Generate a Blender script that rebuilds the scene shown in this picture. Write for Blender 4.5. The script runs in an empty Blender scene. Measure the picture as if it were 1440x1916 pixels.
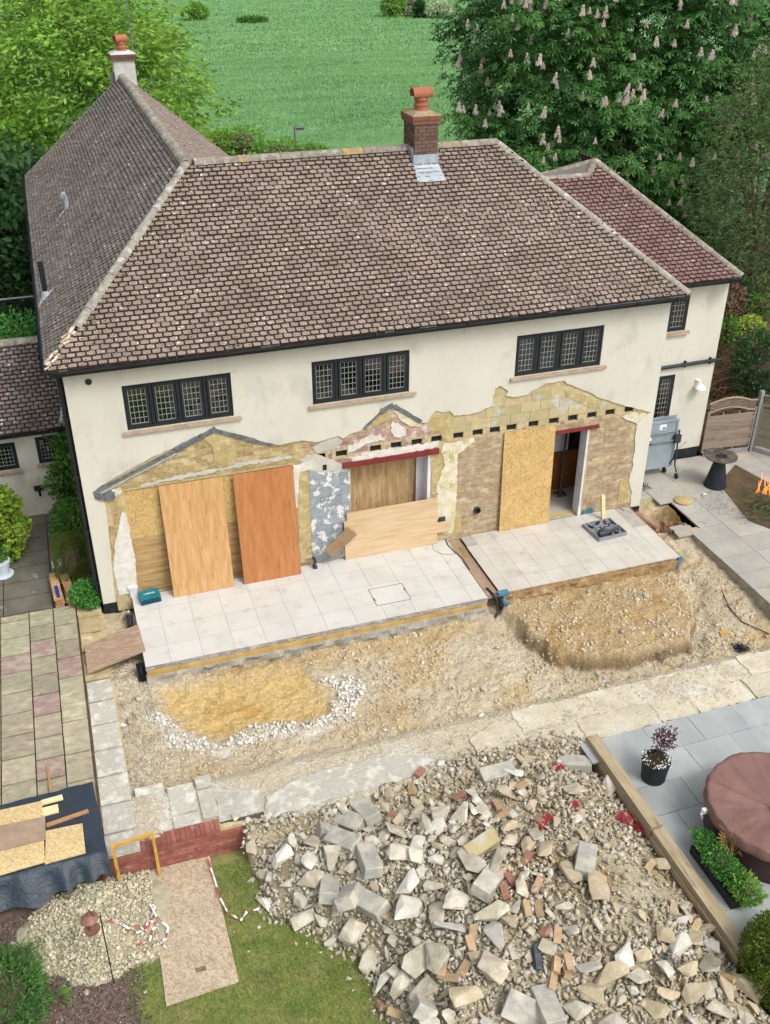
import bpy, bmesh, math, random
import numpy as np
from mathutils import Vector, Matrix, noise, Euler
from mathutils.geometry import tessellate_polygon
random.seed(7); rng = np.random.default_rng(7)
R = math.radians
scene = bpy.context.scene
COL = scene.collection
# ------------------------------------------------------------------ camera
CAM = Vector((0.25457, -16.99864, 11.89608)); FPX = 1860.72
YAW, PITCH, ROLL = R(18.49305), R(-31.38936), R(0.0914)
_f = Vector((math.sin(YAW)*math.cos(PITCH), math.cos(YAW)*math.cos(PITCH), math.sin(PITCH)))
_r0 = Vector((math.cos(YAW), -math.sin(YAW), 0)); _u0 = _r0.cross(_f)
_r = _r0*math.cos(ROLL)+_u0*math.sin(ROLL); _u = -_r0*math.sin(ROLL)+_u0*math.cos(ROLL)
cd = bpy.data.cameras.new('camera'); cam = bpy.data.objects.new('camera', cd); COL.objects.link(cam)
cam.matrix_world = Matrix(((_r.x, _u.x, -_f.x, CAM.x), (_r.y, _u.y, -_f.y, CAM.y), (_r.z, _u.z, -_f.z, CAM.z), (0, 0, 0, 1)))
cd.sensor_fit = 'HORIZONTAL'; cd.sensor_width = 36.0; cd.lens = 36.0*FPX/1440.0
cd.clip_start = 0.1; cd.clip_end = 3000
scene.camera = cam
# ------------------------------------------------------------------ sky, sun, exposure
SUN_EL, SUN_AZ = R(52), R(152)          # azimuth clockwise from +Y: behind the camera, to the right
world = bpy.data.worlds.new('World'); scene.world = world; world.use_nodes = True
wn = world.node_tree.nodes; wl = world.node_tree.links
bg = wn['Background']
sky = wn.new('ShaderNodeTexSky'); sky.sky_type = 'NISHITA'; sky.sun_disc = False
sky.sun_elevation = SUN_EL; sky.sun_rotation = SUN_AZ; sky.air_density = 1.0; sky.dust_density = 4.0; sky.ozone_density = 1.0
hs = wn.new('ShaderNodeHueSaturation'); hs.inputs['Saturation'].default_value = 0.22
wl.new(sky.outputs[0], hs.inputs['Color']); wl.new(hs.outputs[0], bg.inputs['Color'])
bg.inputs['Strength'].default_value = 0.15
sl = bpy.data.lights.new('sun', 'SUN'); sl.energy = 1.05; sl.angle = R(18); sl.color = (1.0, 0.965, 0.91)
sun = bpy.data.objects.new('sun', sl); COL.objects.link(sun)
sd = Vector((math.sin(SUN_AZ)*math.cos(SUN_EL), math.cos(SUN_AZ)*math.cos(SUN_EL), math.sin(SUN_EL)))
sun.rotation_euler = sd.to_track_quat('Z', 'Y').to_euler(); sun.location = sd*60
vs = scene.view_settings; vs.view_transform = 'Standard'; vs.look = 'None'; vs.exposure = 0.58; vs.gamma = 1.0
vs.use_curve_mapping = False
scene.cycles.max_bounces = 8; scene.cycles.transparent_max_bounces = 8
# ------------------------------------------------------------------ helpers
def un(px, py, ax, val):
    "photo pixel -> point on the plane x, y or z = val"
    d = _f+_r*((px-720)/FPX)-_u*((py-958)/FPX)
    return CAM+d*((val-CAM[ax])/d[ax])
def gz(px, py, z): return un(px, py, 2, z)
def wp(px, py, y=0.0):
    v = un(px, py, 1, y); return (v.x, v.z)
def pr(P):
    d = Vector(P)-CAM; z = d.dot(_f)
    return 720+FPX*d.dot(_r)/z, 958-FPX*d.dot(_u)/z
def lin(h):
    c = [int(h[i:i+2], 16)/255 for i in (0, 2, 4)]
    return tuple(((x+.055)/1.055)**2.4 if x > .04045 else x/12.92 for x in c)+(1.0,)
WP = {}
def parent_to(o, p):
    o.parent = p
    return o
class MB:
    def __init__(s): s.v = []; s.f = []
    def add(s, vs, fs):
        k = len(s.v); s.v += [tuple(v) for v in vs]; s.f += [tuple(i+k for i in f) for f in fs]; return s
    def box(s, c, size, rot=None, taper=1.0):
        a, b, d = size[0]/2, size[1]/2, size[2]/2
        vs = [Vector((x*a*(taper if z > 0 else 1), y*b*(taper if z > 0 else 1), z*d)) for z in (-1, 1) for y in (-1, 1) for x in (-1, 1)]
        if rot is not None:
            m = rot if isinstance(rot, Matrix) else Euler(rot).to_matrix()
            vs = [m @ v for v in vs]
        c = Vector(c)
        return s.add([v+c for v in vs], [(0, 2, 3, 1), (4, 5, 7, 6), (0, 1, 5, 4), (2, 6, 7, 3), (0, 4, 6, 2), (1, 3, 7, 5)])
    def bx(s, x0, x1, y0, y1, z0, z1): return s.box(((x0+x1)/2, (y0+y1)/2, (z0+z1)/2), (x1-x0, y1-y0, z1-z0))
    def sheet(s, outer, holes=(), frame=None, t=0.02):
        "outline (and holes) in 2-D extruded by t; frame = (origin, u, v, n); n points towards the front face"
        o, u, v, n = [Vector(q) for q in frame]
        loops = [list(outer)]+[list(h) for h in holes]
        tri = tessellate_polygon([[Vector((a, b, 0)) for a, b in l] for l in loops])
        pts = [p for l in loops for p in l]; N = len(pts)
        vs = [o+u*a+v*b for a, b in pts]+[o+u*a+v*b-n*t for a, b in pts]
        fs = []
        for a, b, c in tri:
            A, B, C = vs[a], vs[b], vs[c]
            if (B-A).cross(C-A).dot(n) < 0: b, c = c, b
            fs += [(a, b, c), (a+N, c+N, b+N)]
        k = 0
        for l in loops:
            m = len(l)
            for i in range(m): fs.append((k+i, k+(i+1) % m, k+(i+1) % m+N, k+i+N))
            k += m
        return s.add(vs, fs)
    def tube(s, pts, rad, n=8, cap=True):
        pts = [Vector(p) for p in pts]; k0 = len(s.v); m = len(pts)
        if not hasattr(rad, '__len__'): rad = [rad]*m
        prev = None
        for i, p in enumerate(pts):
            t = (pts[min(i+1, m-1)]-pts[max(i-1, 0)]).normalized()
            a = prev if prev is not None else (Vector((0, 0, 1)) if abs(t.z) < .9 else Vector((1, 0, 0)))
            b = t.cross(a); b = b.normalized() if b.length > 1e-6 else t.orthogonal().normalized()
            a = b.cross(t).normalized(); prev = a
            for j in range(n):
                w = 2*math.pi*j/n; s.v.append(tuple(p+(a*math.cos(w)+b*math.sin(w))*rad[i]))
        for i in range(m-1):
            for j in range(n):
                q = k0+i*n
                s.f.append((q+j, q+(j+1) % n, q+n+(j+1) % n, q+n+j))
        if cap:
            s.f.append(tuple(k0+j for j in range(n))[::-1]); s.f.append(tuple(k0+(m-1)*n+j for j in range(n)))
        return s
    def lathe(s, prof, c, n=24, sx=1, sy=1):
        k0 = len(s.v); c = Vector(c); m = len(prof)
        for r, z in prof:
            for j in range(n):
                w = 2*math.pi*j/n; s.v.append((c.x+r*sx*math.cos(w), c.y+r*sy*math.sin(w), c.z+z))
        for i in range(m-1):
            for j in range(n):
                q = k0+i*n; s.f.append((q+j, q+(j+1) % n, q+n+(j+1) % n, q+n+j))
        s.f.append(tuple(k0+j for j in range(n))[::-1]); s.f.append(tuple(k0+(m-1)*n+j for j in range(n)))
        return s
    def build(s, name, mat, parent=None, smooth=False, label=None, cat=None, group=None, kind=None, normals=False):
        if not s.v: return None
        a = np.array(s.v, dtype=float); lo, hi = a.min(0), a.max(0)
        c = np.array(((lo[0]+hi[0])/2, (lo[1]+hi[1])/2, lo[2])); a = a-c
        me = bpy.data.meshes.new(name); me.from_pydata(a.tolist(), [], s.f); me.update()
        if normals:
            b = bmesh.new(); b.from_mesh(me); bmesh.ops.recalc_face_normals(b, faces=b.faces); b.to_mesh(me); b.free()
        if smooth:
            me.polygons.foreach_set('use_smooth', [True]*len(me.polygons))
            try: me.set_sharp_from_angle(angle=R(40))
            except Exception: pass
        if mat is not None: me.materials.append(mat)
        o = bpy.data.objects.new(name, me); COL.objects.link(o)
        c = Vector(c); WP[o.name] = c
        if parent is not None:
            o.parent = parent; o.location = c-WP[parent.name]
        else: o.location = c
        return tag(o, label, cat, group, kind)
def tag(o, label=None, cat=None, group=None, kind=None):
    if label: o['label'] = label
    if cat: o['category'] = cat
    if group: o['group'] = group
    if kind: o['kind'] = kind
    return o
def thing(name, label, cat, loc, group=None):
    o = bpy.data.objects.new(name, None); COL.objects.link(o); o.empty_display_size = .1
    o.location = loc; WP[o.name] = Vector(loc)
    return tag(o, label, cat, group)
def npmesh(name, V, F, mat, parent=None, kind=None, label=None, cat=None, group=None, smooth=False, attr=None):
    "V (n,3) float, F (m,3|4) int numpy arrays -> one mesh, fast"
    V = np.asarray(V, dtype=np.float32); F = np.asarray(F, dtype=np.int32); k = F.shape[1]
    lo, hi = V.min(0), V.max(0); c = np.array(((lo[0]+hi[0])/2, (lo[1]+hi[1])/2, lo[2]), dtype=np.float32)
    me = bpy.data.meshes.new(name); me.vertices.add(len(V)); me.vertices.foreach_set('co', (V-c).ravel())
    me.loops.add(F.size); me.loops.foreach_set('vertex_index', F.ravel())
    me.polygons.add(len(F)); me.polygons.foreach_set('loop_start', np.arange(0, F.size, k, dtype=np.int32))
    me.update(calc_edges=True)
    if attr is not None:
        at = me.color_attributes.new('tint', 'FLOAT_COLOR', 'POINT')
        at.data.foreach_set('color', np.hstack([attr, np.ones((len(attr), 1))]).astype(np.float32).ravel())
    if smooth: me.polygons.foreach_set('use_smooth', [True]*len(me.polygons))
    if mat is not None: me.materials.append(mat)
    o = bpy.data.objects.new(name, me); COL.objects.link(o); c = Vector([float(q) for q in c]); WP[o.name] = c
    if parent is not None: o.parent = parent; o.location = c-WP[parent.name]
    else: o.location = c
    return tag(o, label, cat, group, kind)
def inpoly(x, y, P):
    c = False; j = len(P)-1
    for i in range(len(P)):
        if (P[i][1] > y) != (P[j][1] > y) and x < (P[j][0]-P[i][0])*(y-P[i][1])/(P[j][1]-P[i][1])+P[i][0]: c = not c
        j = i
    return c
def sdist(X, Y, P):
    "signed distance (inside > 0) of numpy points to a polygon"
    d = np.full(X.shape, 1e9); ins = np.zeros(X.shape, bool); j = len(P)-1
    for i in range(len(P)):
        x0, y0 = P[j]; x1, y1 = P[i]; dx, dy = x1-x0, y1-y0
        t = np.clip(((X-x0)*dx+(Y-y0)*dy)/(dx*dx+dy*dy+1e-12), 0, 1)
        d = np.minimum(d, np.hypot(X-x0-t*dx, Y-y0-t*dy))
        if y0 != y1: ins ^= ((y1 > Y) != (y0 > Y)) & (X < (x0-x1)*(Y-y1)/(y0-y1)+x1)
        j = i
    return np.where(ins, d, -d)
def _h(ix, iy, s):
    n = (ix*374761393+iy*668265263+s*974634777) & 0x7fffffff
    n = ((n ^ (n >> 13))*1274126177) & 0x7fffffff
    return ((n ^ (n >> 16)) & 0xffff)/65535.0
def vn(x, y, s=0):
    x = np.asarray(x, float); y = np.asarray(y, float)
    ix = np.floor(x).astype(np.int64); iy = np.floor(y).astype(np.int64); fx = x-ix; fy = y-iy
    fx = fx*fx*(3-2*fx); fy = fy*fy*(3-2*fy)
    a = _h(ix, iy, s); b = _h(ix+1, iy, s); c = _h(ix, iy+1, s); d = _h(ix+1, iy+1, s)
    return (a+(b-a)*fx)*(1-fy)+(c+(d-c)*fx)*fy
def fbm(x, y, s=0, o=4):
    t = 0; a = .5; n = 0
    for i in range(o): t = t+a*vn(x, y, s+i*17); n += a; a *= .5; x = np.asarray(x)*2.03+3.1; y = np.asarray(y)*2.03+1.7
    return t/n-.5
def jag(P, step=.07, amp=.018, closed=True, seed=1):
    "roughen an outline"
    out = []; m = len(P)
    for i in range(m if closed else m-1):
        a = Vector((*P[i], 0)); b = Vector((*P[(i+1) % m], 0)); L = (b-a).length; k = max(1, int(L/step))
        nrm = Vector((-(b-a).y, (b-a).x, 0)).normalized() if L > 1e-6 else Vector()
        for q in range(k):
            p = a.lerp(b, q/k)
            if q: p += nrm*(noise.noise(Vector((p.x*9+seed, p.y*9, seed)))*amp*1.6+random.uniform(-amp, amp)*.6)
            out.append((p.x, p.y))
    if not closed: out.append(tuple(P[-1]))
    return out
# ------------------------------------------------------------------ materials
def mat(name, c1, c2=None, scale=4.0, rough=.85, bump=0.0, bscale=30.0, c3=None, s3=1.2, w3=(.55, .7), island=0.0, hue=0.0, stretch=(1, 1, 1),
        ramp=(.35, .65), spec=.25, metal=0.0, bdist=.01, attr=False, detail=6.0, trans=0.0, coat=0.0, spots=None):
    m = bpy.data.materials.new(name); m.use_nodes = True
    N = m.node_tree.nodes; L = m.node_tree.links; B = N['Principled BSDF']
    B.inputs['Roughness'].default_value = rough; B.inputs['Metallic'].default_value = metal
    B.inputs['Specular IOR Level'].default_value = spec
    if coat: B.inputs['Coat Weight'].default_value = coat
    if trans:
        B.inputs['Subsurface Weight'].default_value = 0
    geo = N.new('ShaderNodeNewGeometry')
    mp = N.new('ShaderNodeMapping'); mp.inputs['Scale'].default_value = stretch
    L.new(geo.outputs['Position'], mp.inputs['Vector'])
    def nz(sc, det=detail, rgh=.6):
        n = N.new('ShaderNodeTexNoise'); n.inputs['Scale'].default_value = sc; n.inputs['Detail'].default_value = det
        n.inputs['Roughness'].default_value = rgh; L.new(mp.outputs[0], n.inputs['Vector']); return n
    def rampn(src, a, b):
        r = N.new('ShaderNodeMapRange'); r.inputs['From Min'].default_value = a; r.inputs['From Max'].default_value = b
        L.new(src, r.inputs['Value']); return r.outputs[0]
    def mix(fac, a, b, mode='MIX'):
        x = N.new('ShaderNodeMix'); x.data_type = 'RGBA'; x.blend_type = mode
        for s, k in ((fac, 0), (a, 6), (b, 7)):
            if isinstance(s, bpy.types.NodeSocket): L.new(s, x.inputs[k])
            else: x.inputs[k].default_value = s
        return x.outputs[2]
    col = c1
    if attr:
        a = N.new('ShaderNodeAttribute'); a.attribute_name = 'tint'; col = a.outputs['Color']
        col = mix(rampn(nz(scale).outputs['Fac'], .3, .7), mix(1.0, col, (.72, .72, .72, 1), 'MULTIPLY'), mix(1.0, col, (1.22, 1.22, 1.22, 1), 'MULTIPLY'))
    elif c2 is not None: col = mix(rampn(nz(scale).outputs['Fac'], *ramp), c1, c2)
    if c3 is not None: col = mix(rampn(nz(s3).outputs['Fac'], *w3), col, c3)
    if spots is not None:   # (colour, scale, threshold)
        v = N.new('ShaderNodeTexVoronoi'); v.inputs['Scale'].default_value = spots[1]; L.new(mp.outputs[0], v.inputs['Vector'])
        k = nz(spots[1]*.31, 3.0)
        ad = N.new('ShaderNodeMath'); ad.operation = 'MULTIPLY'; L.new(rampn(v.outputs['Distance'], spots[2], spots[2]*.55), ad.inputs[0]); L.new(rampn(k.outputs['Fac'], .52, .6), ad.inputs[1])
        col = mix(ad.outputs[0], col, spots[0])
    if island or hue:
        oi = N.new('ShaderNodeObjectInfo'); ad = N.new('ShaderNodeMath'); ad.operation = 'ADD'
        L.new(geo.outputs['Random Per Island'], ad.inputs[0]); L.new(oi.outputs['Random'], ad.inputs[1])
        fr = N.new('ShaderNodeMath'); fr.operation = 'FRACT'; L.new(ad.outputs[0], fr.inputs[0])
        h = N.new('ShaderNodeHueSaturation')
        r = N.new('ShaderNodeMapRange'); r.inputs['To Min'].default_value = 1-island; r.inputs['To Max'].default_value = 1+island
        L.new(fr.outputs[0], r.inputs['Value']); L.new(r.outputs[0], h.inputs['Value'])
        if hue:
            m7 = N.new('ShaderNodeMath'); m7.operation = 'MULTIPLY'; m7.inputs[1].default_value = 7.31; L.new(fr.outputs[0], m7.inputs[0])
            f2 = N.new('ShaderNodeMath'); f2.operation = 'FRACT'; L.new(m7.outputs[0], f2.inputs[0])
            r2 = N.new('ShaderNodeMapRange'); r2.inputs['To Min'].default_value = .5-hue; r2.inputs['To Max'].default_value = .5+hue
            L.new(f2.outputs[0], r2.inputs['Value']); L.new(r2.outputs[0], h.inputs['Hue'])
        if isinstance(col, bpy.types.NodeSocket): L.new(col, h.inputs['Color'])
        else: h.inputs['Color'].default_value = col
        col = h.outputs[0]
    if isinstance(col, bpy.types.NodeSocket): L.new(col, B.inputs['Base Color'])
    else: B.inputs['Base Color'].default_value = col
    if bump:
        b = N.new('ShaderNodeBump'); b.inputs['Strength'].default_value = bump; b.inputs['Distance'].default_value = bdist
        L.new(nz(bscale, 8.0, .65).outputs['Fac'], b.inputs['Height']); L.new(b.outputs[0], B.inputs['Normal'])
    if trans:
        t = N.new('ShaderNodeBsdfTranslucent'); x = N.new('ShaderNodeMixShader'); x.inputs[0].default_value = trans
        if isinstance(col, bpy.types.NodeSocket): L.new(col, t.inputs['Color'])
        else: t.inputs['Color'].default_value = col
        L.new(B.outputs[0], x.inputs[1]); L.new(t.outputs[0], x.inputs[2]); L.new(x.outputs[0], N['Material Output'].inputs[0])
    return m
def osb_mat(name, a, b, c, scale=11.0, ax=(1, 1, 1), rough=.8):
    "flakes: stretched cells lying in three directions, one over the other"
    m = bpy.data.materials.new(name); m.use_nodes = True; N = m.node_tree.nodes; L = m.node_tree.links; B = N['Principled BSDF']
    B.inputs['Roughness'].default_value = rough; B.inputs['Specular IOR Level'].default_value = .2
    tc = N.new('ShaderNodeTexCoord'); prev = None; hts = None
    for i, ang in enumerate((20, 80, 145)):
        m0 = N.new('ShaderNodeMapping'); m0.inputs['Rotation'].default_value = (R(ang)*ax[0], R(ang)*ax[1], R(ang)*ax[2])
        mp = N.new('ShaderNodeMapping'); st = [1.0, 1.0, 1.0]; st[0] = 3.4; mp.inputs['Scale'].default_value = st
        mp.inputs['Location'].default_value = (i*3.1, i*1.7, i*2.3)
        wb = N.new('ShaderNodeTexNoise'); wb.inputs['Scale'].default_value = 5; L.new(tc.outputs['Object'], wb.inputs['Vector'])
        ws = N.new('ShaderNodeVectorMath'); ws.operation = 'SCALE'; ws.inputs['Scale'].default_value = .12; L.new(wb.outputs['Color'], ws.inputs[0])
        wa = N.new('ShaderNodeVectorMath'); wa.operation = 'ADD'; L.new(tc.outputs['Object'], wa.inputs[0]); L.new(ws.outputs[0], wa.inputs[1])
        L.new(wa.outputs[0], m0.inputs['Vector']); L.new(m0.outputs[0], mp.inputs['Vector'])
        v = N.new('ShaderNodeTexVoronoi'); v.inputs['Scale'].default_value = scale; v.inputs['Randomness'].default_value = 1
        L.new(mp.outputs[0], v.inputs['Vector'])
        sp = N.new('ShaderNodeSeparateColor'); L.new(v.outputs['Color'], sp.inputs[0])
        cr = N.new('ShaderNodeValToRGB'); cr.color_ramp.elements[0].color = c; cr.color_ramp.elements[1].color = a
        e = cr.color_ramp.elements.new(.4); e.color = b; L.new(sp.outputs[0], cr.inputs[0])
        if prev is None: prev = cr.outputs[0]; hts = sp.outputs[0]
        else:
            x = N.new('ShaderNodeMix'); x.data_type = 'RGBA'; g = N.new('ShaderNodeMath'); g.operation = 'GREATER_THAN'; g.inputs[1].default_value = .55
            L.new(sp.outputs[1], g.inputs[0]); L.new(g.outputs[0], x.inputs[0]); L.new(prev, x.inputs[6]); L.new(cr.outputs[0], x.inputs[7]); prev = x.outputs[2]
    n = N.new('ShaderNodeTexNoise'); n.inputs['Scale'].default_value = 2.2; L.new(tc.outputs['Object'], n.inputs['Vector'])
    h = N.new('ShaderNodeHueSaturation'); r = N.new('ShaderNodeMapRange'); r.inputs['To Min'].default_value = .8; r.inputs['To Max'].default_value = 1.2
    L.new(n.outputs['Fac'], r.inputs['Value']); L.new(r.outputs[0], h.inputs['Value']); L.new(prev, h.inputs['Color']); L.new(h.outputs[0], B.inputs['Base Color'])
    bp = N.new('ShaderNodeBump'); bp.inputs['Strength'].default_value = .25; bp.inputs['Distance'].default_value = .003; L.new(hts, bp.inputs['Height']); L.new(bp.outputs[0], B.inputs['Normal'])
    return m
def glass_mat():
    m = bpy.data.materials.new('window_glass'); m.use_nodes = True; N = m.node_tree.nodes; L = m.node_tree.links
    N.remove(N['Principled BSDF']); t = N.new('ShaderNodeBsdfTransparent'); t.inputs[0].default_value = (.72, .76, .76, 1)
    g = N.new('ShaderNodeBsdfGlossy'); g.inputs['Roughness'].default_value = .04
    fr = N.new('ShaderNodeFresnel'); fr.inputs[0].default_value = 1.95
    x = N.new('ShaderNodeMixShader'); L.new(fr.outputs[0], x.inputs[0]); L.new(t.outputs[0], x.inputs[1]); L.new(g.outputs[0], x.inputs[2]); L.new(x.outputs[0], N['Material Output'].inputs[0])
    return m
K = {}
def mk(key, *a, **k): K[key] = mat(key, *a, **k)
L_ = lin
mk('render', L_('cac7ba'), L_('c1beb0'), scale=.8, c3=L_('a6a49a'), s3=1.3, w3=(.54, .78), bump=.45, bscale=40, rough=.9, stretch=(1, 1, .7))
mk('render_grey', L_('c4c2b4'), L_('a9a89c'), scale=2.0, bump=.3, bscale=50)
mk('mortar', L_('c0b08a'), L_('a99a74'), scale=7, bump=.9, bscale=35, bdist=.02, c3=L_('cabb95'), s3=3)
mk('brick_brown', L_('95826a'), L_('a89479'), scale=9, island=.16, hue=.01, bump=.6, bscale=70, c3=L_('b9aa90'), s3=5, w3=(.5, .68))
mk('brick_pink', L_('94756a'), L_('a78d80'), scale=9, island=.22, hue=.015, bump=.5, bscale=70, c3=L_('c4b8ad'), s3=4, w3=(.48, .62))
mk('brick_buff', L_('b09b70'), L_('9c855c'), scale=14, island=.14, bump=1.0, bscale=30, bdist=.03, c3=L_('bfb083'), s3=4, w3=(.5, .65))
mk('brick_red', L_('854f44'), L_('925f53'), scale=9, island=.2, hue=.01, bump=.4, bscale=60, c3=L_('a8938a'), s3=6, w3=(.6, .72))
mk('block_yellow', L_('b6a97f'), L_('a89d78'), scale=3, island=.12, bump=.6, bscale=50, c3=L_('b5b3aa'), s3=2.6, w3=(.52, .6))
mk('block_blue', L_('7f888f'), L_('949b9f'), scale=5, island=.1, bump=.5, bscale=50, c3=L_('cfcec9'), s3=4.5, w3=(.53, .57))
mk('plaster', L_('d8d3c0'), L_('c2b795'), scale=5, bump=.7, bscale=22, bdist=.03, c3=L_('b8a878'), s3=4, w3=(.57, .62))
mk('plaster_white', L_('d6d3cc'), L_('c4bfb4'), scale=6, bump=.7, bscale=25, bdist=.02)
mk('yellow_plaster', L_('b5a474'), L_('a59364'), scale=5, bump=.9, bscale=18, bdist=.03, c3=L_('c2b690'), s3=4, w3=(.5, .65))
mk('lead', L_('4e5358'), L_('757b81'), scale=14, bump=.6, bscale=20, rough=.6, metal=.1)
mk('lead_light', L_('a9b4ba'), L_('8d989f'), scale=6, bump=.3, bscale=20, rough=.55)
mk('tile', L_('7c6e65'), L_('8f8076'), scale=1.6, island=.13, hue=.01, bump=.6, bscale=60, c3=L_('a0968e'), s3=9, w3=(.6, .8), spots=(L_('c6c1b9'), 9.0, .3))
mk('tile_wing', L_('625c57'), L_('746c66'), scale=1.2, island=.2, hue=.01, bump=.6, bscale=60, c3=L_('8d8781'), s3=9, w3=(.58, .78), spots=(L_('bdb9b2'), 8.0, .28))
mk('tile_red', L_('6f5350'), L_('826964'), scale=.9, island=.14, hue=.01, bump=.6, bscale=60, c3=L_('9a8e87'), s3=4, w3=(.58, .75), spots=(L_('c3bcb6'), 9.0, .26))
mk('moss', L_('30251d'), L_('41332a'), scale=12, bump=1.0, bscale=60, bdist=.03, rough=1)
mk('ridge', L_('918a7e'), L_('776f63'), scale=9, island=.15, bump=.9, bscale=40, c3=L_('a8a59c'), s3=7, w3=(.52, .65))
mk('ridge_lichen', L_('928a79'), L_('7d7565'), scale=9, bump=.9, bscale=40, c3=L_('b08f4d'), s3=6, w3=(.5, .58))
mk('hip_white', L_('a09b90'), L_('817b70'), scale=9, island=.12, bump=1.0, bscale=30, c3=L_('b4b1a8'), s3=7, w3=(.54, .64))
mk('black_plastic', L_('1d2126'), L_('262b31'), scale=3, rough=.4, spec=.4)
mk('anthracite', L_('23292e'), L_('1c2126'), scale=2, rough=.45, spec=.4)
mk('leading', L_('8f918f'), rough=.6)
mk('sill', L_('9a8672'), L_('b39f8b'), scale=9, bump=.4, bscale=60)
mk('terracotta', L_('a76a51'), L_('945d47'), scale=6, bump=.3, bscale=40, rough=.85)
mk('chimney_brick', L_('5d4a42'), L_('6f574b'), scale=10, island=.25, bump=.5, bscale=60)
mk('chimney_red', L_('7a5547'), L_('6b473b'), scale=8, island=.15, bump=.5, bscale=50)
mk('chimney_white', L_('c4c3bc'), L_('aaa9a2'), scale=4, bump=.4, bscale=30)
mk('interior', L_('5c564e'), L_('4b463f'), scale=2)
mk('interior_wood', L_('8a5a38'), L_('6e4426'), scale=3, stretch=(6, 6, .6))
mk('interior_floor', L_('b9b3aa'), L_('a7a198'), scale=3)
mk('paper', L_('d9dde2'), L_('cfd4da'), scale=3)
mk('ink', L_('3a4250'))
mk('curtain', L_('c9c9c6'), L_('aeb0b0'), scale=9, stretch=(6, 1, .3))
mk('red_steel', L_('7c3630'), L_('6d2d29'), scale=8, rough=.6, bump=.2, bscale=60)
mk('white_paint', L_('d5d5d8'), L_('c3c3c9'), scale=4, rough=.5)
K['osb'] = osb_mat('osb', L_('c8ac78'), L_('ba9c65'), L_('a18350'), 17, (0, 1, 0))
K['osb_flat'] = osb_mat('osb_flat', L_('cfbb8e'), L_('c2ab7c'), L_('ab9167'), 18, (0, 0, 1))
K['osb_grey'] = osb_mat('osb_grey', L_('bdae98'), L_('a99880'), L_('948069'), 19, (0, 0, 1))
mk('ply_light', L_('c49e70'), L_('b08755'), scale=2.2, stretch=(7, 7, .45), bump=.1, bscale=20, rough=.6, c3=L_('9f7045'), s3=3.2, w3=(.6, .72))
mk('ply_orange', L_('b07a4e'), L_('a0683d'), scale=2.0, stretch=(6, 6, .4), bump=.1, bscale=20, rough=.55, c3=L_('8a5736'), s3=2.4, w3=(.58, .72))
mk('ply_pale', L_('c9b18f'), L_('b89c78'), scale=2.5, stretch=(.5, 4, 7), bump=.1, bscale=20, rough=.7)
mk('ply_rough', L_('b49769'), L_('8e7149'), scale=3.2, stretch=(.6, 4, 6), bump=.2, bscale=20, rough=.75)
mk('ply_dark', L_('bfa27a'), L_('9a7c55'), scale=2.6, stretch=(5, 4, .8), bump=.1, bscale=20, rough=.7, c3=L_('6b4c2c'), s3=4.5, w3=(.62, .68))
mk('hardboard', L_('8b7358'), L_('7c654c'), scale=6, rough=.8)
mk('hardboard_pale', L_('9f8a76'), L_('8e7965'), scale=6, rough=.8)
mk('board_weathered', L_('a38c76'), L_('8c7462'), scale=4, stretch=(1, 5, 5), bump=.4, bscale=30, c3=L_('bfae9c'), s3=7)
mk('timber', L_('cbb083'), L_('b59765'), scale=4, stretch=(3, 3, 3), bump=.2, bscale=30, island=.1)
mk('timber_pale', L_('e2cfa3'), L_('d3bb88'), scale=4, stretch=(1, 6, 6), bump=.1)
mk('timber_old', L_('ad8d68'), L_('94714d'), scale=6, bump=.4, bscale=40, island=.12, c3=L_('c4ab88'), s3=5)
mk('timber_red', L_('ad845f'), L_('9a7350'), scale=6, stretch=(1, 6, 6), bump=.2)
mk('timber_yellow', L_('c39c4c'), L_('b08a3d'), scale=6, bump=.2)
mk('sleeper', L_('bdad90'), L_('a39375'), scale=3, stretch=(5, .5, 5), island=.2, bump=.7, bscale=40, c3=L_('85775f'), s3=4, w3=(.56, .7))
mk('porcelain', L_('c4c2bd'), L_('bbb9b3'), scale=1.6, rough=.5, island=.035, c3=L_('a9a396'), s3=3.2, w3=(.58, .8), bump=.05)
mk('porcelain_b', L_('bfbbb3'), L_('b4afa6'), scale=1.8, rough=.55, island=.04, c3=L_('a2998a'), s3=2.6, w3=(.56, .78), bump=.06)
mk('grout', L_('a8a49c'), L_('97928a'), scale=6)
mk('patio_beige', L_('a5a29a'), L_('96938b'), scale=1.3, rough=.6, island=.06, c3=L_('b3aa97'), s3=1.8, w3=(.52, .72), bump=.12)
mk('patio_blue', L_('8f9595'), L_('9da2a1'), scale=1.0, rough=.5, island=.07, c3=L_('aeb1ae'), s3=1.1, w3=(.5, .72), bump=.08, stretch=(1, .55, 1))
mk('screed', L_('8b8680'), L_('a39d93'), scale=9, bump=1.0, bscale=25, bdist=.04, c3=L_('b9b2a6'), s3=6)
mk('insulation', L_('b89b5e'), L_('a5884d'), scale=5, bump=.6, bscale=20, c3=L_('8d7a54'), s3=3, w3=(.55, .7))
mk('concrete', L_('a5a095'), L_('8f897d'), scale=5, bump=.9, bscale=25, bdist=.03, c3=L_('b9b1a0'), s3=4)
mk('grit_brick', L_('a38a63'), L_('8a6f4e'), scale=9, bump=1.0, bscale=30, bdist=.03, c3=L_('b9a480'), s3=5)
mk('sandstone', L_('a19b84'), L_('89846f'), scale=6, rough=.85, island=.16, hue=.018, bump=.9, bscale=9, bdist=.025, stretch=(1, 1.6, 1), c3=L_('b3aa8d'), s3=3.5)
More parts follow.
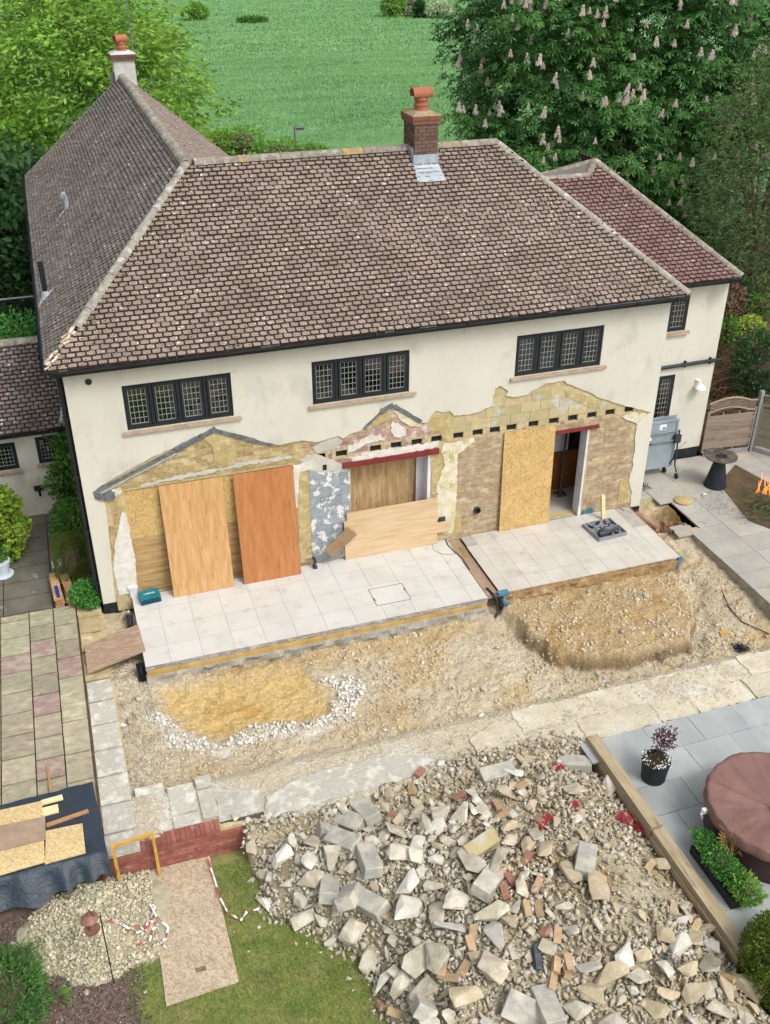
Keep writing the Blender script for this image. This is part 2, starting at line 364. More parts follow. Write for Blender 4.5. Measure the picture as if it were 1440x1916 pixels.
mk('sandstone_pink', L_('9f8880'), L_('8b746d'), scale=6, rough=.85, island=.1, bump=.8, bscale=9, bdist=.02, stretch=(1, 1.6, 1), c3=L_('a89b8b'), s3=3.5, w3=(.48, .62))
mk('sandstone_dark', L_('6d6a60'), L_('5c594f'), scale=2.5, rough=.85, island=.06, bump=.4, bscale=20, c3=L_('8f8d85'), s3=5, w3=(.63, .72))
mk('slab_ochre', L_('b3a17c'), L_('a08c66'), scale=5, island=.08, bump=.8, bscale=20, bdist=.02, c3=L_('c4ba9f'), s3=4)
mk('slab_grey', L_('b7b4a9'), L_('9d9a8e'), scale=5, island=.07, bump=1.0, bscale=18, bdist=.03, c3=L_('cbc8bd'), s3=5, w3=(.48, .62))
mk('path_flag', L_('c8c0ab'), L_('b5ab94'), scale=5, island=.09, bump=1.0, bscale=18, bdist=.03, c3=L_('ccc6b6'), s3=2.2, w3=(.48, .66))
mk('dirt', (1, 1, 1, 1), attr=True, scale=16, bump=1.0, bscale=26, bdist=.06, rough=1, spec=.1)
mk('stone', L_('b8b09d'), L_('a39a86'), scale=8, island=.15, hue=.008, bump=.8, bscale=30, bdist=.025, c3=L_('c3bdad'), s3=3.5, w3=(.48, .6))
mk('stone_tan', L_('b7aa90'), L_('a2957a'), scale=8, island=.15, hue=.01, bump=.8, bscale=30, bdist=.025, c3=L_('c0b49c'), s3=4)
mk('stone_white', L_('cbc8be'), L_('b8b3a7'), scale=7, island=.1, bump=.7, bscale=40)
mk('block_grey', L_('aba9a0'), L_('96948b'), scale=7, island=.1, bump=.7, bscale=30, bdist=.015, c3=L_('bcb6a6'), s3=4, w3=(.46, .6))
mk('limestone_crumb', L_('c2bba3'), L_('aba288'), scale=10, island=.28, hue=.01, bump=.6, bscale=60, c3=L_('a5a189'), s3=1.3, w3=(.5, .7))
mk('mulch', L_('4b3d36'), L_('675850'), scale=20, island=.5, bump=.8, bscale=60)
mk('pebble', L_('b7b3aa'), L_('9c978c'), scale=20, island=.35)
mk('grass', L_('6b8a3c'), L_('86a04a'), scale=2.2, island=.28, hue=.02, rough=.8, trans=.3, c3=L_('a3a06c'), s3=1.2, w3=(.52, .68))
mk('soil_lawn', L_('636b38'), L_('8a8454'), scale=3, bump=.8, bscale=60)
mk('field', L_('65905c'), L_('77a06a'), scale=.5, bump=.6, bscale=4, bdist=.3, stretch=(1, 1.9, 1), ramp=(.3, .7), rough=.9)
mk('tramline', L_('557f54'), L_('64905f'), scale=2)
mk('ground', L_('54603a'), L_('43492d'), scale=.8, bump=.8, bscale=10, c3=L_('5f5238'), s3=.6)
mk('leaf_ash', L_('6d9a3c'), L_('93b952'), scale=.9, island=.36, hue=.02, trans=.42, rough=.6, c3=L_('a3c25c'), s3=.6, w3=(.5, .7))
mk('leaf_chestnut', L_('437039'), L_('5b8946'), scale=.8, island=.36, hue=.015, trans=.34, rough=.5, c3=L_('6c9a48'), s3=.5, w3=(.54, .72))
mk('leaf_dark', L_('30502a'), L_('416338'), scale=.8, island=.35, hue=.015, trans=.28, rough=.6)  # dark evergreen leaf; also carries the shade of the left trees
mk('leaf_conifer', L_('50673d'), L_('667b4a'), scale=1.0, island=.3, hue=.012, trans=.2, rough=.7, c3=L_('3e5233'), s3=1.2)
mk('leaf_shrub', L_('6c9a45'), L_('8ab556'), scale=1.5, island=.3, hue=.02, trans=.35, rough=.6)
mk('leaf_vine', L_('4b7530'), L_('5f8a38'), scale=2.0, island=.3, hue=.02, trans=.3, rough=.6)
mk('leaf_lime', L_('86a83a'), L_('a0b94c'), scale=2.0, island=.25, hue=.02, trans=.35, rough=.6)
mk('leaf_yew', L_('4d5c1f'), L_('64702a'), scale=5, island=.35, hue=.025, trans=.15, rough=.6)
mk('leaf_box', L_('4f6a24'), L_('6b7d2c'), scale=4, island=.35, hue=.03, trans=.2, rough=.6, c3=L_('8a7a34'), s3=2.5, w3=(.58, .7))
mk('leaf_mint', L_('4b8a3f'), L_('639c4c'), scale=5, island=.3, hue=.015, trans=.3, rough=.55)
mk('leaf_purple', L_('4b2236'), L_('642c48'), scale=6, island=.3, trans=.25, rough=.5)
mk('leaf_dry', L_('9c7a4c'), L_('b59662'), scale=6, island=.3)
mk('leaf_dead', L_('5f4a38'), L_('7a6450'), scale=6, island=.4)
mk('hawthorn', L_('b9c4a4'), L_('8fa576'), scale=1.2, island=.3, trans=.2)
mk('blossom', L_('eee6de'), L_('e6d4cc'), scale=12, island=.1, trans=.35)
mk('flower_white', L_('e2dfe4'), island=.08)
mk('bark', L_('4a4034'), L_('5e5244'), scale=6, bump=.9, bscale=20, stretch=(3, 3, .5))
mk('twig', L_('7a6a54'), L_('5f5140'), scale=8, island=.2)
mk('tarp', L_('2c3843'), L_('25303b'), scale=5, rough=.4, bump=.8, bscale=7, bdist=.04, spec=.5)
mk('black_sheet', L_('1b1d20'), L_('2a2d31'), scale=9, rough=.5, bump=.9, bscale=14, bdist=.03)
mk('blue_plastic', L_('4c8196'), L_('3a6f88'), scale=9, rough=.5, bump=.4)
mk('pale_blue', L_('b8c4d2'), L_('a4b2c2'), scale=6, rough=.6)
mk('teal', L_('1f7480'), L_('1a6670'), scale=5, rough=.45)
mk('teal_dark', L_('12404a'), rough=.5)
mk('white', L_('e4e4e4'), rough=.5)
mk('grey_plastic', L_('8d8f94'), L_('7b7d83'), scale=8, rough=.5)
mk('tool_dark', L_('3f4147'), L_('2e3035'), scale=12, rough=.5, island=.3)
mk('table_grey', L_('8d999f'), L_('7f8b91'), scale=2.5, rough=.5, bump=.05)
mk('table_frame', L_('3c4247'), L_('30363b'), scale=5, rough=.5)
mk('steel', L_('8d9194'), L_('7a7e81'), scale=6, rough=.4, metal=.6)
mk('black_steel', L_('22262b'), L_('2b2f34'), scale=6, rough=.6)
mk('rust', L_('5f564e'), L_('473d35'), scale=9, rough=.8, c3=L_('7a6f63'), s3=6)
mk('copper_feeder', L_('8f6a5a'), L_('7c5a4b'), scale=6, rough=.5, metal=.2)
mk('fence_brown', L_('968878'), L_('827566'), scale=5, island=.12, bump=.4, bscale=40, stretch=(.4, .4, 4))
mk('fence_grey', L_('95937f'), L_('7f7d6b'), scale=5, island=.1, bump=.4, bscale=40, stretch=(.4, .4, 4))
mk('concrete_post', L_('8f9092'), L_('7e7f80'), scale=6, bump=.4, bscale=50)
mk('maroon', L_('7c5e57'), L_('6f524c'), scale=3, rough=.6, bump=.5, bscale=6, bdist=.04, spec=.3)
mk('maroon_dark', L_('3d2a2b'), L_('4a3333'), scale=6, stretch=(9, 9, .4), rough=.5)
mk('pot_black', L_('1e2124'), L_('2a2d30'), scale=6, rough=.5)
mk('pot_white', L_('c6d0d6'), L_('b9c4cb'), scale=4, rough=.5)
mk('compost', L_('3d3026'), L_('2c231c'), scale=20, bump=.8)
mk('disc_wood', L_('b09a72'), L_('9d865e'), scale=5, bump=.4, c3=L_('cdbf9f'), s3=3, w3=(.55, .65))
mk('pipe_clay', L_('a98a78'), L_('8f7262'), scale=6, bump=.3)
mk('red_clay', L_('7a4030'), L_('5f3024'), scale=9, bump=.5)
mk('red_tape', L_('ad5052'), L_('9c4649'), scale=4, rough=.5)
mk('white_tape', L_('e3d6d6'), rough=.5)
mk('red_net', L_('b2404a'), L_('9c363f'), scale=9, rough=.6)
mk('orange_net', L_('e07a3c'), L_('cf6428'), scale=9, rough=.6)
mk('blue_level', L_('2d3583'), rough=.5)
mk('hedge_soil', L_('4e4034'), L_('65543f'), scale=3, bump=.9, bscale=14, bdist=.05)
K['glass'] = glass_mat()
mk('clod', L_('b9ab8f'), L_('c4baa4'), scale=1.3, island=.12, bump=.8, bscale=40, c3=L_('b89a66'), s3=.8, w3=(.52, .66))
mk('chalk', L_('d9d6ce'), L_('c9c5bb'), scale=9, island=.12, bump=.5, bscale=40)
mk('crop', L_('6e9a60'), L_('8ab176'), scale=.1, island=.18, hue=.012, trans=.3, rough=.7, c3=L_('618f5a'), s3=.25, w3=(.48, .68), stretch=(.6, 2.6, 1))
mk('leaf_low', L_('4a7238'), L_('5f8745'), scale=3, island=.35, hue=.02, trans=.25, rough=.6, c3=L_('385a2c'), s3=4)
mk('moss_lump', L_('3d3023'), L_('52412c'), scale=9, island=.25, bump=.8, bscale=60, rough=1)

def flame_mat():
    m = bpy.data.materials.new('flame'); m.use_nodes = True; N = m.node_tree.nodes; L = m.node_tree.links; B = N['Principled BSDF']
    B.inputs['Base Color'].default_value = (.8, .25, .06, 1); B.inputs['Emission Color'].default_value = (1.0, .30, .06, 1); B.inputs['Emission Strength'].default_value = .9; return m
K['flame'] = flame_mat()
# ================================================================== ground sheets
def flat(name, x0, x1, y0, y1, z, m, nx=1, ny=1, kind='structure', **k):
    X, Y = np.meshgrid(np.linspace(x0, x1, nx+1), np.linspace(y0, y1, ny+1)); V = np.stack([X.ravel(), Y.ravel(), np.full(X.size, z)], 1)
    a = np.arange((nx+1)*(ny+1)).reshape(ny+1, nx+1)
    F = np.stack([a[:-1, :-1].ravel(), a[:-1, 1:].ravel(), a[1:, 1:].ravel(), a[1:, :-1].ravel()], 1)
    return npmesh(name, V, F, m, kind=kind, **k)
flat('ground', -900, 900, -300, 1500, -0.95, K['ground'])
field = flat('field', -700, 800, 27, 1200, -0.93, K['field'], 30, 40)
ZL = -0.82      # lawn
ZF = -0.16      # sandstone paving on the left
ZG = -0.25      # blue-grey patio
ZR = -0.12      # pale patio by the extension
# tractor lines across the crop
tb = MB()
for y in (58.0, 61.8, 84.0, 108.0, 111.8, 140.0, 143.6):
    xs = np.linspace(-120, 160, 30)
    for i in range(29):
        a = y+math.sin(xs[i]*.02)*2; b = y+math.sin(xs[i+1]*.02)*2
        tb.add([(xs[i], a, -.922), (xs[i+1], b, -.922), (xs[i+1], b+.42, -.922), (xs[i], a+.42, -.922)], [(0, 1, 2, 3)])
tb.build('field_tramlines', K['tramline'], kind='structure')
# ================================================================== house
house = thing('house', 'detached cream rendered house with brown tiled hipped roofs and half stripped front wall', 'house', (6.1, 0, -.05))
W, EZ, RZ = 12.19, 5.12, 7.70
EY, EXL, EXR = -0.28, -0.22, 12.41
RUN = 3.09; RY = EY+RUN; RXL = EXL+RUN; RXR = EXR-RUN; SL = math.hypot(RUN, RZ-EZ); TAN = (RZ-EZ)/RUN
WB = 14.75     # back of the wing
XW1 = RXL+RUN  # east eaves of the wing
# ---- front wall: cream render with the stripped area cut out, bare masonry behind it
exp_px = [(216, 1121), (210, 1071), (205, 1010), (198, 955), (196, 942), (186, 940), (177, 932), (173, 921), (190, 908), (240, 880), (290, 853), (335, 834), (375, 813), (402, 801),
 (412, 806), (440, 811), (470, 819), (500, 829), (520, 833), (545, 828), (565, 824), (590, 828), (612, 822), (632, 816), (641, 821), (655, 812), (670, 808), (685, 800), (699, 786), (714, 769), (734, 757),
 (748, 764), (766, 775), (786, 790), (800, 791), (808, 776), (815, 769), (828, 772), (841, 769), (849, 778), (880, 775), (896, 771), (906, 765), (920, 760), (921, 742), (926, 728), (935, 722), (951, 732),
 (946, 741), (962, 743), (982, 740), (1004, 728), (1020, 718), (1055, 712), (1060, 718), (1076, 724), (1098, 732), (1120, 744), (1150, 754), (1170, 760), (1190, 765), (1217, 771)]
right_px = [(1195, 790), (1190, 800), (1187, 840), (1182, 880), (1176, 900), (1181, 918), (1179, 944)]
exp_w = [wp(*q, -.02) for q in exp_px+right_px]
top = jag(exp_w[:-len(right_px)], .06, .012, closed=False, seed=3)+jag(exp_w[-len(right_px)-1:], .05, .02, closed=False, seed=5)[1:]
WIN = [(0.965, 1.965), (4.467, 1.965), (8.712, 1.965)]; WZ0, WZ1 = 3.66, 4.553
ZB = -0.05
outer = [(0, ZB), (top[0][0], ZB)]+top+[(top[-1][0], ZB), (W, ZB), (W, EZ-.1), (0, EZ-.1)]
wh = [[(x, WZ0), (x+w, WZ0), (x+w, WZ1), (x, WZ1)] for x, w in WIN]
XZ = lambda y: ((0, y, 0), (1, 0, 0), (0, 0, 1), (0, -1, 0))
MB().sheet(outer, wh, XZ(-.02), .03).build('render_coat', K['render'], house, label='cream render with a torn lower edge')
OP = [(0.72, 3.98, 0.0, 2.42), (5.2, 6.95, 0.0, 2.2), (9.2, 10.62, 0.0, 2.2)]       # three openings
pockets = [4.57, 5.02, 5.74, 6.18, 6.63, 7.06, 7.54, 7.98, 8.37, 8.75, 9.26, 9.74, 10.19, 10.65, 11.09, 11.56]
PZ0, PZ1, PW = 2.43, 2.575, .235
ph = [[(x-PW/2, PZ0), (x+PW/2, PZ0), (x+PW/2, PZ1), (x-PW/2, PZ1)] for x in pockets]
oh = [[(a, c+.001), (b, c+.001), (b, d), (a, d)] for a, b, c, d in OP]
MB().sheet([(.02, -.3), (W-.02, -.3), (W-.02, EZ-.1), (.02, EZ-.1)], wh+oh+ph, XZ(.006), .25).build('wall', K['mortar'], house, label='bare mortar and masonry core of the front wall')
# side and back walls, plinth
b = MB(); b.bx(0, .2, .27, WB, ZB, EZ-.1); b.bx(W-.2, W, .27, 7.0, ZB, EZ-.1); b.bx(.2, XW1-.3, WB-.2, WB, ZB, EZ-.1); b.bx(XW1-.5, XW1-.3, 6.0, WB-.2, ZB, EZ-.1); b.bx(5.7, W-.2, 5.8, 6.0, ZB, EZ-.1)
b.add([(.2, WB-.01, EZ-.1), (XW1-.3, WB-.01, EZ-.1), (RXL, WB-.01, RZ-.1), (.2, WB-.2, EZ-.1), (XW1-.3, WB-.2, EZ-.1), (RXL, WB-.2, RZ-.1)], [(0, 1, 2), (3, 5, 4)])
b.build('side_wall', K['render'], house)
MB().bx(-.005, top[0][0]+.02, -.012, .2, -.42, ZB-.003).build('plinth', K['black_sheet'], house); MB().bx(top[-1][0], W+.005, -.012, .2, -.3, ZB-.003).build('plinth', K['black_sheet'], house)
# interior: upper rooms, lower rooms
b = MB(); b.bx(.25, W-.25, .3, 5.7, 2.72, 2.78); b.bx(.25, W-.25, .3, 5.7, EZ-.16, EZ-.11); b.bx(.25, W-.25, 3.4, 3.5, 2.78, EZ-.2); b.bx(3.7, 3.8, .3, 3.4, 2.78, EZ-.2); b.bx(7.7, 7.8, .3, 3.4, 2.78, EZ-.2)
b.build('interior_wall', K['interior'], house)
b = MB(); b.bx(8.3, 8.4, .3, 3.4, .0, 2.7); b.bx(4.4, 4.5, .3, 3.4, .0, 2.7); b.bx(.25, W-.25, 3.4, 3.5, -.02, 2.7); b.bx(.25, W-.25, .3, 3.4, 2.66, 2.71)
b.build('ground_floor_wall', K['plaster_white'], house)
MB().bx(.3, W-.3, .02, 3.4, -.08, -.012).build('interior_floor', K['interior_floor'], house)
MB().bx(8.45, 11.9, 1.2, 1.25, 0, 1.0).build('interior_panelling', K['interior_wood'], house)
# ---- bricks and blocks of the stripped wall
def brick(mb, x0, x1, z0, z1, y=.0, d=.03):
    j = random.uniform(-.004, .004); r = random.uniform(-.004, .004)
    mb.bx(x0, x1, y+j, y+d, z0+r*.3, z1+r*.3)
stripped = [(p[0], p[1]) for p in [(top[0][0]+.02, ZB)]+[(x, z) for x, z in top]+[(top[-1][0]-.02, ZB)]]
def free(x0, x1, z0, z1):
    for a, bb, c, d in OP:
        if x1 > a and x0 < bb and z1 > c and z0 < d: return False
    for x in pockets:
        if x1 > x-PW/2 and x0 < x+PW/2 and z1 > PZ0 and z0 < PZ1: return False
    return all(inpoly(x, z, stripped) for x in (x0, x1) for z in (z0, z1))
groups = {'brown': [], 'pink': [], 'buff': []}
for i in range(-1, 60):
    z0 = i*.075; z1 = z0+.064
    for k in range(0, 60):
        x0 = k*.225+(.1125 if i % 2 else 0); segs = [(x0, x0+.214)]
        xc = x0+.107
        if xc < 4.3: g = 'buff'
        elif xc < 7.0: g = 'pink'
        elif xc < 7.45: continue
        else: g = 'brown'
        if g == 'brown' and z0 > 2.42: continue
        if g == 'pink' and z0 < 2.15 and xc < 5.25: continue
        if not free(x0, x0+.214, z0, z1):
            segs = [s for s in ((x0, x0+.1), (x0+.114, x0+.214)) if free(s[0], s[1], z0, z1)]
        for s in segs:
            if random.random() < (.04 if g == 'brown' else .10): continue
            groups[g].append((s[0], s[1], z0, z1))
cand = sorted(groups['brown'], key=lambda q: -q[2]*0+abs(q[0]-11)*0)
for q in cand[:300]:
    m = MB(); brick(m, *q); m.build('brick', K['brick_brown'], house)
m = MB()
for q in cand[300:]: brick(m, *q)
m.build('more_bricks', K['brick_brown'], house, kind='stuff')
m = MB()
for q in groups['pink']: brick(m, *q)
m.build('pink_brickwork', K['brick_pink'], house, kind='stuff', label='patchy pinkish bricks over the middle opening')
m = MB()
for q in groups['buff']: brick(m, *q, y=random.uniform(-.002, .006))
m.build('buff_brickwork', K['brick_buff'], house, kind='stuff', label='mortar smeared buff bricks over the left opening')
for row in range(6):                       # large yellowish blocks above the joist pockets
    z0 = 2.6+row*.225
    for k in range(14):
        x0 = 7.36+k*.45+(.22 if row % 2 else 0)
        for (a, bb) in ((x0, x0+.44),):
            xs = [a+(bb-a)*t for t in (0, .25, .5, .75, 1)]; ok = [free(xs[i], xs[i+1], z0, z0+.212) for i in range(4)]
            for lo in range(4):
                if ok[lo]:
                    hi = lo
                    while hi < 3 and ok[hi+1]: hi += 1
                    m = MB(); m.bx(xs[lo], xs[hi+1], -.002+random.uniform(-.003, .003), .02, z0, z0+.212); m.build('block', K['block_yellow'], house); break
for row in range(10):                      # blue-grey painted blocks of the pier
    z0 = .02+row*.222
    for x0, x1 in (((4.33, 4.76), (4.77, 5.18)) if row % 2 else ((4.33, 4.54), (4.55, 4.98), (4.99, 5.18))):
        m = MB(); m.bx(x0, x1, -.004+random.uniform(-.003, .003), .02, z0, z0+.213); m.build('block', K['block_blue'], house, label='blue grey block smeared with white plaster')
# patches of plaster left on the wall, each a torn sheet a little proud of the bricks
def patch(px, m, y=-.014, t=.02, name='plaster_patch', amp=.014, seed=1, label=None):
    P = jag([wp(*q, y) for q in px], .05, amp, seed=seed)
    return MB().sheet(P, (), XZ(y), t).build(name, K[m], house, label=label)
patch([(828, 832), (860, 826), (886, 820), (888, 826), (868, 842), (856, 850), (855, 905), (852, 960), (846, 998), (828, 1000), (822, 985), (815, 960), (818, 905), (832, 870), (826, 850)], 'plaster', seed=2, amp=.02)
patch([(806, 852), (824, 848), (828, 870), (820, 900), (814, 925), (806, 925)], 'yellow_plaster', y=-.008, seed=4)
patch([(846, 960), (862, 955), (864, 995), (846, 1000)], 'yellow_plaster', y=-.008, seed=6)
patch([(552, 880), (576, 876), (580, 1020), (562, 1048)], 'yellow_plaster', y=-.006, seed=8)
patch([(548, 872), (585, 862), (586, 876), (560, 884), (556, 950), (552, 950)], 'plaster_white', y=-.016, seed=9)
patch([(1155, 940), (1160, 900), (1182, 898), (1180, 942)], 'yellow_plaster', y=-.008, seed=11)
patch([(1164, 780), (1185, 772), (1215, 775), (1205, 795), (1196, 800), (1190, 792), (1172, 786)], 'plaster', y=-.018, seed=12)
patch([(228, 958), (236, 962), (246, 1010), (254, 1060), (256, 1108), (222, 1114), (212, 1062), (215, 1020), (222, 985)], 'plaster_white', y=-.012, seed=13)
patch([(203, 985), (215, 985), (222, 1050), (214, 1060)], 'brick_buff', y=-.008, seed=14)
patch([(209, 917), (225, 912), (228, 922), (214, 930)], 'plaster', y=-.012, seed=15)
patch([(380, 820), (402, 808), (432, 816), (444, 835), (440, 868), (420, 872), (400, 862), (396, 835)], 'yellow_plaster', y=-.008, seed=16)
patch([(400, 878), (470, 863), (545, 853), (546, 857), (470, 869), (330, 897), (262, 912), (262, 908), (330, 891)], 'render_grey', y=-.01, seed=17, amp=.03)
patch([(585, 838), (600, 828), (632, 818), (641, 826), (624, 842), (592, 848)], 'render_grey', y=-.01, seed=18)
patch([(734, 768), (752, 770), (784, 788), (790, 800), (770, 798), (748, 786)], 'plaster', y=-.016, seed=19)
patch([(716, 775), (732, 765), (728, 785), (700, 798), (694, 794)], 'yellow_plaster', y=-.008, seed=20)
patch([(650, 838), (690, 818), (712, 812), (720, 822), (690, 830), (650, 848)], 'plaster_white', y=-.012, seed=21, amp=.03)
patch([(655, 856), (700, 845), (760, 836), (820, 826), (820, 836), (760, 848), (660, 866)], 'plaster_white', y=-.011, seed=22, amp=.03)
patch([(800, 790), (820, 776), (846, 776), (848, 830), (832, 826), (822, 808), (802, 806)], 'yellow_plaster', y=-.007, seed=23)
patch([(735, 785), (755, 800), (762, 816), (742, 818), (730, 806)], 'plaster_white', y=-.008, seed=24, amp=.03)
patch([(1055, 730), (1100, 742), (1125, 750), (1122, 765), (1095, 760), (1075, 750), (1060, 742)], 'yellow_plaster', y=-.01, seed=25)
patch([(558, 860), (592, 850), (640, 868), (650, 872), (640, 882), (596, 884), (575, 878)], 'render_grey', y=-.009, seed=26)
# flashing left along the torn edges
def strip(px, w, name, m, y=-.03, t=.035, seed=0):
    P = [Vector((*wp(*q, y), 0)) for q in px]; up = []; dn = []
    for i, p in enumerate(P):
        d = (P[min(i+1, len(P)-1)]-P[max(i-1, 0)]).normalized(); n = Vector((-d.y, d.x, 0))
        k = w*(.7+.6*vn(i*1.3+seed, seed*2.1)); up.append((p+n*k*.5)[:2]); dn.append((p-n*k*.5)[:2])
    return MB().sheet(up+dn[::-1], (), XZ(y), t).build(name, K[m], house)
def along(a, b, n): return [(a[0]+(b[0]-a[0])*i/n, a[1]+(b[1]-a[1])*i/n) for i in range(n+1)]
strip(along((176, 922), (330, 842), 22), .05, 'lead_flashing', 'lead')
strip(along((182, 927), (330, 849), 16), .028, 'lead_flashing', 'lead_light', y=-.024)
strip(along((328, 842), (404, 803), 14), .10, 'lead_flashing', 'lead', y=-.04, seed=3)
strip(along((404, 806), (472, 824), 12), .07, 'lead_flashing', 'lead', y=-.036, seed=4)
strip(along((462, 824), (512, 833), 7), .04, 'lead_flashing', 'lead', y=-.034, seed=5)
strip(along((178, 930), (215, 928), 4), .12, 'lead_flashing', 'lead', y=-.05, seed=6)
strip(along((738, 760), (788, 790), 9), .08, 'lead_flashing', 'lead', y=-.036, seed=7)
strip(along((712, 770), (736, 758), 4), .09, 'lead_flashing', 'lead', y=-.038, seed=8)
strip(along((680, 803), (712, 772), 4), .05, 'lead_flashing', 'lead', y=-.03, seed=9)
# steel lintels
m = MB(); m.bx(5.03, 7.11, -.05, .06, 2.2, 2.295); m.bx(5.03, 7.11, -.07, .06, 2.19, 2.203); m.build('steel_lintel', K['red_steel'], house)
m = MB(); m.bx(9.8, 10.84, -.04, .06, 2.212, 2.26); m.bx(9.8, 10.84, -.07, .06, 2.2, 2.212); m.build('steel_lintel', K['red_steel'], house)
m = MB(); m.bx(10.575, 10.619, -.02, .26, .0, 2.199); m.bx(10.55, 10.619, -.05, -.021, 0, .22); m.bx(10.56, 10.6, .0, .2, 0.0, .22); m.build('door_jamb', K['white_paint'], house)
m = MB(); m.bx(6.88, 6.949, .0, .3, .0, 2.199); m.bx(6.74, 6.88, .3, .34, 0, 2.199); m.build('window_reveal', K['white_paint'], house)
# pipe stub, box and vent holes on the brick panels
m = MB(); m.lathe([(.075, 0), (.075, .06), (.055, .06), (.055, -.02)], (0, 0, 0), 16)
m.v = [(8.05+x, -.005-z, .62+y) for x, y, z in m.v]; m.build('pipe_stub', K['black_plastic'], house)
m = MB(); m.bx(7.16, 7.3, -.05, .02, .42, .6); m.build('socket_box', K['tool_dark'], house)
m = MB(); m.bx(4.62, 4.7, -.018, -.002, 2.2, 2.32); m.build('vent_hole', K['black_sheet'], house)
m = MB(); m.tube([(3.99, -.05, 0.02), (3.99, -.05, 1.35)], .022, 8); m.build('white_conduit', K['white'], house)
m = MB(); m.bx(.52, .7, -.06, .0, .2, .26); m.bx(.54, .68, -.04, .0, .0, .2); m.build('meter_bracket', K['white_paint'], house)
for x in pockets: MB().bx(x-PW/2-.01, x+PW/2+.01, .07, .12, PZ0-.01, PZ1+.01).build('pocket_shade', K['black_sheet'], house)  # added black backing gives each joist pocket its shade
# ---- windows
def window(x0, w, z0, z1, y, lights, cols, rows, label, ny=-1, fr=.055):
    f = MB(); f.bx(x0, x0+w, y-.01, y+.07, z0, z0+fr); f.bx(x0, x0+w, y-.01, y+.07, z1-fr, z1)
    lw = w/lights
    for i in range(lights+1):
        c = x0+i*lw; a = max(x0, c-fr/2 if 0 < i < lights else c-fr); e = min(x0+w, c+fr/2 if 0 < i < lights else c+fr)
        f.bx(a, e, y-.009, y+.069, z0+fr, z1-fr)
    o = f.build('window', K['anthracite'], house, label=label)
    for i in range(lights):
        a = x0+i*lw+fr*.75; e = x0+(i+1)*lw-fr*.75; c = MB(); q = .045
        zz0, zz1 = z0+fr, z1-fr
        c.bx(a, e, y-.022, y+.03, zz0, zz0+q); c.bx(a, e, y-.022, y+.03, zz1-q, zz1); c.bx(a, a+q, y-.0215, y+.03, zz0+q, zz1-q); c.bx(e-q, e, y-.0215, y+.03, zz0+q, zz1-q)
        c.build('casement_frame', K['anthracite'], o)
        ax, ex, az, ez = a+q, e-q, zz0+q, zz1-q
        MB().bx(ax, ex, y+.005, y+.011, az, ez).build('pane', K['glass'], o)
        l = MB()
        for k in range(1, cols): X = ax+(ex-ax)*k/cols; l.bx(X-.0042, X+.0042, y-.002, y+.004, az, ez)
        for k in range(1, rows): Z = az+(ez-az)*k/rows; l.bx(ax, ex, y-.003, y+.003, Z-.0042, Z+.0042)
        for X in (ax+.006, ex-.006): l.bx(X-.006, X+.006, y-.0025, y+.004, az, ez)
        for Z in (az+.006, ez-.006): l.bx(ax, ex, y-.0035, y+.003, Z-.006, Z+.006)
        l.build('leading', K['leading'], o)
    return o
for n, (x, w) in enumerate(WIN):
    o = window(x, w, WZ0, WZ1, .03, 4, 4, 6, 'dark four light leaded casement window')
    s = MB(); s.bx(x-.09, x+w+.14, -.075, .02, WZ0-.065, WZ0-.005); s.build('sill', K['sill'], o)
    l = MB(); l.bx(x-.12, x+w+.12, -.024, .0, WZ1+.003, WZ1+.012); l.build('drip_edge', K['render_grey'], o)
def drape(x0, x1, z0, z1, y, n=14, lean=0.0):
    m = MB(); P = []
    for i in range(n+1):
        t = i/n; x = x0+(x1-x0)*t; P.append((x, y+.03*math.sin(i*2.1), z1)); P.append((x+lean*(1-t), y+.03*math.sin(i*2.1+.4), z0))
    m.add(P, [(2*i, 2*i+1, 2*i+3, 2*i+2) for i in range(n)]); return m
for x0, x1, le in ((6.0, 6.35, .12), (8.78, 9.1, -.1), (10.2, 10.62, 0)): drape(x0, x1, 3.66, 4.6, .2, lean=le).build('curtain', K['curtain'], house)
# ---- left low wing
OY = 4.15; OE = OY-.2; OEZ = 2.08; OTAN = .84; OR = 5.64; ORZ = OEZ+(OR-OE)*OTAN
lw_h = [[(-.88-.0, 1.13), (-.42, 1.13), (-.42, 1.80), (-.88, 1.80)], [(-1.80, 1.09), (-1.31, 1.09), (-1.31, 1.76), (-1.80, 1.76)]]
MB().sheet([(-6, -.2), (-.001, -.2), (-.001, OEZ-.05), (-6, OEZ-.05)], lw_h, XZ(OY), .2).build('low_wing_wall', K['render'], house)
b = MB(); b.bx(-6, -.2, OY+1.2, OY+1.3, -.2, 2.0); b.build('low_wing_inner_wall', K['interior'], house)
for x0, x1, z0, z1 in ((-.88, -.42, 1.13, 1.80), (-1.80, -1.31, 1.09, 1.76)):
    o = window(x0, x1-x0, z0, z1, OY+.03, 1, 4, 5, 'small dark leaded window of the low wing'); s = MB(); s.bx(x0-.05, x1+.06, OY-.07, OY+.02, z0-.06, z0-.004); s.build('sill', K['sill'], o)
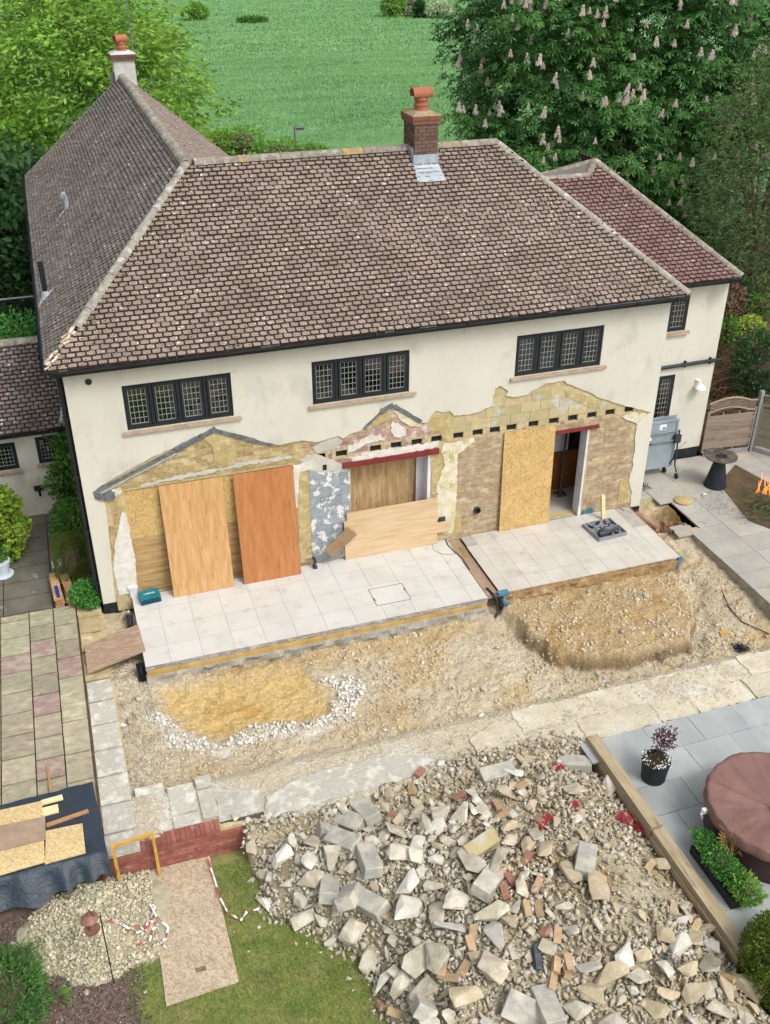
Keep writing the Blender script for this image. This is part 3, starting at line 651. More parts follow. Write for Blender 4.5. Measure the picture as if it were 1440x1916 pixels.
# ---- right extension walls
XY, XR, XEZ = 1.8, 14.97, 4.62
xh = [[(13.45, 3.38), (13.96, 3.38), (13.96, 4.24), (13.45, 4.24)], [(13.44, 1.05), (13.91, 1.05), (13.91, 2.27), (13.44, 2.27)]]
MB().sheet([(W+.001, .16), (XR, .16), (XR, XEZ), (W+.001, XEZ)], xh, XZ(XY), .2).build('extension_wall', K['render'], house)
b = MB(); b.bx(XR-.2, XR, XY+.2, 6.8, .16, XEZ); b.bx(W+.001, XR, 6.8, 7.0, .16, XEZ); b.build('extension_side_wall', K['render'], house)
b = MB(); b.bx(W+.002, XR-.02, XY+.02, 6.98, -.2, .157); b.build('extension_plinth', K['black_sheet'], house)
b = MB(); b.bx(W+.1, XR-.25, 3.2, 3.3, .2, 4.5); b.build('extension_inner_wall', K['interior'], house)
for x0, x1, z0, z1, r in ((13.45, 13.96, 3.38, 4.24, 5), (13.44, 13.91, 1.05, 2.27, 8)):
    o = window(x0, x1-x0, z0, z1, XY+.03, 1, 4, r, 'narrow dark leaded window of the extension')
    s = MB(); s.bx(x0-.07, x1+.09, XY-.08, XY+.02, z0-.075, z0-.004); s.build('sill', K['sill'], o)
drape(13.48, 13.94, 3.4, 4.2, XY+.16).build('curtain', K['curtain'], house)
m = MB(); m.tube([(W+.05, XY-.06, 2.5), (XR+.12, XY-.06, 2.53), (XR+.14, XY+.1, 2.53)], .045, 10)
for x in (12.9, 14.1, 14.8): m.bx(x-.02, x+.02, XY-.06, XY+.01, 2.44, 2.6)
m.build('drain_pipe', K['black_plastic'], house, smooth=True)
lp = MB(); lp.lathe([(.05, 0), (.14, .02), (.13, .05), (.07, .1), (.04, .13)], (14.56, XY-.16, 1.86), 18); lp.tube([(14.56, XY-.16, 1.98), (14.56, XY-.1, 2.04), (14.56, XY, 2.04)], .02, 8); lp.lathe([(.06, 0), (.06, .02)], (14.56, XY-.02, 2.03), 12)
lp.build('wall_lamp', K['white'], house, smooth=True)
# ================================================================== roofs
def roof_slope(name, O, u, v, poly, mt, gauge=.0995, tw=.169, own=0, label=None):
    "poly: outline in metres along u (eaves) and v (up the slope); every tile is a thin wedge with clipped corners"
    O, u, v = Vector(O), Vector(u).normalized(), Vector(v).normalized(); n = u.cross(v).normalized()
    if n.z < 0: n = -n
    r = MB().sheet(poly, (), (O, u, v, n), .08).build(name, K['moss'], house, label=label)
    tiles = []; amax = max(p[0] for p in poly); amin = min(p[0] for p in poly); bmax = max(p[1] for p in poly)
    for i in range(int(bmax/gauge)+1):
        b0 = i*gauge-.02
        for k in range(int((amax-amin)/tw)+2):
            a = amin+(k+(.5 if i % 2 else 0))*tw
            if inpoly(a+tw/2, b0+gauge*.6, poly): tiles.append((a, b0, i, k))
    def tile(mb, a, b0):
        g = .0125+random.uniform(0, .005); j = random.uniform(-.005, .005); w0 = a+g; w1 = a+tw-g; h = .038+random.uniform(-.006, .007); tl = random.uniform(-.004, .004)
        b0 += j+.03*(float(vn(a*.35, b0*.7, 3))-.5)+.01*vn(a*1.8, b0*3); b1 = b0+gauge+.01; c = .008+random.uniform(0, .008)
        P = [(w0+c, b0, h), (w1-c, b0, h+tl), (w1, b0+c*.8, h+tl), (w1, b1, .004), (w0, b1, .004), (w0, b0+c*.8, h)]
        t = [O+u*x+v*y+n*z for x, y, z in P]; q = [O+u*x+v*y+n*(z-.016 if z > .01 else -.002) for x, y, z in P]
        mb.add(t+q, [(0, 1, 2, 3, 4, 5)]+[(i, i+6, (i+1) % 6+6, (i+1) % 6) for i in range(6)])
    mo = MB()  # mossy strips, dark enough to stand in for shade under the tile lips
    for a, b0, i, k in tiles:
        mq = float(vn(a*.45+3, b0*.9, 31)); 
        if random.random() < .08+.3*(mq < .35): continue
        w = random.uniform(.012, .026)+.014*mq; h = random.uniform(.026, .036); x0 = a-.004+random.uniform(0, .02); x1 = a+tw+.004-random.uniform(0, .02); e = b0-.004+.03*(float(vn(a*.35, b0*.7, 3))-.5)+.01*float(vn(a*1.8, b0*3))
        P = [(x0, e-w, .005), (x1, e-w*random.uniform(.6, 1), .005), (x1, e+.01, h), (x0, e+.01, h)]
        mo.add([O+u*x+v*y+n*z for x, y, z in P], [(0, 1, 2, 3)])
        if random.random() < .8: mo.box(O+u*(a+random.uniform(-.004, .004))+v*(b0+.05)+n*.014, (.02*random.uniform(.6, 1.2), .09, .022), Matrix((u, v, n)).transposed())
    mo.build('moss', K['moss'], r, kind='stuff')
    near = tiles[:own]
    for a, b0, i, k in near:
        m = MB(); tile(m, a, b0); m.build('roof_tile', K[mt], r)
    m = MB()
    for a, b0, i, k in tiles[own:]: tile(m, a, b0)
    m.build('roof_tiles', K[mt], r, kind='stuff')
    # moss tufts in the joints
    return r
def ridge(p0, p1, rad, m, roof, step=.42, name='ridge_tile', lift=.0, skip=()):
    p0, p1 = Vector(p0), Vector(p1); L = (p1-p0).length; n = max(1, round(L/step)); d = (p1-p0)/n
    up = Vector((0, 0, 1)); t = d.normalized(); s = t.cross(up).normalized(); up = s.cross(t)
    for i in range(n):
        if i in skip: continue
        a = p0+d*i; bm = MB(); rr = rad*(1+random.uniform(-.04, .04)); N = 9; ring = []
        for q, (tt, k) in enumerate(((0.0, 1.0), (.985, .96))):
            for j in range(N):
                w = math.pi*j/(N-1); ring.append(a+d*tt+s*math.cos(w)*rr*k*1.12+up*(math.sin(w)*rr*k-.03+lift))
        for q, (tt, k) in enumerate(((0.0, .82), (.985, .78))):
            for j in range(N):
                w = math.pi*j/(N-1); ring.append(a+d*tt+s*math.cos(w)*rr*k*1.12+up*(math.sin(w)*rr*k-.03+lift))
        F = [(j, j+1, N+j+1, N+j) for j in range(N-1)]+[(j+1, j, 2*N+j, 2*N+j+1) for j in range(N-1)]+[(N+j, N+j+1, 3*N+j+1, 3*N+j) for j in range(N-1)]+[(0, N, 3*N, 2*N), (N-1, 3*N-1, 4*N-1, 2*N-1)]
        bm.add(ring, F); bm.build(name, K[m if not isinstance(m, (list, tuple)) else m[i % len(m)]], roof, smooth=True)
front = roof_slope('roof', (EXL, EY, EZ), (1, 0, 0), (0, RUN, RZ-EZ), [(0, 0), (EXR-EXL, 0), (RXR-EXL, SL), (RXL-EXL, SL)], 'tile', own=300, label='front slope of brown plain tiles with lichen spots and dark moss joints')
west = roof_slope('roof', (EXL, WB, EZ), (0, -1, 0), (RUN, 0, RZ-EZ), [(0, 0), (WB-EY, 0), (WB-RY, SL), (0, SL)], 'tile_wing', label='long grey brown tiled slope of the side wing')
east = roof_slope('roof', (XW1, RY+.02, EZ), (0, 1, 0), (-RUN, 0, RZ-EZ), [(0, 0), (WB-RY, 0), (WB-RY, SL), (0, SL)], 'tile', label='far tiled slope of the side wing')
hipr = roof_slope('roof', (EXR, EY, EZ), (0, 1, 0), (-RUN, 0, RZ-EZ), [(0, 0), (2*RUN, 0), (RUN, SL)], 'tile', label='right hip slope')
back = roof_slope('roof', (EXR, RY+RUN, EZ), (-1, 0, 0), (0, -RUN, RZ-EZ), [(0, 0), (EXR-RXL, 0), (EXR-RXL, SL), (EXR-RXR, SL)], 'tile', label='rear slope')
ridge((RXL, WB, RZ), (RXL, RY, RZ), .105, 'ridge', west, step=.36)
ridge((RXL+.15, RY, RZ), (RXR, RY, RZ), .105, ['ridge', 'ridge', 'ridge_lichen', 'ridge', 'ridge'], front)
hl0, hl1 = Vector((EXL, EY, EZ+.01)), Vector((RXL, RY, RZ))
ridge(hl0.lerp(hl1, .19), hl1, .085, 'hip_white', front, step=.4, name='hip_tile')
ridge((EXR, EY, EZ+.01), (RXR, RY, RZ), .08, 'hip_white', front, step=.4, name='hip_tile')
for i in range(30):                      # broken mortar and tile pieces where the hip tiles are gone
    t = i/30*.19; c = hl0.lerp(hl1, t)+Vector((random.uniform(-.09, .09), random.uniform(-.05, .05), .035))
    m = MB(); m.box(c, (random.uniform(.05, .17), random.uniform(.02, .05), .03), (R(25+random.uniform(-15, 15)), R(-20+random.uniform(-15, 15)), R(42+random.uniform(-18, 18)))); m.build('broken_hip_mortar', K['sill' if i % 3 else 'plaster'], front)
# soffit, gutters, brackets, downpipe
b = MB(); b.bx(EXL+.03, EXR-.03, EY+.03, -.021, EZ-.1, EZ-.085); b.build('soffit', K['black_plastic'], house)
def gutter(p0, p1, out, name='gutter', r=.058, br=.9):
    p0, p1, out = Vector(p0), Vector(p1), Vector(out); g = MB(); N = 7
    for sgn, rr in ((1, r), (-1, r*.84)):
        P = [];
        for e in (p0, p1):
            for j in range(N): w = math.pi*j/(N-1); P.append(e+out*(r-math.cos(w)*rr)+Vector((0, 0, -math.sin(w)*rr)))
        F = [(j, j+1, N+j+1, N+j) if sgn > 0 else (j+1, j, N+j, N+j+1) for j in range(N-1)]; g.add(P, F)
    for e in (p0, p1): g.box(e+out*r+Vector((0, 0, -r*.5)), (.012, .012, r))
    L = (p1-p0).length; n = int(L/br)
    for i in range(n+1):
        c = p0.lerp(p1, (i+.3)/(n+.6)); g.box(c+out*r*1.0+Vector((0, 0, -r-.006)), (.03 if abs(out.y) else r*2.2, r*2.2 if abs(out.y) else .03, .02)); g.box(c+out*(r*2.03)+Vector((0, 0, -.03)), (.03, .012, .07))
    return g.build(name, K['black_plastic'], house, smooth=True)
gutter((EXL+.05, EY+.005, EZ-.01), (EXR-.05, EY+.005, EZ-.01), (0, -1, 0))
b = MB(); b.bx(EXL+.04, EXR-.04, EY+.02, EY+.045, EZ-.16, EZ-.012); b.bx(EXL+.02, EXL+.045, EY+.05, WB, EZ-.16, EZ-.012); b.build('fascia', K['black_plastic'], house)
gutter((EXL+.005, EY+.05, EZ-.01), (EXL+.005, WB, EZ-.01), (-1, 0, 0))
m = MB(); m.tube([(-.12, .06, EZ-.12), (-.07, .1, EZ-.35), (-.07, .1, -.1)], .04, 10)
for z in (.4, 1.6, 2.8, 4.0): m.bx(-.12, .0, .05, .15, z, z+.05)
m.build('downpipe', K['black_plastic'], house, smooth=True)
m = MB(); m.box((.0-.03, .45, 2.35), (.05, .5, 4.7)); m.build('corner_board', K['black_plastic'], house)
m = MB(); m.lathe([(.06, 0), (.06, .012), (.02, .02)], (0, 0, 0), 14); m.v = [(.42+x, -.022-z, 4.72+y) for x, y, z in m.v]; m.build('overflow_vent', K['black_plastic'], house)
# low wing roof
lowr = roof_slope('roof', (-6, OE, OEZ), (1, 0, 0), (0, OR-OE, ORZ-OEZ), [(0, 0), (5.94, 0), (5.94, math.hypot(OR-OE, ORZ-OEZ)), (0, math.hypot(OR-OE, ORZ-OEZ))], 'tile_wing', label='low wing slope of worn grey brown tiles')
b = MB(); b.add([(-6, OR, ORZ-.03), (-.06, OR, ORZ-.03), (-.06, OR+1.7, OEZ), (-6, OR+1.7, OEZ)], [(0, 1, 2, 3)]); b.build('low_wing_rear_roof', K['tile_wing'], house)
ridge((-6, OR, ORZ), (-.1, OR, ORZ), .11, 'ridge', lowr)
gutter((-6, OE+.005, OEZ-.01), (-.1, OE+.005, OEZ-.01), (0, -1, 0))
b = MB(); b.bx(-6, -.1, OE+.01, OE+.035, OEZ-.14, OEZ-.012); b.bx(-6, -.1, OE+.04, OY, OEZ-.12, OEZ-.1); b.build('low_wing_fascia', K['black_plastic'], house)
m = MB(); m.add([(-.3, OE+.03, OEZ+.06), (-.04, OE+.03, OEZ+.06), (-.04, OE+.36, OEZ+.36), (-.2, OE+.33, OEZ+.34), (-.04, OE+.2, OEZ+.42), (-.04, OE+.5, OEZ+.62)], [(0, 1, 2, 3), (2, 5, 4)]); m.build('lead_apron', K['lead_light'], lowr)
# extension roof
XE = 1.5; XEX = 15.04; XT = .84; PX, PY, PZ_ = 12.41, 4.13, 4.67+2.63*XT
vv = Vector((0, 2.63, 2.63*XT)); XS = vv.length; zA = 6.62; bA = (zA-4.67)/(2.63*XT)*XS
ext = roof_slope('roof', (W-1.6, XE, 4.67), (1, 0, 0), vv, [(1.6, 0), (XEX-W+1.6, 0), (PX-W+1.6, XS), (PX-.28-W+1.6, bA), (.3, bA), (.9, 1.2)], 'tile_red', label='reddish tiled slope of the extension')
extr = roof_slope('roof', (XEX, XE, 4.67), (0, 1, 0), (-2.63, 0, 2.63*XT), [(0, 0), (5.8, 0), (3.2, XS), (2.63, XS)], 'tile_red', label='right slope of the extension')
xr = MB(); xr.add([(PX-.28, 3.86, zA), (PX, PY, PZ_-.02), (11.2, PY+.35, zA-.05), (10.6, 3.86, zA)], [(0, 1, 2, 3)]); xr.build('extension_rear_slope', K['tile_wing'], house)
ridge((XEX, XE, 4.68), (PX, PY, PZ_), .085, 'ridge', ext, name='hip_tile')
ridge((10.9, 3.84, zA), (PX-.26, 3.84, zA), .08, 'ridge', ext)
ridge((PX-.28, 3.84, zA), (PX, PY, PZ_), .08, 'ridge', ext)
ridge((11.25, PY+.35, zA-.08), (PX-.05, PY+.02, PZ_-.03), .075, 'ridge', ext)
gutter((W+.2, XE+.005, 4.66), (XEX-.02, XE+.005, 4.66), (0, -1, 0))
b = MB(); b.bx(W+.25, XEX-.03, XE+.015, XE+.04, 4.52, 4.655); b.bx(W+.25, XEX-.03, XE+.045, XY, 4.54, 4.56); b.bx(XEX-.04, XEX-.015, XE+.045, 6.8, 4.52, 4.655); b.build('extension_fascia', K['black_plastic'], house)
# ---- chimneys
def chimney(cx, cy, wx, wy, z0, z1, brickm, capm, flaunch, potz, potr, label, axis, hood):
    cz = z0; c = MB(); c.bx(cx-wx/2+.012, cx+wx/2-.012, cy-wy/2+.012, cy+wy/2-.012, z0, z1); o = c.build('chimney', K['mortar' if brickm != 'chimney_white' else 'chimney_white'], house, label=label)
    i = 0; z = z0+.02
    if brickm != 'chimney_white':
        while z < z1-.06:
            mm = MB()
            for sx in (0, 1):
                L = wx if sx else wy; n = max(2, int(L/.22)+1)
                for sgn in (-1, 1):
                    off = .5 if (i+sx) % 2 else 0
                    for k in range(-1, n+1):
                        a = max(-L/2, -L/2+(k+off)*L/n+.004); e = min(L/2, -L/2+(k+1+off)*L/n-.004)
                        if e-a < .03: continue
                        if sx: mm.bx(cx+a, cx+e, cy+sgn*wy/2-.012, cy+sgn*wy/2+.012, z, z+.062)
                        else: mm.bx(cx+sgn*wx/2-.0115, cx+sgn*wx/2+.0115, cy+a+.013, cy+e-.013, z, z+.062)
            mm.build('brick_course', K[brickm], o); z += .073; i += 1
    cap = MB(); cap.bx(cx-wx/2-.045, cx+wx/2+.045, cy-wy/2-.045, cy+wy/2+.045, z1, z1+.07); cap.bx(cx-wx/2-.055, cx+wx/2+.055, cy-wy/2-.055, cy+wy/2+.055, z1+.073, z1+.15); cap.build('cap_course', K[capm], o)
    fl = MB(); fl.box((cx, cy, z1+.185), (wx+.1, wy+.1, .07), None, .55); fl.build('mortar_flaunching', K[flaunch], o)
    p = MB(); r = potr; z = z1+.19
    p.lathe([(r*1.05, 0), (r*1.02, .1), (r*1.12, .11), (r*1.12, .13), (r*.98, .14), (r*.95, .2), (r*1.1, .21), (r*1.1, .23), (r*.9, .24), (r*.88, .3)], (cx, cy, z), 20)
    pt = p.build('chimney_pot', K['terracotta'], o, smooth=True)
    h = MB(); N = 14; zc = z+.30; dx = Vector(axis)
    ss = Vector((-dx.y, dx.x, 0)); ring = []
    for e in (-1, 1):
        for rr in (1.0, .84):
            for j in range(N+1):
                w = -R(35)+(math.pi+R(70))*j/N; ring.append(Vector((cx, cy, zc+.03))+dx*e*hood+ss*math.cos(w)*r*rr*1.05+Vector((0, 0, math.sin(w)*r*rr*.85)))
    q = N+1
    F = [(j, j+1, 2*q+j+1, 2*q+j) for j in range(N)]+[(q+j+1, q+j, 3*q+j, 3*q+j+1) for j in range(N)]+[(j+1, j, q+j, q+j+1) for j in range(N)]+[(2*q+j, 2*q+j+1, 3*q+j+1, 3*q+j) for j in range(N)]
    h.add(ring, F); h.build('pot_hood', K['terracotta'], pt, smooth=True)
    return o
ch = chimney(7.62, RY-.02, .50, .62, 7.0, 8.2, 'chimney_brick', 'chimney_red', 'ridge_lichen', 8.4, .135, 'brown brick chimney with a red brick cap and hooded clay pot', (1, 0, 0), .2)
m = MB(); fz = lambda y: EZ+(y-EY)*TAN
for (x0, x1, ya, yb, lift) in ((7.36, 7.88, 2.12, 2.47, .045),):
    m.add([(x0-.03, ya, fz(ya)+lift), (x1+.05, ya-.02, fz(ya)+lift), (x1, yb, fz(yb)+.04), (x0, yb, fz(yb)+.04)], [(0, 1, 2, 3)])
m.bx(7.35, 7.89, RY-.02-.31-.022, RY-.02-.31-.004, 7.2, 7.62); m.bx(7.345, 7.362, 2.5, 3.0, 7.3, 7.75); m.bx(7.878, 7.895, 2.5, 3.0, 7.3, 7.75); m.build('lead_apron', K['lead_light'], ch)
ch2 = chimney(RXL+.1, WB+.15, .62, .62, 6.0, 8.12, 'chimney_white', 'chimney_brick', 'chimney_white', 8.4, .135, 'white painted chimney with a dark brick band at the back gable', (1, .25, 0), .17)
m = MB(); m.tube([(RXL+.42, WB+.2, 7.6), (RXL+.4, WB+.2, 11.2)], .018, 6); m.build('aerial_pole', K['steel'], ch2)
m = MB(); m.bx(RXL-.33, RXL+.02, WB-.03, WB-.01, RZ-.25, RZ+.1); m.build('lead_apron', K['lead'], ch2)
b = MB()
for sgn in (-1, 1): b.add([(RXL, WB, RZ+.02), (RXL+sgn*RUN, WB, EZ+.02), (RXL+sgn*RUN, WB+.06, EZ+.02), (RXL, WB+.06, RZ+.02), (RXL, WB, RZ-.1), (RXL+sgn*RUN, WB, EZ-.1)], [(0, 1, 2, 3), (0, 4, 5, 1)])
b.build('verge_mortar', K['chimney_white'], house)
# pipes through the wing roof
def wz(x): return EZ+(x-EXL)*TAN
m = MB(); x, y = .66, 7.5; m.tube([(x, y, wz(x)-.05), (x, y, wz(x)+.28), (x-.04, y-.07, wz(x)+.36), (x-.05, y-.16, wz(x)+.34)], .06, 10); m.build('vent_pipe', K['lead_light'], west, smooth=True)
m = MB(); m.add([(x-.3, y-.3, wz(x-.3)+.04), (x-.1, y-.1, wz(x-.1)+.04), (x+.05, y+.06, wz(x+.05)+.04), (x-.1, y+.1, wz(x-.1)+.04), (x-.3, y-.22, wz(x-.3)+.04)], [(0, 1, 2, 3, 4)]); m.build('lead_apron', K['lead_light'], west)
m = MB(); x, y = -.08, 3.15; m.tube([(x, y, wz(x)), (x, y, wz(x)+.75)], .05, 10); m.build('soil_pipe', K['black_plastic'], west, smooth=True)
m = MB(); m.add([(x-.13, y-.16, wz(x-.13)+.05), (x-.13, y+.12, wz(x-.13)+.05), (x+.16, y+.1, wz(x+.16)+.05), (x+.16, y-.1, wz(x+.16)+.05)], [(0, 1, 2, 3)]); m.lathe([(.1, 0), (.055, .16)], (x, y, wz(x)), 12); m.build('lead_apron', K['lead_light'], west)
# ================================================================== tiled terraces
TX = .6; ox = 1.0298; oy = -.56          # tile grid origin from the joints seen in the photo
tl = MB(); tl.bx(.58, 7.33, -2.25, -.005, -.095, -.012); base1 = tl.build('terrace', K['screed'], None, kind='structure')
FY = -2.297
cover = (gz(690, 1103, 0), gz(748, 1095, 0), gz(765, 1122, 0), gz(703, 1134, 0))
cx0, cx1, cy0, cy1 = cover[0].x-.02, cover[1].x+.06, cover[2].y, cover[0].y
for i in range(-1, 11):
    for j in range(-1, 4):
        x0, x1 = ox+i*TX, ox+(i+1)*TX; y1 = oy-.6*j; y0 = y1-.6
        x0 = max(x0, .56); x1 = min(x1, 7.36); y1 = min(y1, -.03); y0 = max(y0, FY)
        if x1-x0 < .04 or y1-y0 < .03: continue
        g = .0045
        rects = [(x0+g, x1-g, y0+g, y1-g)]
        # leave room for the inspection cover
        out = []
        for a, b_, c, d in rects:
            if a < cx1 and b_ > cx0 and c < cy1 and d > cy0:
                if a < cx0: out.append((a, cx0, c, d))
                if b_ > cx1: out.append((cx1, b_, c, d))
                A, B = max(a, cx0), min(b_, cx1)
                if c < cy0: out.append((A, B, c, cy0))
                if d > cy1: out.append((A, B, cy1, d))
            else: out.append((a, b_, c, d))
        for a, b_, c, d in out:
            if b_-a > .02 and d-c > .02: MB().bx(a, b_, c, d, -.011, random.uniform(-.001, .001)).build('floor_tile', K['porcelain'], base1)
MB().bx(.57, 7.35, FY+.01, -.04, -.0119, -.0035).build('grout', K['grout'], base1)
MB().bx(cx0+.012, cx1-.012, cy0+.012, cy1-.012, -.011, .002).build('inspection_cover', K['porcelain'], base1, label='recessed inspection cover filled with white tile')
m = MB()
for q in ((cx0, cx1, cy0, cy0+.01), (cx0, cx1, cy1-.01, cy1), (cx0, cx0+.01, cy0+.01, cy1-.01), (cx1-.01, cx1, cy0+.01, cy1-.01)): m.bx(*q, -.01, .003)
m.bx(cx0+.01, cx0+.03, (cy0+cy1)/2-.12, (cy0+cy1)/2-.02, 0, .004); m.bx(cx1-.03, cx1-.01, (cy0+cy1)/2+.02, (cy0+cy1)/2+.12, 0, .004)
m.build('cover_frame', K['table_frame'], base1)
# cut front edge: screed, insulation boards, concrete
def rough_strip(x0, x1, y, z0, z1, mt, name, par, dy=.05, n=90, seed=0, kind=None):
    V = []; F = []; rows = 4; xs = np.linspace(x0, x1, n)
    for r_ in range(rows):
        z = z0+(z1-z0)*r_/(rows-1); nn = fbm(xs*7+seed, np.full(n, z*25+seed), seed, 3)
        for k in range(n): V.append((xs[k], y-dy*.5-dy*nn[k]*1.6, z+(.02*fbm(xs[k]*9, r_*3.1, seed+5, 2) if 0 < r_ < rows-1 else 0)))
    for k in range(n): V.append((xs[k], y+.06, z1))
    for r_ in range(rows):
        for k in range(n-1): F.append((r_*n+k, r_*n+k+1, (r_+1)*n+k+1, (r_+1)*n+k))
    m = MB(); m.add(V, F); return m.build(name, K[mt], par)
rough_strip(.56, 7.36, FY+.02, -.115, -.013, 'screed', 'screed_edge', base1, .03, 160, 1)
xs = [.57, 2.2, 4.3, 5.6, 7.34]
for i in range(4): MB().bx(xs[i]+.004, xs[i+1]-.004, FY-.03+random.uniform(-.015, .01), -1.9, -.205-.01*(i == 0), -.117).build('insulation_board', K['insulation'], base1)
rough_strip(.55, 7.36, FY-.03, -.5, -.205, 'concrete', 'concrete_edge', base1, .12, 130, 2)
MB().bx(.56, .60, -2.2, -.1, -.5, -.02).build('side_edge', K['concrete'], base1)
MB().bx(.62, 7.3, -2.2, -.1, -.5, -.18).build('slab', K['concrete'], base1)
rt = MB(); rt.bx(7.72, 11.9, -2.2, -.005, -.4, -.013); base2 = rt.build('terrace', K['grit_brick'], None, kind='structure')
g0 = un(953, 1102, 2, 0)
ox2 = 7.925; T2 = .4475; FY2 = -2.235
for i in range(-1, 10):
    for j in range(0, 6):
        x0, x1 = max(ox2+i*T2, 7.66), min(ox2+(i+1)*T2, 11.86); y0 = FY2+j*T2; y1 = min(y0+T2, -.03)
        if x1-x0 < .04 or y1-y0 < .04: continue
        if x0 > 11.4 and y1 > -.55: continue
        if i == -1 and j >= 4: continue
        MB().bx(x0+.004, x1-.004, y0+.004, y1-.004, -.012, random.uniform(-.001, .001)).build('floor_tile', K['porcelain_b'], base2)
MB().bx(7.68, 11.85, FY2+.01, -.05, -.0128, -.0035).build('grout', K['grout'], base2)
rough_strip(7.7, 11.86, FY2+.01, -.06, -.014, 'grit_brick', 'bedding_edge', base2, .03, 90, 4)
rough_strip(7.7, 11.86, FY2-.01, -.42, -.062, 'grit_brick', 'concrete_edge', base2, .09, 90, 5)
# channel between the terraces
ch_ = MB(); ch_.bx(7.37, 7.66, -2.2, -.02, -.12, -.06); ch_.bx(7.38, 7.46, -2.2, -.9, -.06, -.02); ch_.build('channel_bed', K['hardboard_pale'], None, kind='structure')
m = MB(); m.bx(7.5, 7.66, -.75, -.3, -.11, -.055); m.build('channel_mortar', K['grit_brick'], None, kind='structure')
# ================================================================== dug-up ground
NX, NY = 520, 270
dx0, dx1, dy0, dy1 = -.06, 13.0, -6.75, .5
X, Y = np.meshgrid(np.linspace(dx0, dx1, NX), np.linspace(dy0, dy1, NY))
def gp(l, z): return [tuple(gz(a, b, z)[:2]) for a, b in l]
Z = -.42+.06*fbm(X*.7, Y*.7, 3, 3)+.10*fbm(X*3.1, Y*3.1, 5, 4)+.085*fbm(X*8, Y*8, 6, 3)+.05*np.abs(fbm(X*1.1+.4*Y, Y*4.5-X*.6, 91, 3))
mound = gp([(935, 1150), (985, 1198), (1040, 1228), (1105, 1244), (1160, 1236), (1225, 1222), (1283, 1208), (1301, 1160), (1280, 1110), (1262, 1075), (1200, 1062), (1100, 1085), (990, 1105), (942, 1125)], -.42)
sm = sdist(X, Y, mound)+.32*fbm(X*1.6, Y*1.6, 8, 4)+.12*fbm(X*7, Y*7, 9, 3)
trench = np.clip(1.6-np.abs(sm+.18)/.2, 0, 1)*np.clip((-2.55-Y)*3, 0, 1)*np.clip((13-X)*2, 0, 1)*(.45+.55*np.clip((11.2-X)/1.2, 0, 1))
Z = Z+np.where(sm > 0, .17*np.clip(sm/.11, 0, 1)+.07*fbm(X*2, Y*2, 11, 3), 0)-.19*trench*trench*(3-2*trench)
sand = gp([(300, 1290), (430, 1275), (560, 1250), (632, 1285), (620, 1335), (560, 1360), (480, 1362), (420, 1392), (340, 1370), (305, 1335)], -.42)
ss = sdist(X, Y, sand)+.4*fbm(X*2.2, Y*2.2, 13, 4)
Z = Z-.07*np.clip(ss/.4, 0, 1)+.05*np.clip(1-np.abs(ss+.1)/.18, 0, 1)
bank = np.clip((Y+2.75)/.5, 0, 1)*(X < 7.4); Z = Z+.05*bank
pathm = np.clip((-4.95-Y)/.25, 0, 1); Z = Z*(1-pathm)+(-.298+.035*fbm(X*2.2, Y*2.2, 15, 4)+.02*fbm(X*9, Y*9, 16, 3))*pathm
left = np.clip((.75-X)/.5, 0, 1); Z = Z+left*.06
rightb = np.clip((X-12.0)/.6, 0, 1)*np.clip((Y+4.9)/.4, 0, 1); Z = Z+rightb*.12*np.clip((Y+4.5)/2, 0, 1)
strip_r = np.clip((X-11.88)/.05, 0, 1)*np.clip((Y+1.6)/.3, 0, 1); Z = Z+strip_r*.08
holec = gz(1238, 972, -.2); hd = np.hypot((X-holec.x)/.46, (Y-holec.y)/.40)+.25*fbm(X*4, Y*4, 21, 3)
Z = np.where(hd < 1.15, Z+(.16*(1-np.clip((hd-1)/.15, 0, 1)) if False else 0), Z)
Z = Z-.42*np.clip(1.15-hd, 0, 1)**.6*(hd < 1.15)
Z = np.where((Y < -6.08) & (X < 1.99), -1.1, Z)
Z = np.where((Y < -6.2), Z-.5*np.clip((-6.2-Y)/.3, 0, 1), Z)
Z = np.where((X > 12.76) & (Y < -1.0) & (Y > -5.2), np.minimum(Z, -.3), Z)
# under the terraces and house keep it low
under = ((X > .6) & (X < 7.35) & (Y > -2.28)) | ((X > 7.7) & (X < 11.85) & (Y > -2.2)) | ((Y > -.01) & (X < 12.2))
Z = np.where(under, np.minimum(Z, -.52), Z)
def lerp3(a, b, t): return np.array(a)[None, None, :]*(1-t[..., None])+np.array(b)[None, None, :]*t[..., None] if not isinstance(a, np.ndarray) else a*(1-t[..., None])+np.array(b)[None, None, :]*t[..., None]
rgb = lambda h: np.array(lin(h)[:3])
T0 = np.clip(fbm(X*1.1, Y*1.1, 31, 4)*2.2+.5, 0, 1)
Cc = lerp3(rgb('bfb094'), rgb('cabea5'), T0)
Cc = lerp3(Cc, rgb('c2a676'), np.clip(fbm(X*.9+4, Y*.9, 33, 4)*4-.15, 0, 1)*.7)
Cc = lerp3(Cc, rgb('d0b47c'), np.clip((ss+.05)/.22, 0, 1))
Cc = lerp3(Cc, rgb('c39f5f'), np.clip((ss-.12)/.3, 0, 1)*np.clip(fbm(X*2, Y*2, 44, 3)*4, 0, 1))
upb = np.clip((Y+3.0)/.35, 0, 1)*np.clip((X-1)/1, 0, 1)*np.clip((7.2-X)/.6, 0, 1); Cc = lerp3(Cc, rgb('bb9f6e'), upb*.7)
chalk = np.clip(1-np.abs(ss+.2)/.22, 0, 1)*np.clip((-2.9-Y)/.3, 0, 1); Cc = lerp3(Cc, rgb('d2cdc2'), chalk*.85)
Cc = lerp3(Cc, rgb('bdb3a2'), np.clip(1-np.hypot((X-4.1)/.8, (Y+3.5)/.6), 0, 1))
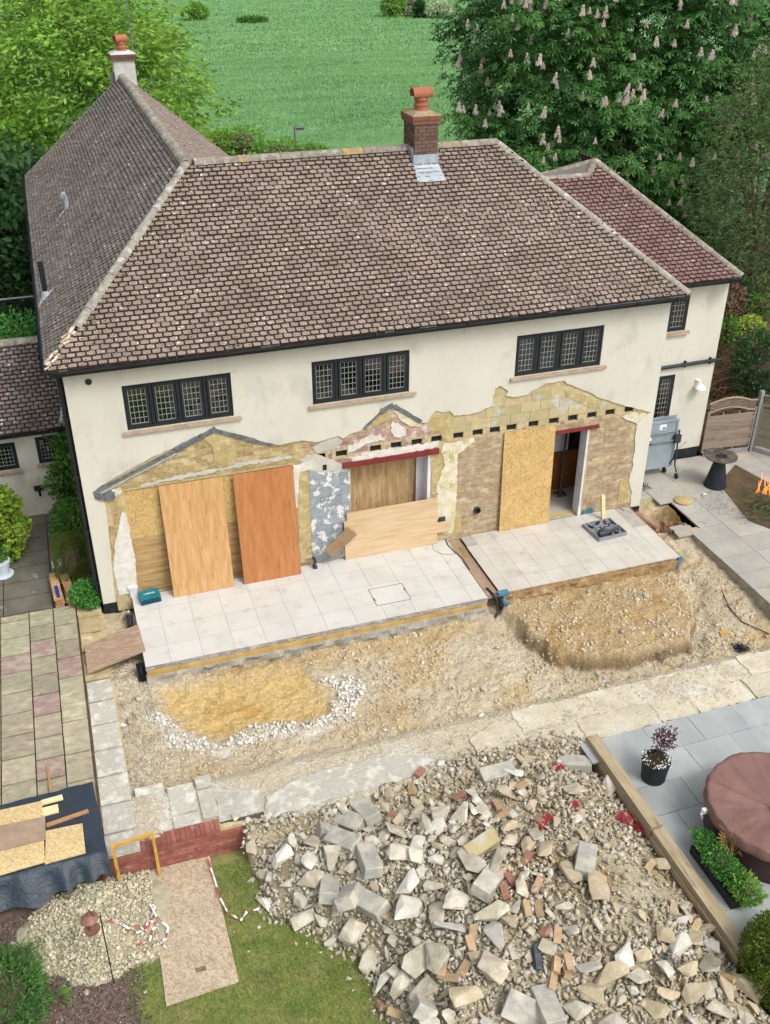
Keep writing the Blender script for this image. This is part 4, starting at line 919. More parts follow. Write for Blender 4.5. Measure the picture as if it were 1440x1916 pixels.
scarp = np.clip(1.3-np.abs(sm-.015)/.07, 0, 1)*np.clip((-2.9-Y)*3, 0, 1); Cc = lerp3(Cc, rgb('6b5436'), scarp*.8)
onm = np.clip(sm/.15, 0, 1); Cc = lerp3(Cc, rgb('b19566'), onm*.75)
Cc = lerp3(Cc, rgb('b08d55'), onm*np.clip(fbm(X*1.7, Y*1.7, 51, 3)*6-.5, 0, 1)*.8)
Cc = lerp3(Cc, rgb('c9bfa8'), pathm*.9); Cc = lerp3(Cc, rgb('d6d1c4'), pathm*np.clip(fbm(X*1.6, Y*1.6, 61, 4)*5-.2, 0, 1)*.8)
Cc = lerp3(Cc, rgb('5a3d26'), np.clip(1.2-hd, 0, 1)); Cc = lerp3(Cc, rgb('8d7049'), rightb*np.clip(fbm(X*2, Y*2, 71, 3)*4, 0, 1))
a = np.arange(NX*NY).reshape(NY, NX); F = np.stack([a[:-1, :-1].ravel(), a[:-1, 1:].ravel(), a[1:, 1:].ravel(), a[1:, :-1].ravel()], 1)
dirt = npmesh('dug_ground', np.stack([X.ravel(), Y.ravel(), Z.ravel()], 1), F, K['dirt'], kind='structure', smooth=True, attr=Cc.reshape(-1, 3))
def dz(x, y):
    i = (x-dx0)/(dx1-dx0)*(NX-1); j = (y-dy0)/(dy1-dy0)*(NY-1)
    i = min(max(int(round(i)), 0), NX-1); j = min(max(int(round(j)), 0), NY-1); return float(Z[j, i])
# ---- stone shapes shared by everything loose
def chunk(seed, n=16, flat_=1.0, ang=1.0):
    rr = random.Random(seed); bm = bmesh.new()
    for _ in range(n):
        v = Vector((rr.gauss(0, 1), rr.gauss(0, 1), rr.gauss(0, 1))).normalized()
        v = Vector([max(-.78, min(.78, c)) for c in v])
        bm.verts.new((v.x*(1+rr.uniform(-.1, .15)), v.y*.72, v.z*.55*flat_))
    bmesh.ops.convex_hull(bm, input=bm.verts); bmesh.ops.delete(bm, geom=[v for v in bm.verts if not v.link_faces], context='VERTS')
    bmesh.ops.triangulate(bm, faces=bm.faces); bm.verts.index_update()
    V = np.array([v.co[:] for v in bm.verts]); Fm = np.array([[v.index for v in f.verts] for f in bm.faces]); bm.free(); return V, Fm
CH = [chunk(i, 15+i % 6, (.55, .8, 1.1)[i % 3]) for i in range(14)]
SM = [chunk(100+i, 9, (.7, 1.0)[i % 2]) for i in range(8)]
def rotm(ax, ay, az): return np.array(Euler((ax, ay, az)).to_matrix())
def scatter(name, items, bases, m, **k):
    "items: (x, y, z, size, (rx, ry, rz), which)"
    Vs = []; Fs = []; o = 0
    for x, y, z, s, r, w in items:
        V, Fm = bases[w % len(bases)]; Vs.append(V*s @ rotm(*r).T+np.array((x, y, z))); Fs.append(Fm+o); o += len(V)
    return npmesh(name, np.vstack(Vs), np.vstack(Fs), m, **k)
def rr3(t=3.14): return (random.uniform(-t, t), random.uniform(-t, t), random.uniform(-3.14, 3.14))
# loose pebbles over the dug ground
it = []
for _ in range(9000):
    x = random.uniform(-.05, 12.7); y = random.uniform(-5.1, -2.4)
    if float(ss[min(NY-1, int((y-dy0)/(dy1-dy0)*(NY-1))), min(NX-1, int((x-dx0)/(dx1-dx0)*(NX-1)))]) > -.05 or vn(x*1.7, y*1.7, 5) < .5: continue
    s = random.choice((.012, .015, .02, .03, .045))*random.uniform(.7, 1.3); it.append((x, y, dz(x, y)-s*.1, s, rr3(), random.randrange(8)))
for _ in range(130):
    cx_, cy_ = random.uniform(.2, 12.4), random.uniform(-5.0, -2.5)
    for _ in range(random.randrange(8, 34)):
        x, y = cx_+random.gauss(0, .16), cy_+random.gauss(0, .12)
        if not (-.05 < x < 12.7 and -5.3 < y < -2.4) or inpoly(x, y, sand): continue
        s = random.choice((.02, .03, .04, .055))*random.uniform(.7, 1.3); it.append((x, y, dz(x, y)+s*.1, s, rr3(), random.randrange(8)))
scatter('earth_clods', it, SM, K['clod'], kind='stuff', label='crumbly clods of earth over the dug ground', cat='soil')
it = []; it2 = []
for _ in range(5200):
    x = random.uniform(-.05, 12.7); y = random.uniform(-6.1, -2.4); s = random.choice((.01, .012, .015, .02, .03))*random.uniform(.7, 1.3)
    (it if random.random() < .7 else it2).append((x, y, dz(x, y)+s*.2, s, rr3(), random.randrange(8)))
for _ in range(1500):      # grit on the path bed and left edge
    x = random.uniform(-.1, .6); y = random.uniform(-5.2, -1.6); s = random.uniform(.012, .04); it.append((x, y, dz(x, y)+s*.2, s, rr3(), random.randrange(8)))
scatter('loose_stones', it, SM, K['stone'], kind='stuff', label='small stones strewn over the dug ground', cat='stones')
scatter('pale_chippings', it2, SM, K['stone_white'], kind='stuff', label='pale chippings strewn over the dug ground', cat='stones')
it = []
pp = np.argwhere((np.abs(ss+.2) < .2*(.4+1.2*vn(X*1.5, Y*1.5, 3))) & (Y < -3.2) & (Y > -4.4) & (vn(X*3, Y*3, 8) > .3))
for _ in range(900):
    j, i = pp[random.randrange(len(pp))]; s = random.choice((.015, .02, .03, .045, .06))*random.uniform(.7, 1.3); x, y = X[j, i]+random.uniform(-.02, .02), Y[j, i]+random.uniform(-.02, .02)
    it.append((x, y, dz(x, y)+s*.3, s, rr3(), random.randrange(8)))
scatter('chalk_rubble', it, SM, K['chalk'], kind='stuff', label='band of white broken chalk round the sand patch', cat='stones')
# bigger single stones lying on the dug ground
for k, (px, py, s) in enumerate([(720, 1100+265, .07), (730, 1330, .06), (695, 1308, .09), (790, 1238, .08), (780, 1262, .07), (905, 1288, .09), (900, 1340, .07), (1205, 1127, .11), (1160, 1195, .08), (1170, 1215, .06), (245, 1350, .11), (258, 1310, .1), (228, 1357, .1), (930, 1210, .07), (1098, 1120, .08), (1380, 1185, .08), (1255, 1190, .07), (586, 1352, .11), (240, 1150, .08), (225, 1143, .1), (219, 1135, .07)]):
    p = gz(px, py, -.38); V, Fm = CH[k % 14]; o = npmesh('loose_stone', V*s @ rotm(*rr3(.4)).T+np.array((p.x, p.y, dz(p.x, p.y)+s*.3)), Fm, K['stone' if k % 3 else 'stone_white'], label='lone stone chunk lying on the dug ground', cat='stone', group='single stones on the dug ground')
# ================================================================== old path along the dug area
flags = []
x = 6.35
rowA = [(6.55, 7.35), (7.38, 8.0), (8.03, 9.3), (9.33, 10.3), (10.33, 11.2), (11.23, 12.2), (12.23, 13.3)]
rowB = [(6.7, 7.5), (7.53, 8.95), (9.0, 9.7), (9.75, 10.9), (10.93, 11.7), (11.73, 12.9)]
for row, (y0, y1) in ((rowA, (-5.72, -5.2)), (rowB, (-6.28, -5.76))):
    for q, (a, b_) in enumerate(row):
        P = jag([(a, y0), (b_, y0+random.uniform(-.02, .02)), (b_, y1), (a, y1+random.uniform(-.03, .03))], .08, .028, seed=q+int(y0*10))
        MB().sheet(P, (), ((0, 0, -.285+random.uniform(-.012, .006)), (1, 0, 0), (0, 1, 0), (0, 0, 1)), .1).build('path_flag', K['path_flag'], dirt)
for P in ([(1.95, -6.2), (4.5, -6.1), (4.9, -5.75), (3.9, -5.5), (2.7, -5.55), (2.0, -5.75)], [(5.6, -5.6), (6.2, -5.35), (6.5, -5.5), (6.5, -5.9), (6.0, -6.05), (5.6, -5.9)], [(1.22, -6.1), (1.9, -6.18), (1.95, -5.6), (1.25, -5.4)]):
    MB().sheet(jag(P, .1, .03, seed=int(P[0][0]*7)), (), ((0, 0, -.27), (1, 0, 0), (0, 1, 0), (0, 0, 1)), .1).build('broken_screed', K['path_flag' if P[0][0] > 5 else 'slab_grey'], dirt)
# ================================================================== paving on the left
flagbase = flat('paving', -7, -.53, -6.2, 4.4, ZF-.05, K['hedge_soil'])
MB().bx(-.53, -.03, -6.06, .0, -.6, ZF-.12).build('slab_bed', K['mortar'], flagbase); MB().bx(-.53, -.06, .0, 4.1, -.6, ZF-.05).build('slab_bed', K['mortar'], flagbase)
MB().bx(-7, -.62, -6.24, -6.2, ZL-.05, ZF-.06).build('paving_edge', K['hedge_soil'], flagbase)
def slab(x0, x1, y0, y1, m, z, par, t=.035, g=.011):
    b = MB(); j = random.uniform(-.004, .004)
    gy = g*1.7 if m.startswith('sandstone') else g
    b.sheet(jag([(x0+g, y0+gy), (x1-g, y0+gy), (x1-g, y1-gy), (x0+g, y1-gy)], .25, .004, seed=random.randrange(99)), (), ((0, 0, z+j), (1, 0, 0), (0, 1, 0), (0, 0, 1)), t); b.build('paving_slab', K[m], par)
cols_px = [gz(q, 1400, ZF).x for q in (22, 85, 153)]
colx = [(-1.98, -1.44), (-1.44, -.98), (-.98, -.545), (-2.5, -1.98), (-3.0, -2.5), (-3.5, -3.0)]
ys = {0: [.33, .12, -.42, -.98, -1.5, -2.08, -2.63, -3.2, -3.75, -4.33, -4.9, -5.4, -5.9, -6.2], 1: [.33, -.18, -.66, -1.18, -1.72, -2.28, -2.83, -3.4, -3.93, -4.4, -5.0, -5.6, -6.2],
      2: [.33, .22, -.3, -.82, -1.36, -1.95, -3.15, -3.95, -4.6, -5.3, -6.2], 3: [.33, -.2, -.8, -1.1, -1.7, -2.25, -2.8, -3.4, -3.9, -4.5, -5.1, -6.2], 4: [.33, -.3, -.9, -1.5, -2.1, -2.8, -3.4, -4.0, -4.6, -5.2, -6.2], 5: [.33, -.3, -.9, -1.5, -2.1, -2.8, -3.4, -4.0, -4.6, -5.2, -6.2]}
pink = {(0, 3), (1, 2), (1, 5), (2, 4), (1, 8), (3, 5), (3, 8), (4, 3)}
for c, (x0, x1) in enumerate(colx):
    for i in range(len(ys[c])-1): slab(x0, x1, ys[c][i+1], ys[c][i], 'sandstone_pink' if (c, i) in pink else 'sandstone', ZF, flagbase)
for i in range(6):                       # dark slabs by the low wing
    for j in range(7):
        x1 = -.02-.95*i; y0 = .36+j*.56
        if i == 0 and j < 2: continue
        slab(x1-.95, x1, y0, y0+.56, 'sandstone_dark', ZF-.005, flagbase)
slab(-.53, -.1, -.12, .12, 'slab_ochre', ZF-.05, flagbase); slab(-.53, -.12, -.62, -.13, 'slab_ochre', ZF-.05, flagbase); slab(-.53, -.3, -1.2, -.63, 'slab_ochre', ZF-.05, flagbase); slab(-.53, -.05, -2.1, -1.62, 'slab_ochre', ZF-.05, flagbase)
yy = -2.12
for k, h in enumerate((.58, .6, .62, .6, .62, .58, .42)):
    slab(-.52, -.06+.01*k, yy-h, yy, 'slab_grey', ZF-.06, flagbase, t=.07, g=.014); yy -= h+.015
for (x0, x1, y0, y1) in ((-.0, .5, -6.05, -5.45), (.02, .5, -5.43, -4.95), (.52, .95, -5.72, -5.1), (.52, .95, -6.02, -5.74), (.97, 1.25, -5.3, -5.02), (.97, 1.25, -5.95, -5.32)): slab(x0, x1, y0, y1, 'slab_grey', ZF-.09, flagbase, t=.07, g=.014)
# red brick retaining wall below them
rw = thing('brick_retaining_wall', 'low red brick retaining wall with a soldier course under the grey slabs', 'wall', (.3, -6.2, ZL))
MB().bx(-.62, 1.98, -6.19, -6.06, ZL-.1, -.27).build('wall_core', K['mortar'], rw)
k = 0
for i in range(7):
    z0 = ZL+.0+i*.072
    for q in range(13):
        x0 = -.62+q*.215+(.107 if i % 2 else 0)
        if x0 > 1.85: continue
        MB().bx(x0+.004, min(x0+.211, 1.98), -6.205+random.uniform(-.003, .003), -6.15, z0+.004, z0+.067).build('brick', K['brick_red'], rw)
for q in range(24):
    x0 = -.6+q*.075
    MB().bx(x0+.003, x0+.072, -6.215, -6.0, -.31, -.24+random.uniform(-.003, .003)).build('coping_brick', K['brick_red'], rw)
# ================================================================== pale patio by the extension
pat = flat('patio', 13.05, 30, -6.0, 1.78, ZR-.04, K['mortar'])
MB().bx(12.76, 13.05, -6.0, -1.1, -.5, ZR-.04).build('slab_bed', K['mortar'], pat); MB().bx(12.2, 13.05, .28, 1.78, -.5, ZR-.04).build('slab_bed', K['mortar'], pat)
flag_h = .6
def cut(a, b_, c, d): return [(a, b_, c, d)]
for i in range(0, 9):
    for j in range(0, 12):
        x0 = 12.75+i*.9; y1 = 1.78-j*.6
        if i == 0 and j in (3, 4): x0 = 13.05
        slab(x0, 12.75+i*.9+.9, y1-.6, y1, 'patio_beige', ZR, pat, t=.03, g=.004)
slab(12.38, 12.75, -1.4, -.95, 'patio_beige', ZR, pat, t=.03); slab(12.21, 12.75, .5, 1.78, 'patio_beige', ZR-.002, pat, t=.03); slab(12.21, 12.75, .28, .5, 'patio_beige', ZR-.003, pat, t=.03)
MB().bx(12.752, 12.77, -5.15, -1.4, -.45, ZR-.032).build('patio_edge', K['concrete'], pat)
# ================================================================== blue-grey patio with the hot tub
gp_ = flat('patio', 7.62, 22, -16, -6.3, ZG-.05, K['concrete'])
MB().bx(7.62, 22, -6.33, -6.30, -.5, ZG-.052).build('patio_edge', K['concrete'], gp_)
for j in range(0, 9):
    y1 = -6.315-j*.6
    for i in range(0, 8):
        x0 = 7.36+i*.9+(.45 if j % 2 == 0 else 0)-.2; a, b_ = max(x0, 7.62), x0+.9
        if b_-a < .1: continue
        slab(a, b_, y1-.6, y1, 'patio_blue', ZG, gp_, t=.03, g=.003)
slab(7.3, 7.62, -6.8, -6.32, 'patio_blue', ZG-.004, gp_, t=.03)
# ================================================================== lower garden
lawn_soil = flat('lawn', -6, 7.6, -17, -6.21, ZL, K['soil_lawn'])
n = 90000
gx = rng.uniform(-.75, 4.6, n); gy = rng.uniform(-11.3, -6.4, n)
keep = (gx+.25*fbm(gx*2, gy*2, 5, 3) > np.where(gy > -7.3, .05+(gy+7.3)*.9, -.45)) & ~((gx > .03) & (gx < .97) & (gy > -8.4) & (gy < -6.1)) & ~((gx > 1.55) & (gy > -6.9))
gx, gy = gx[keep], gy[keep]; n = len(gx); ang = rng.uniform(0, 6.28, n); h = rng.uniform(.015, .05, n); ln = rng.uniform(.4, 1.4, n)*h; w = .006
dxx, dyy = np.cos(ang), np.sin(ang); la = rng.uniform(0, 6.28, n)
A = np.stack([gx-dxx*w, gy-dyy*w, np.full(n, ZL+.002)], 1); Bv = np.stack([gx+dxx*w, gy+dyy*w, np.full(n, ZL+.002)], 1); Cv = np.stack([gx+np.cos(la)*ln, gy+np.sin(la)*ln, ZL+.002+h], 1)
npmesh('grass', np.stack([A, Bv, Cv], 1).reshape(-1, 3), np.arange(3*n).reshape(-1, 3), K['grass'], kind='stuff', label='short green lawn grass with worn yellow patches', cat='grass')
# crushed limestone heap and mulch bed
heap_c = [(-.45, -6.75, .75, .8, .2), (-.95, -7.0, .8, .75, .2), (-1.05, -6.5, .6, .45, .14), (-.75, -7.45, .6, .45, .1), (-1.5, -6.9, .5, .5, .08), (-.1, -7.3, .4, .5, .08)]
def hz(x, y):
    z = 0
    for cx, cy, rx, ry, h_ in heap_c: z = z+h_*np.clip(1-(np.hypot((x-cx)/rx, (y-cy)/ry)+.5*fbm(np.asarray(x)*2.2, np.asarray(y)*2.2, 12, 3))**2, 0, 1)
    return ZL+z
gx_, gy_ = np.meshgrid(np.linspace(-1.9, .7, 90), np.linspace(-8.7, -6.2, 90)); gzz = hz(gx_, gy_)+.05*fbm(gx_*5, gy_*5, 3, 4)-.018
inside = hz(gx_, gy_) > ZL+.001; gzz = np.where(inside, gzz+.012, ZL-.03)
a = np.arange(8100).reshape(90, 90); F = np.stack([a[:-1, :-1].ravel(), a[:-1, 1:].ravel(), a[1:, 1:].ravel(), a[1:, :-1].ravel()], 1)
npmesh('limestone_heap', np.stack([gx_.ravel(), gy_.ravel(), gzz.ravel()], 1), F, K['limestone_crumb'], kind='stuff', label='spread heap of crushed cream limestone beside the ramp board', cat='heap', smooth=True)
it = []
while len(it) < 5200:
    x, y = random.uniform(-1.7, .62), random.uniform(-8.3, -6.22); z = float(hz(x, y))
    if z < ZL+.012+.03*random.random() or (x > .05 and y > -8.4 and y < -6.1): continue
    s = random.choice((.012, .016, .02, .026, .034, .045, .055))*random.uniform(.8, 1.2); it.append((x, y, z+.05*float(fbm(x*5, y*5, 3, 4))+s*.2, s, rr3(), random.randrange(8)))
scatter('limestone_lumps', it, SM, K['limestone_crumb'], kind='stuff', label='lumps of cream limestone covering the crushed heap', cat='heap')
bed = flat('mulch_bed', -6, -.35, -12.5, -6.25, ZL+.006, K['mulch'])
chip = [(np.array([(-.5, -.12, 0), (.5, -.1, 0), (.45, .12, .03), (-.45, .1, .02)]), np.array([(0, 1, 2), (0, 2, 3)]))]
it = []; it2 = []
for _ in range(9000):
    x, y = random.uniform(-2.3, -.28+random.uniform(0, .08)), random.uniform(-10.6, -6.4)
    if float(hz(x, y)) > ZL+.03: continue
    it.append((x, y, ZL+.012+random.uniform(0, .02), random.uniform(.02, .07), (random.uniform(-.5, .5), random.uniform(-.5, .5), random.uniform(0, 6.3)), 0))
    if random.random() < .3: s = random.uniform(.008, .02); it2.append((x, y, ZL+.012+s*.4, s, rr3(), random.randrange(8)))
scatter('bark_mulch', it, chip, K['mulch'], kind='stuff', label='dark bark chippings in the flower bed', cat='mulch')
scatter('bed_pebbles', it2, SM, K['pebble'], kind='stuff', label='pale grit scattered on the bark bed', cat='stones')
# ================================================================== rubble heap
hp = [tuple(gz(a, b, z)[:2]) for a, b, z in ((452, 1545, -.4), (470, 1620, -.8), (505, 1715, -.82), (560, 1735, -.82), (640, 1775, -.82), (690, 1800, -.82), (705, 1870, -.82), (735, 1950, -.82), (780, 2060, -.82))]
hp += [(8.2, -12.6), (8.2, -6.5), (7.35, -6.1), (6.9, -5.95), (6.1, -5.85), (5.2, -5.95), (4.2, -6.25), (3.2, -6.35), (2.5, -6.3)]
def Hh(x, y):
    x = np.asarray(x, float); y = np.asarray(y, float); d = np.clip(sdist(x, y, hp), 0, 3)
    base = np.where(y > -6.3, -.3, np.maximum(ZL, -.3-(-6.3-y)*1.1)); e = np.clip((7.42-x)/.9, 0, 1)
    up = 1.12*(1-np.exp(-d*.95))*(.62+.38*e)
    top = ZL+up+.10*fbm(x*1.3, y*1.3, 7, 3)*np.clip(d*3, 0, 1)
    return np.where(d > 0, np.maximum(top, base+.05*np.clip(d*4, 0, 1)), base)
g1, g2 = np.meshgrid(np.linspace(1.2, 7.44, 130), np.linspace(-12.6, -5.7, 150)); hh = Hh(g1, g2); sdm = sdist(g1, g2, hp)
hh = np.where(sdm > 0, hh+.05*fbm(g1*6, g2*6, 9, 4)-.03, ZL-.08)
a = np.arange(g1.size).reshape(g1.shape); F = np.stack([a[:-1, :-1].ravel(), a[:-1, 1:].ravel(), a[1:, 1:].ravel(), a[1:, :-1].ravel()], 1)
keepf = (sdm.ravel()[F] > -.05).all(1)
tq = np.clip(fbm(g1*1.2, g2*1.2, 41, 4)*2.5+.5, 0, 1); hc = lerp3(rgb('b5a788'), rgb('c3b89f'), tq)
for cx, cy, r_ in ((5.4, -8.6, .6), (6.0, -9.1, .5), (6.2, -7.5, .5)): hc = lerp3(hc, rgb('8f7447'), np.clip(1.2-np.hypot(g1-cx, g2-cy)/r_, 0, 1)*.8)
npmesh('rubble_fines', np.stack([g1.ravel(), g2.ravel(), hh.ravel()], 1), F[keepf], K['dirt'], kind='stuff', label='sandy fines filling the demolition rubble heap', cat='rubble', smooth=True, attr=hc.reshape(-1, 3))
def on_heap(px, py, up=.0):
    z = -.3
    for _ in range(5): p = gz(px, py, z); z = float(Hh(p.x, p.y))+up
    return p
placed = []
def block_mesh(name, L, Wd, Hd, holes=0):
    b = bmesh.new(); bmesh.ops.create_cube(b, size=1); bmesh.ops.scale(b, vec=(L, Wd, Hd), verts=b.verts)
    bmesh.ops.bevel(b, geom=list(b.edges), offset=min(L, Wd, Hd)*.06, segments=1, affect='EDGES')
    rr = random.Random(hash((L, Wd)) & 255)
    for v in b.verts: v.co += Vector((rr.uniform(-1, 1), rr.uniform(-1, 1), rr.uniform(-1, 1)))*.004
    me = bpy.data.meshes.new(name); b.to_mesh(me); b.free(); return me
def put(name, me, p, rot, label, cat, group, m):
    if not me.materials: me.materials.append(m)
    o = bpy.data.objects.new(name, me); COL.objects.link(o); o.location = p; o.rotation_euler = rot; WP[o.name] = Vector(p)
    return tag(o, label, cat, group)
bl = block_mesh('concrete_block', .56, .28, .2); bl.materials.append(K['block_grey'])
bly = block_mesh('yellow_block', .52, .24, .2); bly.materials.append(K['block_yellow'])
blocks = [(682, 1516, 105, 15, 'narrow grey concrete block at the top left of the rubble heap'), (653, 1536, 125, 20, 'grey concrete block lying flat against the upright one near the heap top'), (643, 1574, 125, 25, 'grey concrete block tilted below the flat one at the heap edge'),
 (610, 1556, 80, 40, 'dusty concrete block on end at the left rim of the heap'), (690, 1609, 88, 12, 'smooth blue grey concrete block lying lengthwise in the heap'), (692, 1691, 120, 22, 'weathered grey concrete block leaning down the front of the heap'),
 (655, 1673, 55, 35, 'buff sided concrete block crossing behind the weathered one'), (913, 1650, 40, 20, 'grey concrete block beside the red brick fragment'), (1095, 1611, 55, 8, 'pale grey concrete block alone on the tan fines'), (1025, 1885, 85, 10, 'yellowish concrete block at the lower edge of the heap'),
 (790, 1880, 80, 55, 'dark topped concrete block stood near the lawn edge'), (617, 1660, 70, 30, 'brown edged block wedged at the left of the heap'), (1075, 1430, 150, 12, 'yellow grey block at the head of the sleepers'), (930, 1448, 175, 10, 'flat grey block on the crest of the heap')]
for k, (px, py, yaw, tilt, lab) in enumerate(blocks):
    p = on_heap(px, py, .08); put('concrete_block', bl, p, (R(tilt*random.uniform(-1, 1)), R(tilt*.6), R(yaw)), lab, 'block', 'concrete blocks in the rubble', None); placed.append((p.x, p.y, .17))
p = on_heap(900, 1583, .08); put('concrete_block', bly, p, (R(10), R(-8), R(15)), 'long ochre block lying level near the middle of the heap', 'block', 'concrete blocks in the rubble', None); placed.append((p.x, p.y, .17))
p = on_heap(985, 1893, .1); put('concrete_slab', block_mesh('concrete_slab', .6, .36, .07), p, (R(30), R(20), R(-35)), 'broad dark grey slab tipped up at the bottom of the heap', 'slab', None, K['block_grey']); placed.append((p.x, p.y, .25))
# whole bricks
def brick_mesh(mt, holes):
    b = MB(); b.box((0, 0, 0), (.215, .1025, .065))
    if holes:
        for x in (-.06, 0, .06): b.lathe([(.016, 0), (.016, .0012)], (x, 0, .0325), 8)
    me = bpy.data.meshes.new('brick'); me.from_pydata(b.v, [], b.f); me.update(); me.materials.append(mt); return me
mk('brick_buff_loose', L_('b29b7c'), L_('a38a69'), scale=8, island=.15, hue=.015, bump=.4, bscale=60)
mk('brick_red_loose', L_('976f62'), L_('86604f'), scale=8, island=.15, hue=.015, bump=.4, bscale=60)
bb = brick_mesh(K['brick_buff_loose'], True); br = brick_mesh(K['brick_red_loose'], True)
bp_ = [(885, 1745, 60), (880, 1765, 85), (868, 1812, 35), (826, 1816, 60), (845, 1830, 140), (1033, 1838, 55), (1040, 1805, 60), (1063, 1800, 80), (1060, 1820, 70), (985, 1700, 80), (1043, 1750, 60), (975, 1470, 15), (930, 1505, 85), (940, 1525, 10), (770, 1475, 75), (738, 1895, 150), (712, 1880, 95), (1008, 1700, 75), (1120, 1640, 150), (1215, 1620, 30), (1300, 1735, 35), (1360, 1830, 120), (1005, 1655, 40), (935, 1640, 30)]
for px, py, yaw in bp_:
    p = on_heap(px, py, .05); put('loose_brick', bb, p, (R(random.uniform(-30, 30)), R(random.uniform(-30, 30)), R(yaw)), 'loose buff brick lying in the rubble heap', 'brick', 'buff bricks in the rubble', None); placed.append((p.x, p.y, .08))
for px, py, yaw in ((732, 1528, 10), (1020, 1740, 40), (955, 1645, 100), (945, 1668, 85), (1012, 1535, 20), (985, 1605, 30), (860, 1490, 20), (785, 1445, 40)):
    p = on_heap(px, py, .05); put('loose_brick', br, p, (R(random.uniform(-30, 30)), R(random.uniform(-30, 30)), R(yaw)), 'loose red brick lying in the rubble heap', 'brick', 'red bricks in the rubble', None); placed.append((p.x, p.y, .08))
meshes = []
for V, Fm in [chunk(200+i, 10+i % 5, (.45, .6, .8)[i % 3]) for i in range(20)]:
    b = bmesh.new(); vs_ = [b.verts.new(v) for v in V]; [b.faces.new([vs_[i] for i in f]) for f in Fm]
    bmesh.ops.bevel(b, geom=list(b.edges), offset=.03, segments=1, affect='EDGES', clamp_overlap=True)
    me = bpy.data.meshes.new('rubble_stone'); b.to_mesh(me); b.free(); me.materials.append(K['stone']); meshes.append(me)
mw = []
for me in meshes[:8]: c = me.copy(); c.materials[0] = K['stone_white']; mw.append(c)
mt_ = []
for me in meshes[:8]: c = me.copy(); c.materials[0] = K['stone_tan']; mt_.append(c)
named = [(762, 1651, .2, 'w', 'broad white faced slab fragment near the middle of the heap'), (765, 1697, .24, 'w', 'largest pale flat slab fragment in the front of the heap'), (782, 1578, .13, 'w', 'rounded pale grey plate below the heap crest'), (780, 1790, .22, 's', 'long pointed pale chunk tipped upright near the lawn'),
 (818, 1790, .22, 's', 'tall tapered grey chunk beside the pointed one'), (795, 1845, .2, 's', 'squat rounded boulder at the lawn edge of the heap'), (692, 1793, .18, 's', 'wedge shaped boulder standing on the lawn edge'), (715, 1836, .14, 'w', 'pale broken chunk resting on the grass by the heap'), (753, 1845, .16, 's', 'upright slab chunk next to the squat boulder'),
 (920, 1808, .22, 's', 'big flat topped pale boulder low in the heap'), (920, 1705, .2, 's', 'smooth shield shaped slab in the lower middle of the heap'), (565, 1720, .16, 's', 'narrow pale chunk at the left tip of the heap'), (598, 1720, .12, 's', 'rounded chunk beside the left tip chunk'), (878, 1610, .2, 's', 'cracked pale slab under the ochre block'),
 (1120, 1660, .2, 't', 'knobbly tan boulder below the pale grey block'), (1140, 1822, .2, 't', 'pointed tan slab low in the middle right of the heap'), (1107, 1858, .18, 't', 'blunt tan slab under the pointed one'), (1235, 1615, .16, 't', 'brown flinty boulder close to the sleepers'), (1065, 1630, .18, 't', 'clay covered lump in the brown patch'), (1075, 1475, .17, 's', 'wide pale wedge stone near the red netting'), (1140, 1470, .16, 's', 'pale slab stone leaning on the sleeper stack'), (960, 1445, .14, 'w', 'white plate on the rear crest of the heap'), (1000, 1560, .15, 's', 'speckled square stone in the centre right'), (1255, 1860, .18, 't', 'flat tan boulder at the lower right of the heap')]
for k, (px, py, s, kd, lab) in enumerate(named):
    s *= 1.5
    p = on_heap(px, py, s*.42); me = {'s': meshes, 'w': mw, 't': mt_}[kd]; me = me[(k*3+1) % len(me)]
    o = put('rubble_stone', me, p, (R(random.uniform(-25, 25)), R(random.uniform(-30, 30)), random.uniform(0, 6.28)), lab, 'stone', 'large stones in the rubble', None); o.scale = (s, s*random.uniform(.8, 1.05), s*random.uniform(.6, .9)); placed.append((p.x, p.y, s*.7))
def ok(x, y, r_): return all((x-a)**2+(y-b_)**2 > (r_+c)**2*.5 for a, b_, c in placed)
cnt = 0; tries = 0
while cnt < 228 and tries < 20000:
    tries += 1; x = random.uniform(1.6, 7.4); y = random.uniform(-11.6, -6.0); d = float(sdist(np.array(x), np.array(y), hp))
    if d < -.05: continue
    coarse = 1-min(1, max(0, (x-4.2)/2.6)); coarse = max(coarse, min(1, (-9.3-y)*.8))
    if y > -6.9: coarse *= .4
    s = random.uniform(.08, .13)+random.random()**1.1*.22*coarse
    if random.random() > .18+.82*coarse or not ok(x, y, s*.7): continue
    kd = random.random(); tan = .08+.42*(x > 5.2); me = random.choice(mt_ if kd < tan else mw if kd > .85 else meshes)
    z = float(Hh(x, y))+s*.42; sz = 'hefty' if s > .12 else 'fist sized'; cl = 'tan' if kd < tan else 'whitish' if kd > .85 else 'grey beige'
    o = put('rubble_stone', me, (x, y, z), (R(random.uniform(-35, 35)), R(random.uniform(-35, 35)), random.uniform(0, 6.28)), f'{sz} {cl} broken stone among the demolition rubble', 'stone', f'{sz} {cl} stones in the rubble', None)
    o.scale = (s, s*random.uniform(.8, 1.1), s*random.uniform(.65, 1.0)); placed.append((x, y, s*.6)); cnt += 1
ia, ib, ic = [], [], []
for _ in range(21000):
    x = random.uniform(1.3, 7.42); y = random.uniform(-12.2, -5.75); d = float(_sd) if False else None
    ia.append((x, y))
arr = np.array(ia); dd = sdist(arr[:, 0], arr[:, 1], hp); zz = Hh(arr[:, 0], arr[:, 1]); la_, lb_, lc_ = [], [], []
